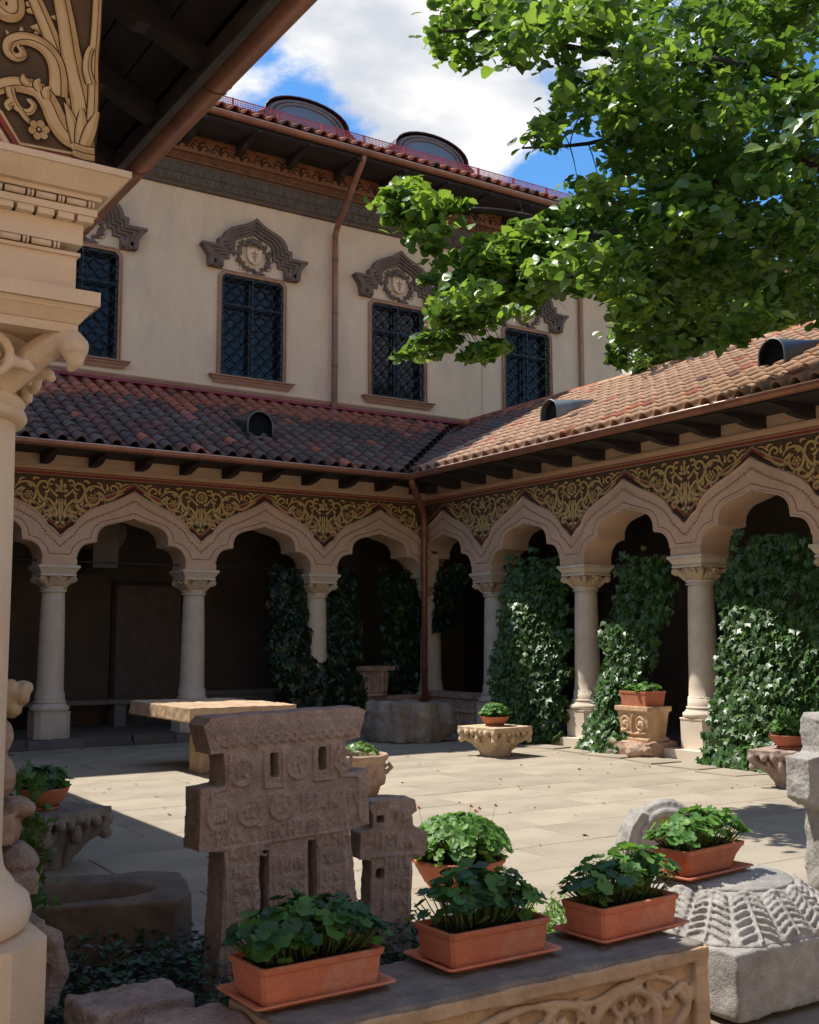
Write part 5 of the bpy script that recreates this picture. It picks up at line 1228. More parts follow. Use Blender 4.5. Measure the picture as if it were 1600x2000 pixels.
def trough(label, x, y, z, L, D, H, rz, m='terra', taper=.03, saucer=True):
    root = thing('terracotta_trough', label, 'planter', (x, y, z), (0, 0, rz)); b = MB(); t = .016
    def ring(hx, hy, zz, c=.012): return [(-hx+c, -hy, zz), (hx-c, -hy, zz), (hx, -hy+c, zz), (hx, hy-c, zz), (hx-c, hy, zz), (-hx+c, hy, zz), (-hx, hy-c, zz), (-hx, -hy+c, zz)]
    z0 = .018 if saucer else 0; hx, hy = L/2, D/2
    R = [ring(hx-taper, hy-taper*.8, z0), ring(hx-taper*.6, hy-taper*.5, z0+H*.5), ring(hx-.010, hy-.010, z0+H*.80), ring(hx-.004, hy-.004, z0+H*.83), ring(hx, hy, z0+H*.97), ring(hx-.004, hy-.004, z0+H), ring(hx-t, hy-t, z0+H), ring(hx-t-.006, hy-t-.006, z0+H*.84), ]
    vs = [v for r in R for v in r]
    b.add(vs, [(j*8+i, j*8+(i+1)%8, (j+1)*8+(i+1)%8, (j+1)*8+i) for j in range(len(R)-1) for i in range(8)]+[tuple(range(8))[::-1]])
    put(b, 'trough', [m], root)
    b = MB(); b.add(ring(hx-t-.004, hy-t-.004, z0+H*.86), [tuple(range(8))]); put(b, 'soil', ['soil'], root)
    if saucer:
        b = MB(); R = [ring(hx-.022, hy-.018, 0), ring(hx+.020, hy+.020, .022), ring(hx+.028, hy+.028, .024), ring(hx+.026, hy+.026, .030), ring(hx+.014, hy+.014, .029), ring(hx-.01, hy-.008, .010)]
        b.add([v for r in R for v in r], [(j*8+i, j*8+(i+1)%8, (j+1)*8+(i+1)%8, (j+1)*8+i) for j in range(len(R)-1) for i in range(8)]+[tuple(range(8))[::-1], tuple(range(40, 48))]); put(b, 'saucer', [m], root)
    return root, z0+H*.86
def rect(n, L, D, h, hmin=.02, spill=1.15, fx=None):
    out = []
    for i in range(n):
        x = random.uniform(-1, 1); y = random.uniform(-1, 1); hh = hmin+h*(1-abs(x)**3*.45)*(1-y*y*.35)*random.uniform(.45, 1.0)
        if fx: hh *= fx(x)
        out.append((x*L/2*spill, y*D/2*spill*1.25, hh, x*.7, y))
    return out
r, z = trough('terracotta box of small geraniums on the carved ochre block', -.16, -5.55, .67, .52, .40, .20, pi/2, 'terra_sun', .03, False)
geranium(r, z, rect(46, .34, .26, .13), .15, .042, ('leaf_ger2', 'leaf_ger'), stuff=30)
# the parapet troughs
r, z = trough('leftmost terracotta trough on the carved slab, dark geranium leaves', -9.437, -13.30, .403, .475, .245, .115, .035, 'terra', .022)
geranium(r, z, rect(165, .46, .17, .185, .02, 1.1), .2, .030, ('leaf_gerd', 'leaf_gerd', 'leaf_ger'), stuff=60)
r, z = trough('middle terracotta trough on the carved slab, with a pale scuff', -8.705, -13.30, .403, .47, .245, .118, .02, 'terra', .022)
geranium(r, z, rect(140, .42, .17, .20, .02, 1.05, lambda x: 1-.2*x), .2, .030, ('leaf_gerd', 'leaf_ger'), stuff=40)
r, z = trough('terracotta trough at the right end of the carved slab', -8.02, -13.31, .403, .465, .235, .118, .08, 'terra', .022)
geranium(r, z, rect(140, .44, .17, .185, .02, 1.15, lambda x: 1+.15*x), .2, .030, ('leaf_ger', 'leaf_gerd', 'leaf_ger2'), stuff=40)
r, z = trough('tapered terracotta trough standing on the pale carved column base', -7.12, -12.90, .458, .47, .22, .122, .13, 'terra_sun', .055)
geranium(r, z, rect(145, .44, .18, .165, .02, 1.15, lambda x: 1+.1*x), .2, .030, ('leaf_ger2', 'leaf_ger'), stuff=40)

# carved slab under the troughs
b = MB(); b.box(-9.66, -7.845, -13.572, -13.16, .05, .385); b.box(-9.66, -7.86, -13.612, -13.56, .335, .385); b.box(-7.925, -7.85, -13.612, -13.56, .05, .385)
def fs(pts, r, closed=False, y=-13.590, n=3):
    q = smooth_path(pts, n); m = len(q)
    b.tube([(a, y, z) for a, z in q], [r*(1-.45*i/m) for i in range(m)], 6)
for cx, cz, sgn in ((-8.98, .10, 1), (-8.60, .175, -1), (-8.26, .17, 1), (-9.35, .13, -1)):
    fs([(cx-.20, cz-.10*sgn), (cx-.15, cz+.06*sgn), (cx, cz+.12*sgn), (cx+.13, cz+.05*sgn), (cx+.12, cz-.07*sgn), (cx, cz-.11*sgn), (cx-.08, cz-.03*sgn), (cx-.03, cz+.04*sgn)], .025)
    for k in range(9):
        t = k*2*pi/9; b.blob((cx+.052*cos(t), -13.585, cz+.048*sin(t)), (.024, .026, .020), 7)
    b.blob((cx, -13.585, cz), (.020, .03, .020), 8)
    for k in range(4):
        t = k*1.4+.4; fs([(cx+.12*cos(t), cz+.10*sin(t)), (cx+.16*cos(t+.25), cz+.14*sin(t+.25)), (cx+.145*cos(t+.5), cz+.15*sin(t+.5))], .019, n=2)
fs([(-9.62, .22), (-9.45, .27), (-9.25, .26), (-9.1, .22), (-8.98, .27), (-8.8, .30), (-8.62, .30), (-8.45, .27), (-8.3, .30), (-8.12, .31), (-8.02, .28)], .022)
for k in range(14):
    x = -9.5+k*.115; fs([(x, .25), (x+.04, .20), (x+.075, .215), (x+.07, .25)], .016, n=2)
fs([(-8.05, .10), (-7.96, .17), (-7.97, .26), (-8.03, .24)], .02); fs([(-8.42, .04), (-8.44, .16), (-8.40, .27)], .022)
slab = ob('carved_slab', sculpt(b, 'carved_slab', ['ochrestone'], .0060, ((.14, .010), (.03, .0025), (.008, .0012))), None); tag(slab, 'long carved scrollwork slab in the foreground carrying three terracotta troughs', 'slab')
b = MB(); b.box(-9.655, -7.86, -13.600, -13.165, .365, .399); slt = ob('slab_top_crust', sculpt(b, 'slab_top_crust', ['greytop'], .0095, ((.14, .006), (.03, .003))), slab)
b = MB(); b.box(-9.95, -9.675, -13.50, -13.13, .03, .372); b.blob((-9.93, -13.32, .28), (.07, .16, .09), 10)
o = ob('stone_fragment', sculpt(b, 'stone_fragment', ['brownstone'], .011, ((.12, .025), (.03, .006)))); tag(o, 'rounded broken stone end left of the carved slab', 'stone')
# column base stone with acanthus collar
cb = thing('column_base_stone', 'pale grey carved column base on a square block at the lower right', 'column base', (-7.03, -12.97, 0))
b = MB(); b.box(-.50, .72, -.50, .45, .0, .275); ob('square_block', sculpt(b, 'square_block', ['palegrey'], .012, ((.1, .01), (.02, .004))), cb)
def coll(a, t, o=0.0):
    """point on the collar: a round neck (t = 0) that spreads to the square block (t = 1); o lifts it off the surface"""
    t = max(t, 0.0); sq = .485/max(abs(cos(a)), abs(sin(a))); sq = min(sq, .60)
    r0 = .312+(.47-.312)*t+(sq-.47)*t**2.2+o*.75; z = .446-.165*t**1.15+o*.75
    return (cos(a)*r0, sin(a)*r0, z)
b = MB(); n = 96; K = 8
vs = [coll(2*pi*i/n, k/K) for k in range(K+1) for i in range(n)]+[(0, 0, .446), (0, 0, .262)]+[(coll(2*pi*i/n, 1)[0], coll(2*pi*i/n, 1)[1], .262) for i in range(n)]
fs_ = [(k*n+i, (k+1)*n+i, (k+1)*n+(i+1)%n, k*n+(i+1)%n) for k in range(K) for i in range(n)]+[((K+1)*n, i, (i+1)%n) for i in range(n)]+[(K*n+i, (K+1)*n+2+i, (K+1)*n+2+(i+1)%n, K*n+(i+1)%n) for i in range(n)]+[((K+1)*n+1, (K+1)*n+2+(i+1)%n, (K+1)*n+2+i) for i in range(n)]
b.add(vs, fs_)
NL = 15
for k in range(NL):
    a = pi/4+2*pi*k/NL; hw = pi/NL
    b.tube([coll(a, t, .012) for t in (.05, .3, .6, .85, .98)], [.008, .009, .009, .008, .006], 5)
    b.blob(coll(a, .10, .012), (.022, .022, .013), 8)
    for s_ in (-1, 1):
        for j, t in enumerate((.12, .24, .37, .50, .63, .76, .88)):
            w_ = hw*(.72+.18*sin(3*t)); b.tube([coll(a, t-.06, .004), coll(a+s_*w_*.5, t, .012), coll(a+s_*w_*.93, t+.07, .008), coll(a+s_*w_*.98, t+.11, -.004)], [.010, .0125, .011, .006], 5)
ob('acanthus_collar', sculpt(b, 'acanthus_collar', ['palegrey'], .0058, ((.05, .003), (.012, .0014))), cb)
b = MB(); b.lathe([(.31, .43), (.318, .445), (.312, .456), (.001, .459)], 48, cap=False); put(b, 'top_disc', ['palegrey'], cb)

# the crosses
def cross_mesh(name, out, holes, th, marks, m, vox, rough):
    """upright slab cut from an outline in (a, z), with slots cut right through and raised carving on the face"""
    from mathutils.geometry import tessellate_polygon
    b = MB()
    # build in vertical cells so that slots stay open
    xs = sorted(set([round(p[0], 4) for p in out]+[round(v, 4) for h in holes for v in (h[0], h[1])]))
    step = []
    for x0, x1 in zip(xs[:-1], xs[1:]):
        k = max(1, int((x1-x0)/.03)); step += [(x0+(x1-x0)*i/k, x0+(x1-x0)*(i+1)/k) for i in range(k)]
    def spans(x):
        zs = []
        for (ax, az), (bx, bz) in zip(out, out[1:]+out[:1]):
            if (ax > x) != (bx > x): zs.append(az+(bz-az)*(x-ax)/(bx-ax))
        zs.sort(); sp = [(zs[i], zs[i+1]) for i in range(0, len(zs)-1, 2)]
        for h in holes:
            if h[0] < x < h[1]:
                ns = []
                for a, c in sp:
                    if h[3] <= a or h[2] >= c: ns.append((a, c)); continue
                    if h[2] > a: ns.append((a, h[2]))
                    if h[3] < c: ns.append((h[3], c))
                sp = ns
        return sp
    for x0, x1 in step:
        e = .002
        s0, s1, smid = spans(x0+1e-4), spans(x1-1e-4), spans((x0+x1)/2)
        if not (len(s0) == len(s1) == len(smid)): s0 = s1 = smid
        for (a0, c0), (a1, c1) in zip(s0, s1):
            vs = [(x0-e, -th/2, a0), (x1+e, -th/2, a1), (x1+e, -th/2, c1), (x0-e, -th/2, c0)]; vs += [(v[0], th/2, v[2]) for v in vs]
            b.add(vs, [(0,1,2,3),(7,6,5,4),(0,4,5,1),(1,5,6,2),(2,6,7,3),(3,7,4,0)])
    for pts, r in marks: b.tube([(a, -th/2-.0045, z) for a, z in pts], r*1.35, 5)
    return sculpt(b, name, [m], vox, rough)
GLY = {'I': [[(.5,0),(.5,1)]], 'C': [[(.85,.85),(.5,1),(.15,.7),(.15,.3),(.5,0),(.85,.15)]], 'X': [[(.1,0),(.9,1)],[(.1,1),(.9,0)]], 'N': [[(.12,0),(.12,1)],[(.12,.35),(.85,.65)],[(.85,0),(.85,1)]],
       'K': [[(.15,0),(.15,1)],[(.85,1),(.2,.5),(.85,0)]], 'A': [[(.1,0),(.5,1),(.9,0)],[(.25,.4),(.75,.4)]], 'P': [[(.2,0),(.2,1),(.75,.95),(.8,.65),(.2,.5)]], 'T': [[(.5,0),(.5,1)],[(.1,1),(.9,1)]],
       'B': [[(.2,0),(.2,1),(.75,.85),(.25,.55),(.85,.3),(.2,0)]], 'O': [[(.5,0),(.15,.5),(.5,1),(.85,.5),(.5,0)]], 'M': [[(.1,0),(.15,1),(.5,.4),(.85,1),(.9,0)]], 'H': [[(.15,0),(.15,1)],[(.85,0),(.85,1)],[(.15,.5),(.85,.5)]],
       'Y': [[(.1,1),(.5,.5)],[(.9,1),(.5,.5),(.3,0)]], 'W': [[(.1,1),(.1,.1),(.9,.1),(.9,1)],[(.5,.1),(.5,1)]]}
def words(txt, x, z, w, h, r=.0045):
    out = []
    for i, c in enumerate(txt):
        for g_ in GLY.get(c, []): out.append(([(x+(i+u*.8)*w+random.uniform(-.002, .002), z+v*h+random.uniform(-.003, .003)) for u, v in g_], r))
    return out
def ringm(cx, cz, r, t=.006, n=20): return ([(cx+r*cos(2*pi*i/n), cz+r*sin(2*pi*i/n)) for i in range(n+1)], t)
mk = []
for cx, cz, s_, rr in ((-.235, .985, 'IC', .062), (.055, .985, 'XC', .058), (-.345, .80, 'NH', .062), (-.195, .80, 'XC', .060), (-.035, .81, 'KA', .060), (.30, .99, 'IC', .05)):
    mk += [ringm(cx, cz, rr), ringm(cx, cz, rr*.80, .004)]; mk += words(s_, cx-.036, cz-.028, .036, .056, .0055)
mk += words('NNKMPIC', .07, .775, .048, .075, .005); mk += words('PAKATHCMIPBOIM', -.37, .675, .052, .062, .005)
mk += words('ITHM', .13, .605, .052, .055, .005); mk += words('KIMC', -.30, .60, .05, .055, .005)
for k, (w1, w2, w3) in enumerate((('NKC', 'MHB', 'XAP'), ('PAB', 'OKC', 'BOI'), ('TAC', 'YPC', 'NMI'), ('ICO', 'PA', ''))): 
    z_ = .52-.075*k; mk += words(w1, -.28, z_, .045, .05, .0045)+words(w2, -.045, z_, .045, .05, .0045)+words(w3, .185, z_, .048, .05, .0045)
# borders
mk += [([(-.385, .725), (-.385, .905), (-.30, .915), (-.295, 1.065)], .006), ([(.385, .70), (.385, .905), (.285, .915), (.28, 1.07)], .006), ([(-.385, .655), (.385, .665)], .004)]
for x0 in (-.315, -.175, -.075, .08, .165, .30): mk.append(([(x0, .06), (x0+.0, .60)], .0045))
mk += [([(-.12, .90), (-.12, 1.07)], .006), ([(-.025, .90), (-.025, 1.07)], .006), ([(-.12, .90), (-.025, .90)], .006), ([(.14, .91), (.14, 1.07)], .006), ([(.235, .91), (.235, 1.07)], .006), ([(.14, .91), (.235, .91)], .006)]
for i in range(15):   # braided band on the lintel
    x0 = -.365+i*.05; mk += [([(x0, 1.10), (x0+.045, 1.145)], .007), ([(x0+.045, 1.10), (x0+.025, 1.122)], .005), ([(x0+.02, 1.128), (x0, 1.145)], .005), ([(x0, 1.15), (x0+.04, 1.185)], .006)]
out = [(-.36, 0), (.40, 0), (.335, .66), (.44, .675), (.445, .93), (.33, .925), (.315, 1.075), (.40, 1.085), (.435, 1.215), (.40, 1.235), (-.385, 1.235), (-.42, 1.20), (-.385, 1.075), (-.32, 1.07), (-.315, .93), (-.435, .925), (-.445, .655), (-.32, .64)]
holes = [(-.092, -.045, .945, 1.055), (.168, .212, .955, 1.06), (-.150, -.100, .0, .625), (.100, .150, .0, .640)]
me = cross_mesh('stone_cross', out, holes, .17, mk, 'brownstone', .0050, ((.12, .006), (.03, .002), (.008, .0016)))
o = ob('stone_cross', me, None, (-8.845, -11.93, .0), (0, radians(-1.5), radians(2))); tag(o, 'large worn brown stone cross with braided top and inscribed face', 'stone cross')
random.seed(5)
mk = words('IB', .0, .86, .06, .07, .005)+words('NXKA', -.12, .70, .07, .085, .006)+words('NNI', -.05, .58, .06, .06, .005)+words('HC', .0, .46, .06, .06, .005)+words('MK', .0, .36, .06, .06, .005)
mk += [([(-.14, .655), (.20, .66)], .005), ([(-.05, .30), (-.05, .60)], .005), ([(.12, .30), (.12, .60)], .005)]
out = [(-.14, 0), (.15, 0), (.145, .63), (.235, .64), (.245, .79), (.15, .83), (.13, .90), (.165, .92), (.155, .985), (.12, 1.005), (-.15, .985), (-.17, .94), (-.14, .90), (-.14, .82), (-.22, .80), (-.22, .64), (-.14, .63)]
me = cross_mesh('stone_cross', out, [(-.115, -.06, .855, .90), (-.10, -.05, .52, .58)], .15, mk, 'brownstone', .0075, ((.1, .008), (.03, .004)))
o = ob('stone_cross', me, None, (-8.20, -11.78, -.05), (0, radians(2), radians(-8)))
o.scale = (.80, .9, .82); tag(o, 'small worn stone cross leaning behind the right side of the large cross', 'stone cross')
out = [(-.11, 0), (.15, 0), (.14, .62), (.27, .64), (.27, .90), (.13, .93), (.125, 1.14), (.09, 1.17), (-.09, 1.17), (-.115, 1.14), (-.12, .93), (-.235, .90), (-.24, .66), (-.16, .60), (-.115, .60)]
me = cross_mesh('stone_cross', out, [], .2, [([(-.22, .70), (.1, .70)], .003)], 'palegrey', .009, ((.1, .014), (.02, .006), (.008, .003)))
o = ob('stone_cross', me, None, (-5.27, -12.26, -.06), (0, radians(1), radians(-12))); tag(o, 'rough grey granite cross cut off by the right picture edge', 'stone cross')

# arched broken stone behind the right trough
b = MB(); 
b.add([(-.24, -.13, 0), (.12, -.13, 0), (.12, -.13, .55), (-.02, -.13, .60), (-.10, -.13, .50), (-.24, -.13, .12), (-.24, .13, 0), (.12, .13, 0), (.12, .13, .55), (-.02, .13, .60), (-.10, .13, .50), (-.24, .13, .12)], [(0,1,2,3,4,5),(11,10,9,8,7,6),(0,6,7,1),(1,7,8,2),(2,8,9,3),(3,9,10,4),(4,10,11,5),(5,11,6,0)])
n = 16; cx_ = .20
arc = [(cx_-.24*cos(pi*i/n), .37+.25*sin(pi*i/n)) for i in range(n+1)]
b.prism([(cx_-.24, .0), (cx_+.24, .0), (cx_+.24, .37)]+[(a, z) for a, z in arc[::-1]][1:-1]+[(cx_-.24, .37)], -.03, .13)
for rr, yy, th in ((.225, -.13, .026), (.195, -.085, .018)):
    b.tube([(cx_-rr, yy, 0)]+[(cx_-rr*cos(pi*i/n), yy, .37+rr*1.04*sin(pi*i/n)) for i in range(n+1)]+[(cx_+rr, yy, 0)], th, 6)
b.box(cx_-.25, cx_-.20, -.14, .1, 0, .37); b.box(cx_+.20, cx_+.25, -.14, .1, 0, .37)
b.tube([(a, -.06, z) for a, z in [(cx_-.25*cos(pi*i/n), .37+.26*sin(pi*i/n)) for i in range(n+1)]], .06, 8)
o = ob('arched_stone', sculpt(b, 'arched_stone', ['palegrey'], .0085, ((.1, .010), (.03, .003))), None, (-6.05, -11.42, -.02), (0, 0, -.45)); o.scale = (.80, .85, .84); tag(o, 'broken grey stone with a carved arched recess, behind the right-hand trough', 'stone')
b = MB(); b.prism([(cx_-.175, .0), (cx_+.175, .0), (cx_+.175, .37)]+[(cx_+.175*cos(pi*i/n), .37+.19*sin(pi*i/n)) for i in range(1, n)]+[(cx_-.175, .37)], -.045, -.02)
for pts in ([(cx_-.12, .12), (cx_-.06, .25), (cx_-.10, .38), (cx_-.02, .46)], [(cx_+.02, .1), (cx_+.05, .24), (cx_+.0, .36), (cx_+.07, .45)], [(cx_-.05, .2), (cx_+.08, .28)]): b.tube([(a, -.048, z) for a, z in smooth_path(pts, 4)], .022, 6)
ob('arched_recess', sculpt(b, 'arched_recess', ['ochrestone'], .0085, ((.04, .005),)), o)

# stone basin
b = MB(); H = .30; n = 28
bx = [(-.78, -.30), (.42, -.36), (.52, -.12), (.47, .40), (-.62, .46), (-.80, .1)]
oval = [(.38*cos(2*pi*i/n)*1.25-.14, .25*sin(2*pi*i/n)+.03) for i in range(n)]
def outer(t):
    d = Vector((cos(t), sin(t))); best = 9
    for (ax, ay), (cx, cy) in zip(bx, bx[1:]+bx[:1]):
        ex, ey = cx-ax, cy-ay; den = d.x*ey-d.y*ex
        if abs(den) < 1e-9: continue
        s = (ax*ey-ay*ex)/den; u = (ax*d.y-ay*d.x)/den
        if s > 0 and -1e-6 <= u <= 1+1e-6: best = min(best, s)
    return (d.x*best, d.y*best)
R0 = [outer(2*pi*i/n) for i in range(n)]
vs = [(x, y, 0) for x, y in R0]+[(x, y, H) for x, y in R0]+[(x, y, H-.01) for x, y in oval]+[(x*.93-.01, y*.9, H-.06) for x, y in oval]+[(x*.8, y*.75, H-.17) for x, y in oval]
fs_ = [(j*n+i, j*n+(i+1)%n, (j+1)*n+(i+1)%n, (j+1)*n+i) for j in range(4) for i in range(n)]+[tuple(range(n))[::-1], tuple(range(4*n, 5*n))]
b.add(vs, fs_)
o = ob('stone_basin', sculpt(b, 'stone_basin', ['basinstone'], .014, ((.2, .010), (.05, .005))), None, (-9.44, -10.92, 0), (0, 0, -.35)); tag(o, 'low stone basin with an oval hollow in the shade', 'basin')
# stacked carved fragments beside the near pier
def frag(label, x, y, z, parts, m='pinkstone', rz=0, vox=.0085, rough=((.1, .009), (.03, .005), (.010, .0018))):
    b = MB()
    for p in parts:
        if p[0] == 'b': b.box(*p[1])
        elif p[0] == 'e': b.blob(p[1], p[2], 12)
        elif p[0] == 't': b.tube(p[1], p[2], 8)
    o = ob('carved_fragment', sculpt(b, 'carved_fragment', [m], vox, rough), None, (x, y, z), (0, 0, rz)); return tag(o, label, 'stone')
frag('bottom stone of the stack at left, with a curled scroll', -10.09, -12.05, 0, [('b', (-.30, .07, -.2, .2, 0, .50)), ('e', (.06, -.08, .30), (.09, .12, .13)), ('t', [(.02, -.2, .48), (.10, -.2, .42), (.13, -.18, .30), (.09, -.18, .16), (.03, -.16, .10)], [.03, .045, .05, .04, .02]), ('t', [(-.1, -.2, .36), (0, -.22, .40), (.07, -.2, .34)], .03)], 'brownstone')
frag('thick moulded stone, second from the bottom of the stack at left', -10.10, -12.03, .50, [('b', (-.30, .02, -.18, .18, 0, .09)), ('b', (-.30, .06, -.2, .2, .09, .17)), ('e', (.0, 0, .20), (.10, .20, .08))], 'brownstone')
frag('broken stone with a jutting ledge, in the middle of the stack at left', -10.10, -12.02, .775, [('b', (-.30, -.03, -.16, .16, 0, .12)), ('e', (.01, -.02, .13), (.075, .14, .04)), ('e', (-.05, 0, .06), (.08, .15, .10))], 'pinkstone')
frag('tall worn figure-like stone near the top of the stack at left', -10.12, -12.0, .955, [('b', (-.25, -.06, -.12, .12, 0, .30)), ('e', (-.05, -.05, .08), (.065, .10, .10)), ('e', (-.055, -.04, .23), (.055, .10, .09))], 'pinkstone')
frag('pale flower-shaped stone on top of the stack at left', -10.11, -12.0, 1.265, [('b', (-.25, -.02, -.12, .12, 0.02, .15)), ('e', (.0, -.04, .09), (.055, .10, .055)), ('e', (.025, -.06, .115), (.04, .05, .035)), ('e', (-.03, -.05, .03), (.05, .08, .04))], 'capstone')
o = frag('low broken carved block in the lower left foreground', -9.86, -12.72, 0, [('b', (-.17, .20, -.14, .12, 0, .315)), ('e', (.16, -.02, .24), (.08, .13, .07)), ('b', (-.15, .16, -.155, .1, .22, .27))], 'brownstone', .12, .009, ((.1, .018), (.03, .007)))

# ================================================================== plants
# dark ground cover in the bed
LOW = ([(0,0,0),(.25,.45,.05),(0,1,-.03),(-.25,.45,.05)], [(0,1,2),(0,2,3)])
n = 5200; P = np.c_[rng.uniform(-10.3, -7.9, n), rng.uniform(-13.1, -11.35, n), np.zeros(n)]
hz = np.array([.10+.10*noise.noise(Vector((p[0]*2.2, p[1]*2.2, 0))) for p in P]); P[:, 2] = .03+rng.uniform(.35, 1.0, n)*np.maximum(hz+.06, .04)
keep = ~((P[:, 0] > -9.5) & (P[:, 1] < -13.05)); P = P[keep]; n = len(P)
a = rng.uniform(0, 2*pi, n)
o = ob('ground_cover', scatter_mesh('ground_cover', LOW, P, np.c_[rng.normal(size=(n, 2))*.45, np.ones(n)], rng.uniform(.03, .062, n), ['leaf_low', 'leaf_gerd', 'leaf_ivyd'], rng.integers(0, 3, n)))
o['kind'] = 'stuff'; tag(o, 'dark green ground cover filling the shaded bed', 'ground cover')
# sunlit weeds between the troughs
n = 2600; cx = np.where(rng.uniform(size=n) < .45, -8.15, -7.62); cy = np.where(cx < -8, -12.55, -12.45)
P = np.c_[cx+rng.normal(size=n)*.13, cy+rng.normal(size=n)*.15, rng.uniform(.02, .34, n)*rng.uniform(.4, 1, n)]
o = ob('weeds', scatter_mesh('weeds', LOW, P, np.c_[rng.normal(size=(n, 2))*.7, np.ones(n)*.6], rng.uniform(.03, .055, n), ['leaf_weed', 'leaf_ger2'], rng.integers(0, 2, n)))
o['kind'] = 'stuff'; tag(o, 'bright yellow-green weeds growing between the terracotta troughs', 'weeds')
n = 300; P = np.c_[-9.95+rng.normal(size=n)*.06, -11.6+rng.normal(size=n)*.12, rng.uniform(.1, 1.0, n)]
o = ob('climber', scatter_mesh('climber', IVT, P, rng.normal(size=(n, 3))+np.array([0, -.8, .4]), rng.uniform(.03, .05, n), ['leaf_ivy2', 'leaf_ger'], rng.integers(0, 2, n))); o['kind'] = 'stuff'; tag(o, 'green climber leaves showing between the stacked stones at left', 'climber')

# ivy curtains
def ivy(label, fn, n, size, mats, nparts=150, group='ivy curtains on the arcades', wts=(.75, .25), dens=None, seed=1):
    """fn(u, v, w) -> point and outward normal; u across, v up, w depth"""
    rr = np.random.default_rng(seed); root = thing('ivy', label, 'ivy')
    P = []; N = []
    while len(P) < n:
        u, v, w_ = rr.uniform(), rr.uniform(), rr.uniform()**1.6
        r = fn(u, v, w_, rr)
        if r is None: continue
        P.append(r[0]); N.append(r[1])
    P = np.array(P); N = np.array(N); N = N/np.linalg.norm(N, axis=1, keepdims=True)
    N = N*.9+rr.normal(size=N.shape)*.42+np.array([0, 0, .35])
    T = np.c_[rr.normal(size=(n, 2))*.35, -np.ones(n)]
    S = rr.uniform(.7, 1.25, n)*size; mi = (rr.uniform(size=n) < wts[1]).astype(int)
    d = ((P-np.array(CAMP))**2).sum(1); order = np.argsort(d); pi_ = set(rr.choice(order[:n//2], nparts, replace=False)) if nparts else set()
    rest = np.array([i for i in range(n) if i not in pi_])
    me = scatter_mesh('foliage', IVT, P[rest], N[rest], S[rest], mats, mi[rest], T=T[rest]); o = ob('foliage', me, root); o['kind'] = 'stuff'
    for i in pi_:
        nn = Vector(N[i]).normalized(); a = Vector(T[i]); a = (a-nn*a.dot(nn)).normalized(); bb = a.cross(nn)*-1
        bb = nn.cross(a)*-1 if False else Vector(np.cross(nn, a))
        o = ob('leaf', IVM[mats[mi[i]]], root); s = S[i]
        o.matrix_basis = Matrix(((bb.x*s, a.x*s, nn.x*s, P[i][0]), (bb.y*s, a.y*s, nn.y*s, P[i][1]), (bb.z*s, a.z*s, nn.z*s, P[i][2]), (0, 0, 0, 1)))
    sb = MB()
    for k in range(5):
        u = rr.uniform(.25, .75); pts = []
        for j in range(9):
            q = fn(u+.05*sin(j+k), j/8*.8, .05, rr, True)
            if q is not None: pts.append(tuple(Vector(q[0])-Vector(q[1]).normalized()*.12))
        if len(pts) > 2: sb.tube(pts, .012, 5)
    if sb.v: put(sb, 'stems', ['bark'], root)
    return root
def lerp_tab(tab, v):
    for (v0, *a), (v1, *b_) in zip(tab[:-1], tab[1:]):
        if v0 <= v <= v1 or v1 == tab[-1][0]:
            t = (v-v0)/(v1-v0)
            if v <= v1: return [x+(y-x)*t for x, y in zip(a, b_)]
    return list(tab[-1][1:])
def curtain(tab, zlo, zhi, flip=False):
    """tab rows: height fraction, y far, y near, x far, x near, bulge"""
    def fn(u, v, w_, rr, stem=False):
        yf, yn, xf, xn, bl = lerp_tab(tab, v); n_ = noise.noise(Vector((u*2.5+zlo, v*4, tab[0][1])))
        y = yf+(yn-yf)*u; s = sin(pi*u)
        e = min(u, 1-u)*abs(yn-yf)
        if not stem and (e < .10 and noise.noise(Vector((u*9, v*15, 1+tab[0][1]))) < .0): return None
        if not stem and v > .9 and noise.noise(Vector((u*7, v*20, 2))) < (v-.93)*6: return None
        xx = xf+(xn-xf)*u-bl*s-.07*n_+w_*.16
        z = zlo+(zhi-zlo)*v
        slope = (xn-xf)/max(abs(yn-yf), .1)
        nx, ny = -1, -slope-bl*pi*cos(pi*u)*.6
        if flip: return (y, xx, z), (ny, nx, .15)
        return (xx, y, z), (nx, ny, .15)
    return fn
ivy('sunlit ivy curtain between the first and second right columns', curtain([(0, -2.75, -3.75, -.62, -.25, .15), (.12, -2.6, -3.85, -.60, -.05, .18), (.5, -2.62, -3.86, -.50, .02, .12), (.8, -2.55, -3.78, -.28, .08, .1), (1, -2.3, -3.6, .0, .10, .05)], .02, 3.02), 2900, .088, ['leaf_ivy', 'leaf_ivy2'], 170, wts=(.8, .2), seed=2)
ivy('narrow sunlit ivy curtain spreading over the floor left of the carved box', curtain([(0, -4.42, -5.72, -.42, -.38, .15), (.15, -4.62, -5.45, -.32, -.22, .12), (.45, -4.80, -5.55, -.24, .02, .08), (.62, -4.80, -5.66, -.22, .06, .06), (.66, -4.8, -5.9, .0, .12, .05), (1, -4.85, -5.85, .10, .14, .04)], .02, 2.88), 2300, .082, ['leaf_ivy', 'leaf_ivy2'], 150, wts=(.82, .18), seed=3)
ivy('broad tall ivy curtain right of the third right column, behind the brown stand', curtain([(0, -6.70, -8.35, -.45, -.30, .20), (.15, -6.85, -8.45, -.40, -.10, .18), (.45, -6.98, -8.48, -.30, .02, .14), (.75, -6.90, -8.40, -.12, .06, .08), (1, -7.0, -8.35, .06, .10, .03)], .02, 3.02), 3100, .090, ['leaf_ivy', 'leaf_ivy2'], 170, wts=(.8, .2), seed=4)
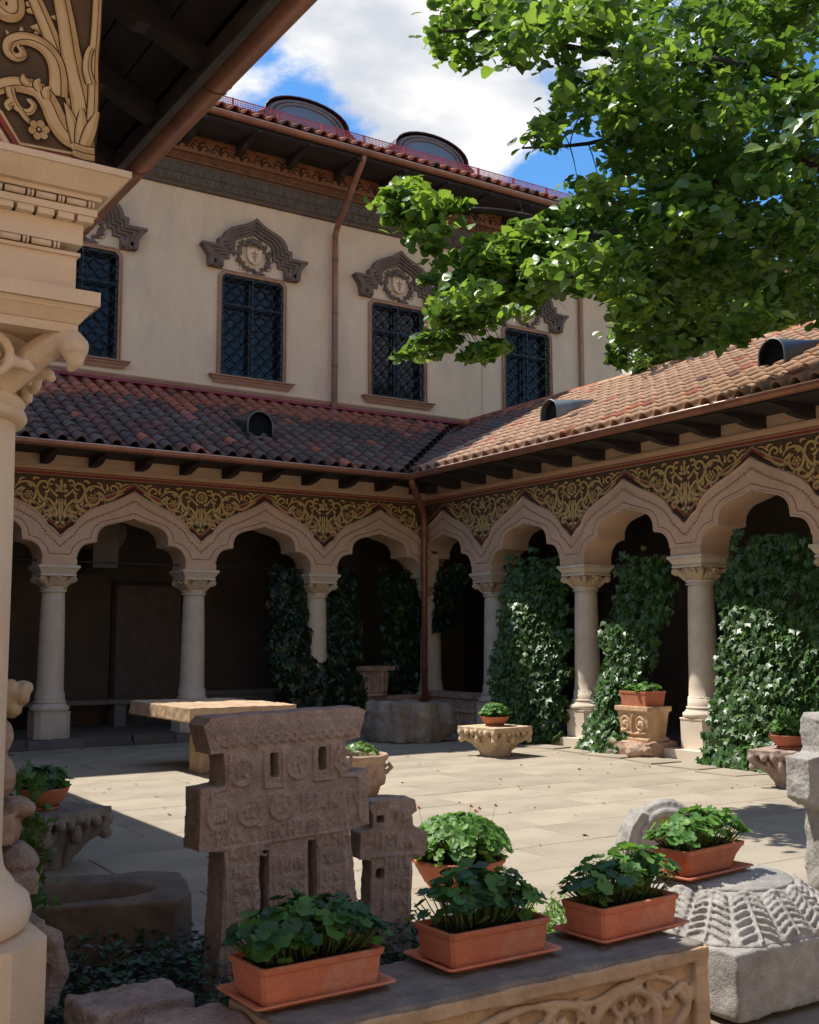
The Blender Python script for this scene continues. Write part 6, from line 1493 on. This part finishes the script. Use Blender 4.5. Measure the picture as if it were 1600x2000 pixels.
ivy('dark ivy curtain left of the third back column, sweeping along the sill', curtain([(0, -2.70, -1.2, -.05, -.05, .12), (.25, -3.0, -1.25, .02, .0, .1), (.30, -3.05, -1.35, .05, .02, .08), (.36, -3.1, -2.25, .10, .10, .08), (1, -2.95, -2.28, .3, .3, .05)], .30, 2.92, True), 1700, .10, ['leaf_ivyd', 'leaf_ivy'], 60, wts=(.9, .1), seed=5)
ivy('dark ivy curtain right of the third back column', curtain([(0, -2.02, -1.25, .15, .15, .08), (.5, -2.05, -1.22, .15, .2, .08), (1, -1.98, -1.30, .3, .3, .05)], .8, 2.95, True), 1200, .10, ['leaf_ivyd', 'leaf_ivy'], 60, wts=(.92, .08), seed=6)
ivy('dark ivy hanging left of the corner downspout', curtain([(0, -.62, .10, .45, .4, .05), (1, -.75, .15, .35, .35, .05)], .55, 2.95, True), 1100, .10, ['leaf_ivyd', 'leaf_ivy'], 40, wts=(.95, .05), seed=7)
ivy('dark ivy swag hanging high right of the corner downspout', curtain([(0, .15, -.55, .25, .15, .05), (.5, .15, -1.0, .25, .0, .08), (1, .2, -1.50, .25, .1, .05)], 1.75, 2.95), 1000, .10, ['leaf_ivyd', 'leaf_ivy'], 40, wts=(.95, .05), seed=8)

# ================================================================== the tree
tree = thing('linden_tree', 'leafy green tree reaching in from the upper right over the roofs', 'tree', (0, 0, 0))
b = MB()
trunk = [(-1.35, -11.35, 0), (-1.4, -11.3, 1.5), (-1.5, -11.2, 3.2), (-1.65, -11.0, 4.8), (-1.7, -10.9, 6.4), (-1.6, -10.8, 9.0)]
b.tube(trunk, [.30, .24, .22, .20, .17, .08], 12)
put(b, 'trunk', ['bark'], tree)
LIMBS = [[(-1.65, -11.0, 5.2), (-2.09, -10.69, 6.0), (-2.87, -9.82, 6.14), (-3.38, -9.21, 5.87), (-3.87, -8.84, 5.53), (-4.33, -8.46, 5.76), (-4.91, -8.21, 5.82), (-5.4, -7.9, 5.75)],
 [(-3.87, -8.84, 5.53), (-4.24, -8.57, 5.26), (-4.65, -8.27, 5.06), (-5.14, -7.9, 4.66), (-5.5, -7.62, 4.36)],
 [(-1.7, -10.9, 6.0), (-2.12, -10.73, 6.64), (-3.15, -9.79, 7.18), (-4.07, -8.97, 7.39), (-4.72, -8.57, 7.59), (-5.28, -8.21, 7.59)],
 [(-1.65, -11.0, 4.8), (-1.63, -10.35, 5.87), (-2.05, -9.43, 5.53), (-2.31, -8.6, 5.16), (-2.8, -8.23, 4.71)],
 [(-2.87, -9.82, 6.14), (-3.38, -9.31, 6.63), (-3.95, -8.81, 6.52), (-4.57, -8.52, 6.43)],
 [(-1.6, -10.9, 7.5), (-2.4, -9.5, 8.4), (-3.0, -8.7, 8.8)], [(-1.65, -11, 5.5), (-.9, -9.8, 6.5), (-.6, -8.8, 6.9)]]
RAD = [.10, .030, .065, .05, .04, .06, .06]
for L, r_ in zip(LIMBS, RAD):
    b = MB(); q = smooth_path(L, 4); b.tube(q, [r_*(1-.8*i/len(q)) for i in range(len(q))], 7); put(b, 'limb', ['bark'], tree)
def parse(t): return np.array([[float(v) for v in q.split(',')] for q in t.split(';')])
TL = ([(0,-.42,0),(.30,-.36,.05),(.47,-.08,.09),(.36,.26,.06),(0,.74,-.12),(-.36,.26,.06),(-.47,-.08,.09),(-.30,-.36,.05),(0,.05,-.02)], [(8,0,1),(8,1,2),(8,2,3),(8,3,4),(8,4,5),(8,5,6),(8,6,7),(8,7,0)])
def foliage(root, CL, limbs, dens, lit_share, nparts, sz=1.0):
    """leaf sprays round the given centres, twigs back to the nearest limb; returns the nearest leaves for single placing"""
    allp = np.array([p for L in limbs for p in smooth_path(L, 4)]); tw = MB()
    for c in CL:
        d_ = ((allp-c[:3])**2).sum(1); j = int(np.argmin(d_)); p = allp[j]; m = (p+c[:3])/2+np.array([0, 0, .10*math.sqrt(d_[j])])
        if d_[j] < .45 and abs(p[2]-c[2]) < .45: tw.tube(smooth_path([tuple(p), tuple(m), tuple(c[:3])], 3), [.007, .0065, .006, .005, .004, .003, .002], 4)
        for k in range(3):
            e = c[:3]+rng.normal(size=3)*c[3]*.6; tw.tube([tuple(c[:3]), tuple(e)], [.003, .0012], 3)
    put(tw, 'twigs', ['bark'], root)['kind'] = 'stuff'
    P = []
    for c in CL:
        n = int(dens*max(.3, (c[3]/.3)**1.4)); u = rng.normal(size=(n, 3)); u /= np.linalg.norm(u, axis=1, keepdims=True); r_ = rng.uniform(0, 1, n)**.5*(1+.55*(rng.uniform(size=n) < .14))
        P.append(c[:3]+u*r_[:, None]*c[3]*np.array([1.15, 1.15, .50]))
    P = np.concatenate(P); n = len(P)
    N = np.c_[rng.normal(size=(n, 2))*.58+np.array([-.15, -.05]), rng.uniform(.35, 1.1, n)]
    T = np.c_[rng.normal(size=(n, 2))*.9+np.array([-.5, .2]), -rng.uniform(.2, 1.0, n)]
    S = rng.uniform(.06, .135, n)*sz; mi = (rng.uniform(size=n) < lit_share(P)).astype(int)
    order = np.argsort(((P-np.array(CAMP))**2).sum(1)); part = order[:nparts]; rest = order[nparts:]
    o = ob('crown', scatter_mesh('crown', TL, P[rest], N[rest], S[rest], ['leaf_tree', 'leaf_tree2'], mi[rest], T=-T[rest]), root); o['kind'] = 'stuff'
    return [(P[i], N[i], T[i], S[i], mi[i]) for i in part]
near_leaves = foliage(tree, parse("-2.06,-8.06,5.74,0.36;-0.19,-8.67,5.92,0.36;-0.29,-8.77,6.33,0.35;-4.13,-9.83,7.72,0.08;-1.58,-8.74,8.46,0.36;-3.00,-10.47,6.97,0.30;-4.13,-9.54,5.18,0.29;-0.06,-8.58,6.22,0.37;-2.42,-10.13,6.93,0.31;-4.82,-7.76,7.98,0.32;-3.39,-9.71,6.67,0.31;-2.81,-9.98,6.12,0.31;-4.75,-9.82,4.88,0.28;-0.85,-9.52,8.98,0.14;-1.30,-9.05,9.09,0.12;-4.69,-7.79,5.27,0.33;-4.44,-9.75,4.69,0.25;-1.28,-8.22,5.56,0.37;-3.42,-9.23,4.42,0.20;-2.41,-10.23,5.86,0.31;-5.37,-9.58,6.79,0.27;-4.13,-9.53,6.27,0.21;-3.16,-8.90,4.93,0.32;-2.84,-7.44,9.23,0.31;-1.48,-9.12,8.44,0.36;-2.64,-9.75,7.87,0.32;-5.07,-7.94,4.79,0.20;-1.62,-9.96,6.53,0.15;-3.22,-9.83,6.08,0.30;-4.30,-8.91,7.58,0.31;-3.46,-9.44,6.09,0.31;-2.71,-9.62,4.65,0.26;-1.64,-8.78,5.45,0.35;-3.18,-9.36,5.08,0.31;-2.77,-9.33,7.25,0.33;-3.01,-9.84,5.26,0.30;-2.89,-8.41,7.77,0.35;-3.28,-9.35,4.91,0.31;-1.10,-8.71,7.66,0.37;-0.37,-8.34,6.25,0.39;-1.54,-9.78,6.33,0.24;-1.08,-9.35,6.79,0.35;-3.57,-10.03,4.94,0.29;-1.81,-8.93,6.28,0.35;-3.05,-7.58,6.26,0.36;-4.36,-7.55,5.71,0.17;-3.17,-9.27,8.22,0.21;-4.66,-8.05,8.30,0.26;-4.79,-7.84,7.73,0.27;-3.72,-8.03,6.03,0.17;-3.84,-8.19,8.59,0.19;-1.84,-9.94,4.92,0.23;-2.62,-9.77,5.56,0.31;-1.76,-7.29,4.92,0.11;-1.95,-7.92,7.75,0.38;-4.24,-9.81,5.32,0.29;-4.73,-9.18,6.15,0.10;-2.61,-10.31,5.58,0.30;-1.85,-10.13,6.23,0.12;-3.65,-8.79,7.21,0.33;-3.03,-7.78,7.81,0.29;-2.20,-9.64,8.49,0.09;-3.16,-10.11,6.94,0.30;-3.28,-8.23,5.91,0.34;-1.81,-8.79,8.57,0.36;-3.78,-9.15,6.27,0.22;-3.21,-7.82,6.38,0.24;-2.23,-10.06,6.64,0.32;-5.32,-9.34,4.44,0.14;-3.40,-10.19,4.24,0.08;-3.58,-8.59,6.15,0.28;-2.30,-8.70,8.90,0.15;-1.77,-8.48,9.08,0.27;-1.53,-9.64,8.08,0.34;-2.03,-7.68,5.85,0.37;-2.39,-8.98,8.12,0.34;-4.77,-8.35,5.12,0.31;-3.88,-10.28,5.09,0.28;-4.04,-10.27,7.21,0.28;-2.10,-7.98,8.26,0.37;-1.71,-9.07,8.89,0.17;-4.88,-8.31,7.82,0.32;-0.43,-9.05,6.13,0.18;-5.07,-9.40,6.16,0.13;-1.16,-8.58,7.28,0.37;-3.20,-8.46,6.09,0.34;-3.81,-10.40,6.04,0.28;-4.89,-9.97,4.60,0.20;-3.13,-9.10,6.60,0.32;-4.69,-8.48,7.60,0.32;-2.54,-7.61,9.36,0.19;-3.73,-7.33,5.96,0.28;-2.27,-10.42,6.57,0.15;-4.59,-9.93,6.20,0.28;-5.10,-9.82,6.28,0.11;-3.08,-9.61,4.41,0.12;-3.70,-7.52,8.74,0.36;-3.45,-10.53,6.41,0.29;-4.04,-7.89,5.38,0.34;-0.98,-8.98,6.09,0.36;-2.30,-8.00,7.18,0.37;-4.31,-7.83,5.69,0.21;-4.27,-9.03,6.62,0.31;-3.44,-10.48,4.85,0.28;-2.88,-8.29,8.21,0.35;-2.48,-7.10,5.81,0.20;-2.31,-8.22,8.76,0.37;-2.09,-7.80,7.10,0.37;-4.58,-9.15,7.08,0.22;-4.68,-8.97,4.96,0.27;-0.23,-8.92,5.34,0.13;-5.22,-8.35,7.77,0.30;-5.51,-8.93,4.64,0.29;-3.55,-9.33,7.45,0.32;-4.82,-8.94,7.90,0.14;0.02,-8.75,5.55,0.13;-3.42,-9.71,5.90,0.30;-3.96,-7.48,5.67,0.35;-4.21,-10.09,6.10,0.28;-2.06,-8.55,6.49,0.35;-2.19,-9.78,5.28,0.32;-2.71,-7.26,6.92,0.13;-4.78,-7.89,8.46,0.16;-2.17,-8.33,5.89,0.36;-3.62,-9.63,4.27,0.13;-2.69,-9.10,4.90,0.33;-5.22,-7.79,5.17,0.08;-3.97,-8.27,5.58,0.33;-3.71,-9.40,6.89,0.31;-3.56,-10.72,5.52,0.28;-5.32,-9.23,7.30,0.29;-2.33,-10.32,7.74,0.31;-3.98,-10.68,6.01,0.27;-4.31,-9.39,7.59,0.30;-4.03,-8.46,5.11,0.22;-4.26,-10.27,5.09,0.27;-3.48,-10.12,4.31,0.17;-5.36,-8.18,7.50,0.11;-2.86,-10.73,5.37,0.19;-2.91,-10.76,7.57,0.15;-3.17,-7.83,7.87,0.24;-2.95,-10.84,4.93,0.13;-4.09,-8.45,6.87,0.21;-4.75,-9.05,7.89,0.11;-2.08,-7.39,6.07,0.38;-4.25,-9.70,4.53,0.26;-3.05,-9.94,5.02,0.30;-0.67,-8.68,7.34,0.38;-2.12,-8.27,4.96,0.31;-1.18,-8.27,6.97,0.38;-4.49,-9.53,7.18,0.30;-4.39,-8.67,7.96,0.32;-3.09,-8.43,4.74,0.15;-2.01,-8.35,7.22,0.36;-2.63,-8.63,5.01,0.34;-3.34,-7.62,6.13,0.27;-2.20,-9.24,4.70,0.14;-4.84,-8.28,8.25,0.14;-2.10,-7.58,9.26,0.39;-3.99,-9.45,6.21,0.25;-4.87,-7.61,8.46,0.17;-5.33,-8.21,7.35,0.10;-4.60,-7.40,5.66,0.09;-2.33,-10.00,7.72,0.32;-4.49,-9.61,7.28,0.29;-2.40,-10.41,4.56,0.09;-2.50,-9.76,5.55,0.32;-3.65,-9.77,7.02,0.30;-3.09,-8.76,5.34,0.33;-3.19,-7.88,7.65,0.26;-3.32,-7.51,6.36,0.10;-4.86,-9.74,4.95,0.28;-4.24,-7.71,5.00,0.21;-4.62,-7.33,8.68,0.21;-4.89,-9.97,5.47,0.14;-1.83,-9.00,5.39,0.34;-1.41,-8.94,6.21,0.35;-3.63,-10.77,5.13,0.27;-4.91,-8.17,8.10,0.31;-4.58,-8.79,7.75,0.31;-4.53,-8.38,5.25,0.32;-2.80,-10.34,5.16,0.30;-4.11,-8.75,8.25,0.14;-1.22,-8.33,6.06,0.37;-1.55,-8.02,5.74,0.37;-2.02,-9.85,5.02,0.32;-1.65,-7.96,6.26,0.37;-3.60,-10.07,6.04,0.29;-3.63,-9.88,4.82,0.29;-3.66,-9.00,4.77,0.19;-4.69,-9.07,7.39,0.30;-5.20,-10.06,6.88,0.27;-2.21,-7.63,4.78,0.14;-3.08,-8.89,5.25,0.33;-0.94,-8.40,7.31,0.38;-4.02,-9.85,5.66,0.29;-2.92,-10.14,7.06,0.30;-2.21,-9.58,8.26,0.33;-4.86,-8.22,5.50,0.08;-3.15,-9.78,6.42,0.31;-2.61,-9.98,4.94,0.31;-2.82,-9.24,7.99,0.33;-3.34,-10.85,5.09,0.27;-3.61,-8.87,6.39,0.16;-3.35,-8.21,8.58,0.35;-3.17,-10.87,6.42,0.28;-4.86,-8.13,5.46,0.12;-2.79,-7.69,8.90,0.37;-4.26,-8.28,5.51,0.32;-3.00,-10.49,7.57,0.25;-2.69,-9.90,6.09,0.31;-2.78,-8.43,6.85,0.35;-3.27,-9.21,6.62,0.32;-2.46,-10.08,6.91,0.31;-4.01,-9.80,5.47,0.29;-4.90,-9.78,4.75,0.26;-5.05,-7.58,5.27,0.09;-4.56,-8.31,5.57,0.17;-1.63,-8.21,6.92,0.37;-0.94,-8.62,6.39,0.37;-5.18,-9.33,5.24,0.08;-1.03,-9.02,7.45,0.36;-2.57,-9.33,5.34,0.32;-5.33,-9.28,6.97,0.29;-3.65,-8.15,7.64,0.16;-3.84,-8.58,5.81,0.32;-3.71,-7.33,9.09,0.20;-2.92,-9.19,7.44,0.33;-2.01,-7.75,7.03,0.38;-2.93,-9.89,6.85,0.31;-1.87,-7.91,8.75,0.38;-2.42,-10.52,4.79,0.08;-4.80,-9.82,7.42,0.15;-0.74,-8.91,5.29,0.27;-4.29,-7.79,8.02,0.34;-4.43,-8.10,8.30,0.31;-4.19,-9.39,7.95,0.07;-1.23,-8.84,5.15,0.29;-2.27,-8.94,4.69,0.14;-4.14,-7.84,8.67,0.20;-5.27,-8.02,8.00,0.07;-0.49,-9.04,7.00,0.27;-3.04,-9.74,5.69,0.31;-3.63,-8.06,7.40,0.15;-2.66,-10.01,4.87,0.30;-4.65,-10.36,6.46,0.27;-5.09,-9.14,6.88,0.10;-3.47,-9.66,5.66,0.30;-1.34,-8.29,8.51,0.38;-2.65,-9.14,5.36,0.33;-1.33,-9.10,6.10,0.35;-4.73,-9.73,5.50,0.21;-2.64,-9.43,6.96,0.33;-3.88,-9.15,4.70,0.14;-2.78,-8.33,6.16,0.35;-3.19,-8.12,6.16,0.35;-4.46,-10.05,6.78,0.28;-1.89,-9.99,8.37,0.12;-5.01,-9.01,7.78,0.15;-2.44,-10.28,7.78,0.31;-4.15,-10.42,5.10,0.27;-2.73,-10.33,6.17,0.30;-2.49,-9.15,6.52,0.33;-3.15,-9.13,8.29,0.22;-2.33,-8.66,7.44,0.35;-3.71,-7.92,6.05,0.14;-2.06,-8.35,4.79,0.14;-3.43,-9.86,5.12,0.30;-4.30,-10.14,5.18,0.28;-2.56,-9.46,7.49,0.33;-2.59,-7.87,5.79,0.36;-2.38,-7.04,6.88,0.31;-3.00,-6.70,6.10,0.38;-2.00,-8.25,6.67,0.36;-2.18,-9.79,7.82,0.33;-1.62,-7.60,6.17,0.38;-3.60,-10.47,4.44,0.28;-2.20,-10.14,5.06,0.27;-1.87,-8.92,6.50,0.35;-2.20,-8.27,5.07,0.35;-1.62,-9.92,6.37,0.17;-4.20,-10.29,5.37,0.28;-1.69,-9.95,7.12,0.23;-2.50,-10.38,6.88,0.31;-1.77,-9.16,7.80,0.35;-3.19,-8.74,4.66,0.29;-4.96,-7.55,8.02,0.09;-3.06,-6.69,5.81,0.34;-4.35,-8.13,5.79,0.08;-4.64,-8.34,7.76,0.32;-3.56,-8.26,5.30,0.19;-0.56,-8.60,8.02,0.38;-1.59,-8.29,5.78,0.37;-0.31,-8.69,8.93,0.39;-4.51,-10.05,6.34,0.28;-3.91,-8.60,6.20,0.10;-2.89,-7.88,7.73,0.36;-2.87,-8.15,5.88,0.35;-4.43,-9.78,6.25,0.25;-3.56,-8.11,8.86,0.08;-4.89,-8.16,4.73,0.20;-4.80,-9.97,7.20,0.28;-2.60,-10.18,5.70,0.30;-1.57,-8.39,9.21,0.26;-3.23,-10.86,5.00,0.28;-3.96,-9.76,7.01,0.30;-4.48,-9.60,4.69,0.16;-1.65,-9.73,4.80,0.08;-0.40,-8.57,8.18,0.39;-3.37,-10.01,7.64,0.30;-2.21,-8.40,4.84,0.23;-4.90,-9.21,7.14,0.28;-4.11,-9.42,6.45,0.23;-1.77,-7.59,5.88,0.38;-2.10,-8.88,5.45,0.34;-3.73,-8.72,5.33,0.32;-4.88,-8.07,7.48,0.18;-4.70,-8.96,6.32,0.18;-3.41,-10.27,5.82,0.29;-2.99,-8.15,6.73,0.13;-2.50,-7.09,5.68,0.10;-2.12,-8.14,6.44,0.36;-2.97,-9.57,7.47,0.32;-5.09,-8.07,8.30,0.12;-3.53,-9.88,6.60,0.30;-3.03,-9.35,6.84,0.32;-2.06,-8.40,4.86,0.21;-1.82,-8.07,8.05,0.37;-4.07,-9.88,4.97,0.29;-1.83,-9.32,7.50,0.34;-4.33,-8.45,5.47,0.32;-4.59,-7.83,5.19,0.33;-4.38,-8.23,5.64,0.18;-4.52,-8.14,5.06,0.32;-4.94,-8.38,5.21,0.28;-4.21,-8.37,5.09,0.19;-4.92,-8.46,4.66,0.14;-4.35,-8.55,5.33,0.31;-4.11,-8.04,5.73,0.23;-4.19,-8.44,5.05,0.15;-4.48,-8.60,5.21,0.31;-4.63,-8.35,5.15,0.31;-4.58,-8.45,4.92,0.21;-4.32,-8.24,5.43,0.32;-5.09,-8.10,4.82,0.28;-4.39,-8.77,5.36,0.31;-5.06,-8.03,4.74,0.29;-4.29,-8.86,5.57,0.10;-3.98,-8.26,5.23,0.20;-4.49,-8.38,4.93,0.18;-3.93,-8.36,5.89,0.12;-4.23,-7.46,5.01,0.18;-5.03,-7.37,4.64,0.09;-5.32,-8.09,4.72,0.10;-4.66,-8.64,5.36,0.26;-4.33,-8.60,5.00,0.16;-4.43,-8.22,5.11,0.32;-4.41,-8.51,5.33,0.31;-4.80,-8.11,4.88,0.29;-4.38,-7.83,5.47,0.33;-4.06,-8.71,5.55,0.10;-4.87,-7.79,4.69,0.16;-4.44,-8.38,5.14,0.32;-4.09,-8.29,5.67,0.28;-4.21,-8.77,5.17,0.09;-4.32,-8.49,5.39,0.32;-5.33,-8.11,5.22,0.12;-4.16,-8.06,4.99,0.10;-4.73,-9.08,4.98,0.26;-4.61,-8.15,5.04,0.32;-5.53,-8.53,4.67,0.15;-4.09,-8.45,5.12,0.14;-4.52,-8.65,5.47,0.24;-4.72,-7.87,4.75,0.15;-4.23,-8.50,5.63,0.24;-4.61,-7.82,5.44,0.27;-5.05,-8.13,5.03,0.29;-4.70,-8.22,5.18,0.32;-4.56,-8.35,5.07,0.32;-4.67,-7.69,5.11,0.33;-4.34,-8.90,5.25,0.17;-4.52,-8.44,5.58,0.15;-4.96,-7.49,4.59,0.11;-4.05,-8.11,5.55,0.33;-4.07,-8.03,5.53,0.33;-4.35,-8.39,5.29,0.32;-4.56,-8.53,5.23,0.31;-4.29,-8.35,5.33,0.32;-4.93,-8.36,5.26,0.24;-4.18,-8.48,5.82,0.10;-4.90,-7.78,4.59,0.09;-4.54,-8.32,5.37,0.32;-4.60,-7.83,5.22,0.33;-4.30,-8.90,5.47,0.13;-4.04,-8.29,5.46,0.33;-4.71,-7.45,5.31,0.18;-5.19,-8.89,5.23,0.11;-4.51,-8.54,5.51,0.21;-4.60,-8.59,4.90,0.20;-4.71,-7.62,4.85,0.23;-5.25,-7.81,4.54,0.10;-5.20,-7.84,4.55,0.11;-5.13,-7.88,4.53,0.08;-5.17,-7.83,4.37,0.08;-5.43,-7.67,4.38,0.11;-5.35,-7.72,4.41,0.13;-5.11,-7.89,4.47,0.12;-5.15,-7.87,4.55,0.08;-5.63,-7.96,5.94,0.18;-5.61,-7.69,6.01,0.11;-5.39,-7.53,6.02,0.21;-5.40,-8.07,5.70,0.29;-5.54,-8.52,5.37,0.09;-5.54,-7.73,5.75,0.14;-5.42,-7.67,6.09,0.19;-5.16,-8.12,5.83,0.13;-5.46,-7.73,5.85,0.24;-5.21,-7.92,5.56,0.11;-4.98,-7.32,6.11,0.29;-5.26,-8.14,5.82,0.14;-5.40,-8.17,5.78,0.17;-5.53,-7.78,6.05,0.16;-5.05,-7.24,6.41,0.11;-5.30,-7.81,5.76,0.32;-5.46,-7.56,5.91,0.16;-5.69,-7.81,5.93,0.10;-5.19,-8.44,5.73,0.07;-5.66,-8.43,5.65,0.17;-5.07,-7.55,5.78,0.23;-5.31,-7.97,5.40,0.09;-5.60,-7.85,5.80,0.19;-5.30,-7.95,5.85,0.21;-5.49,-8.14,5.42,0.19;-5.25,-8.01,5.93,0.10;-4.71,-8.21,4.47,0.13;-4.90,-8.23,4.41,0.13;-4.72,-7.96,4.38,0.08;-4.93,-8.41,4.28,0.09;-4.97,-8.39,4.34,0.16;-4.72,-8.18,4.45,0.16;-4.93,-8.10,4.34,0.10;-4.65,-8.31,4.44,0.08;-4.86,-8.21,4.38,0.15;-2.95,-8.11,4.58,0.10;-2.90,-8.13,4.55,0.11;-2.97,-8.10,4.60,0.09;-2.95,-8.12,4.68,0.14;-2.96,-8.11,4.64,0.12"), LIMBS, 74, lambda P: .22+.42*(P[:, 0] < -4.4), 280)  # larger share of lighter leaves at left paints the sunlit tips
tree2 = thing('linden_tree', 'brighter leafy tree standing beyond the right roof ridge', 'tree', (0, 0, 0))
L2 = [[(7.0, -5.5, 0), (7.0, -5.4, 3), (6.6, -5.0, 6), (6.2, -4.2, 8)], [(6.8, -5.2, 4.5), (5.2, -3.5, 6.6), (3.6, -1.8, 7.4)], [(6.8, -5.2, 4.5), (7.2, -6.8, 7.2), (7.6, -8, 8.4)]]
b = MB(); b.tube(L2[0], [.26, .22, .15, .06], 10); put(b, 'trunk', ['bark'], tree2)
for L in L2[1:]:
    b = MB(); q = smooth_path(L, 4); b.tube(q, [.09*(1-.8*i/len(q)) for i in range(len(q))], 7); put(b, 'limb', ['bark'], tree2)
foliage(tree2, parse("3.33,-3.92,7.40,0.48;6.17,-3.32,7.47,0.26;3.33,-2.59,7.66,0.50;4.33,-4.73,7.17,0.54;4.82,-2.29,7.54,0.61;5.33,-4.27,7.45,0.50;4.29,-2.88,8.19,0.15;2.85,-3.59,7.57,0.26;5.88,-3.06,7.33,0.21;5.38,-2.96,7.66,0.61;3.94,-1.64,7.51,0.53;5.74,-3.44,7.77,0.60;2.93,-3.60,7.58,0.27;3.66,-3.09,7.42,0.58;2.48,-3.04,6.27,0.19;5.19,-2.86,8.08,0.48;3.15,-2.18,7.76,0.37;4.12,-3.90,7.67,0.40;3.29,-1.84,7.79,0.23;3.01,-3.92,7.08,0.55;4.61,-4.22,7.37,0.56;4.05,-4.96,7.34,0.49;3.38,-1.70,7.98,0.21;3.32,-4.27,7.17,0.54;4.34,-2.15,7.45,0.61;2.60,-4.07,7.18,0.48;4.44,-5.25,7.68,0.20;5.29,-5.03,7.82,0.13;4.58,-5.01,6.91,0.22;6.05,-3.44,8.09,0.56;3.43,-2.97,6.77,0.42;3.10,-3.06,7.25,0.57;3.03,-2.64,7.22,0.58;5.11,-3.77,7.74,0.58;2.55,-3.36,7.03,0.55;4.60,-4.61,7.76,0.29;2.71,-2.48,7.77,0.27;4.79,-4.96,7.44,0.48;4.30,-3.64,7.65,0.52;3.35,-1.74,7.17,0.15;2.70,-3.71,6.88,0.55;4.86,-5.09,6.99,0.20;3.47,-2.51,6.64,0.27;3.64,-2.99,7.84,0.31;3.10,-2.83,6.85,0.57;3.87,-1.85,7.48,0.61;4.44,-2.33,7.95,0.54;3.48,-2.79,7.08,0.58;3.22,-1.84,7.40,0.15;6.51,-3.67,7.82,0.49;4.73,-2.72,7.38,0.60;3.23,-2.86,7.20,0.58;3.06,-3.45,6.39,0.17;4.26,-4.82,7.17,0.54;4.71,-5.35,7.67,0.20;6.21,-4.17,8.02,0.31;5.10,-5.00,7.17,0.24;3.61,-3.63,6.71,0.33;4.47,-3.60,8.02,0.21;4.62,-2.97,7.74,0.60;4.33,-3.75,6.79,0.18;3.12,-3.87,6.56,0.33;2.92,-3.80,7.58,0.23;6.00,-3.93,7.92,0.60;3.18,-4.17,6.46,0.22;4.38,-2.65,6.92,0.28;3.48,-1.67,8.06,0.27;4.57,-2.83,7.07,0.37;5.87,-3.91,8.18,0.32;5.33,-2.63,7.95,0.62;4.54,-5.04,6.97,0.28;3.60,-3.11,7.15,0.57;6.86,-3.74,8.12,0.29;4.08,-2.61,7.86,0.48;6.58,-4.05,7.53,0.16;5.56,-4.07,7.80,0.58;3.04,-2.43,6.54,0.27;3.79,-3.37,6.62,0.18;3.43,-2.17,7.86,0.42;3.49,-4.77,6.88,0.53;4.38,-2.03,7.00,0.34;5.39,-3.48,7.77,0.60;5.44,-3.32,7.36,0.38;3.78,-4.09,7.01,0.55;1.81,-3.52,6.65,0.29"), L2, 60, lambda P: np.full(len(P), .6), 0, 1.35)
TLM = [tmesh('leaf', TL, m, False) for m in ('leaf_tree', 'leaf_tree2')]
def leaf_at(p, nn, tt, s, k):
    nn = Vector(nn).normalized(); a = Vector(tt); a = (a-nn*a.dot(nn)).normalized(); bb = nn.cross(a)*-1
    bb = a.cross(nn)
    o = ob('leaf', TLM[k], tree); o.matrix_basis = Matrix(((bb.x*s, a.x*s, nn.x*s, p[0]), (bb.y*s, a.y*s, nn.y*s, p[1]), (bb.z*s, a.z*s, nn.z*s, p[2]), (0, 0, 0, 1)))
for q in near_leaves: leaf_at(*q)
b = MB(); b.tube([(-3.2, -13.3, 5.6), (-5.6, -13.35, 4.75), (-6.2, -13.18, 4.42), (-6.45, -12.98, 4.22)], [.012, .007, .004, .002], 5); b.tube([(-5.6, -13.35, 4.75), (-6.3, -13.45, 4.9)], [.004, .002], 4); b.tube([(-3.2, -13.3, 5.6), (-1.7, -11.3, 5.3)], [.014, .02], 5)
put(b, 'near_branch', ['bark'], tree)
for i in range(34):
    t = i/33; p = (-5.75-.72*t+random.gauss(0, .04), -13.3+.30*t+random.gauss(0, .06), 4.70-.50*t+random.gauss(0, .05))
    leaf_at(p, (random.gauss(-.3, .4), random.gauss(-.5, .4), random.uniform(.2, 1)), (random.gauss(-.4, .3), random.gauss(.2, .3), -.8), random.uniform(.075, .11), random.choice([0, 1]))

# a scatter of fallen leaves and grit on the paving
n = 170; P = np.c_[rng.uniform(-8.5, -.8, n), rng.uniform(-11.5, -.8, n), rng.uniform(.004, .010, n)]
o = ob('fallen_leaves', scatter_mesh('fallen_leaves', TL, P, np.c_[rng.normal(size=(n, 2))*.25, np.ones(n)], rng.uniform(.018, .05, n), ['brownstone', 'leaf_tree2', 'tile_brown'], rng.choice([0, 0, 1, 2], n)))
o['kind'] = 'stuff'; tag(o, 'few small dry leaves scattered over the courtyard paving', 'fallen leaves')
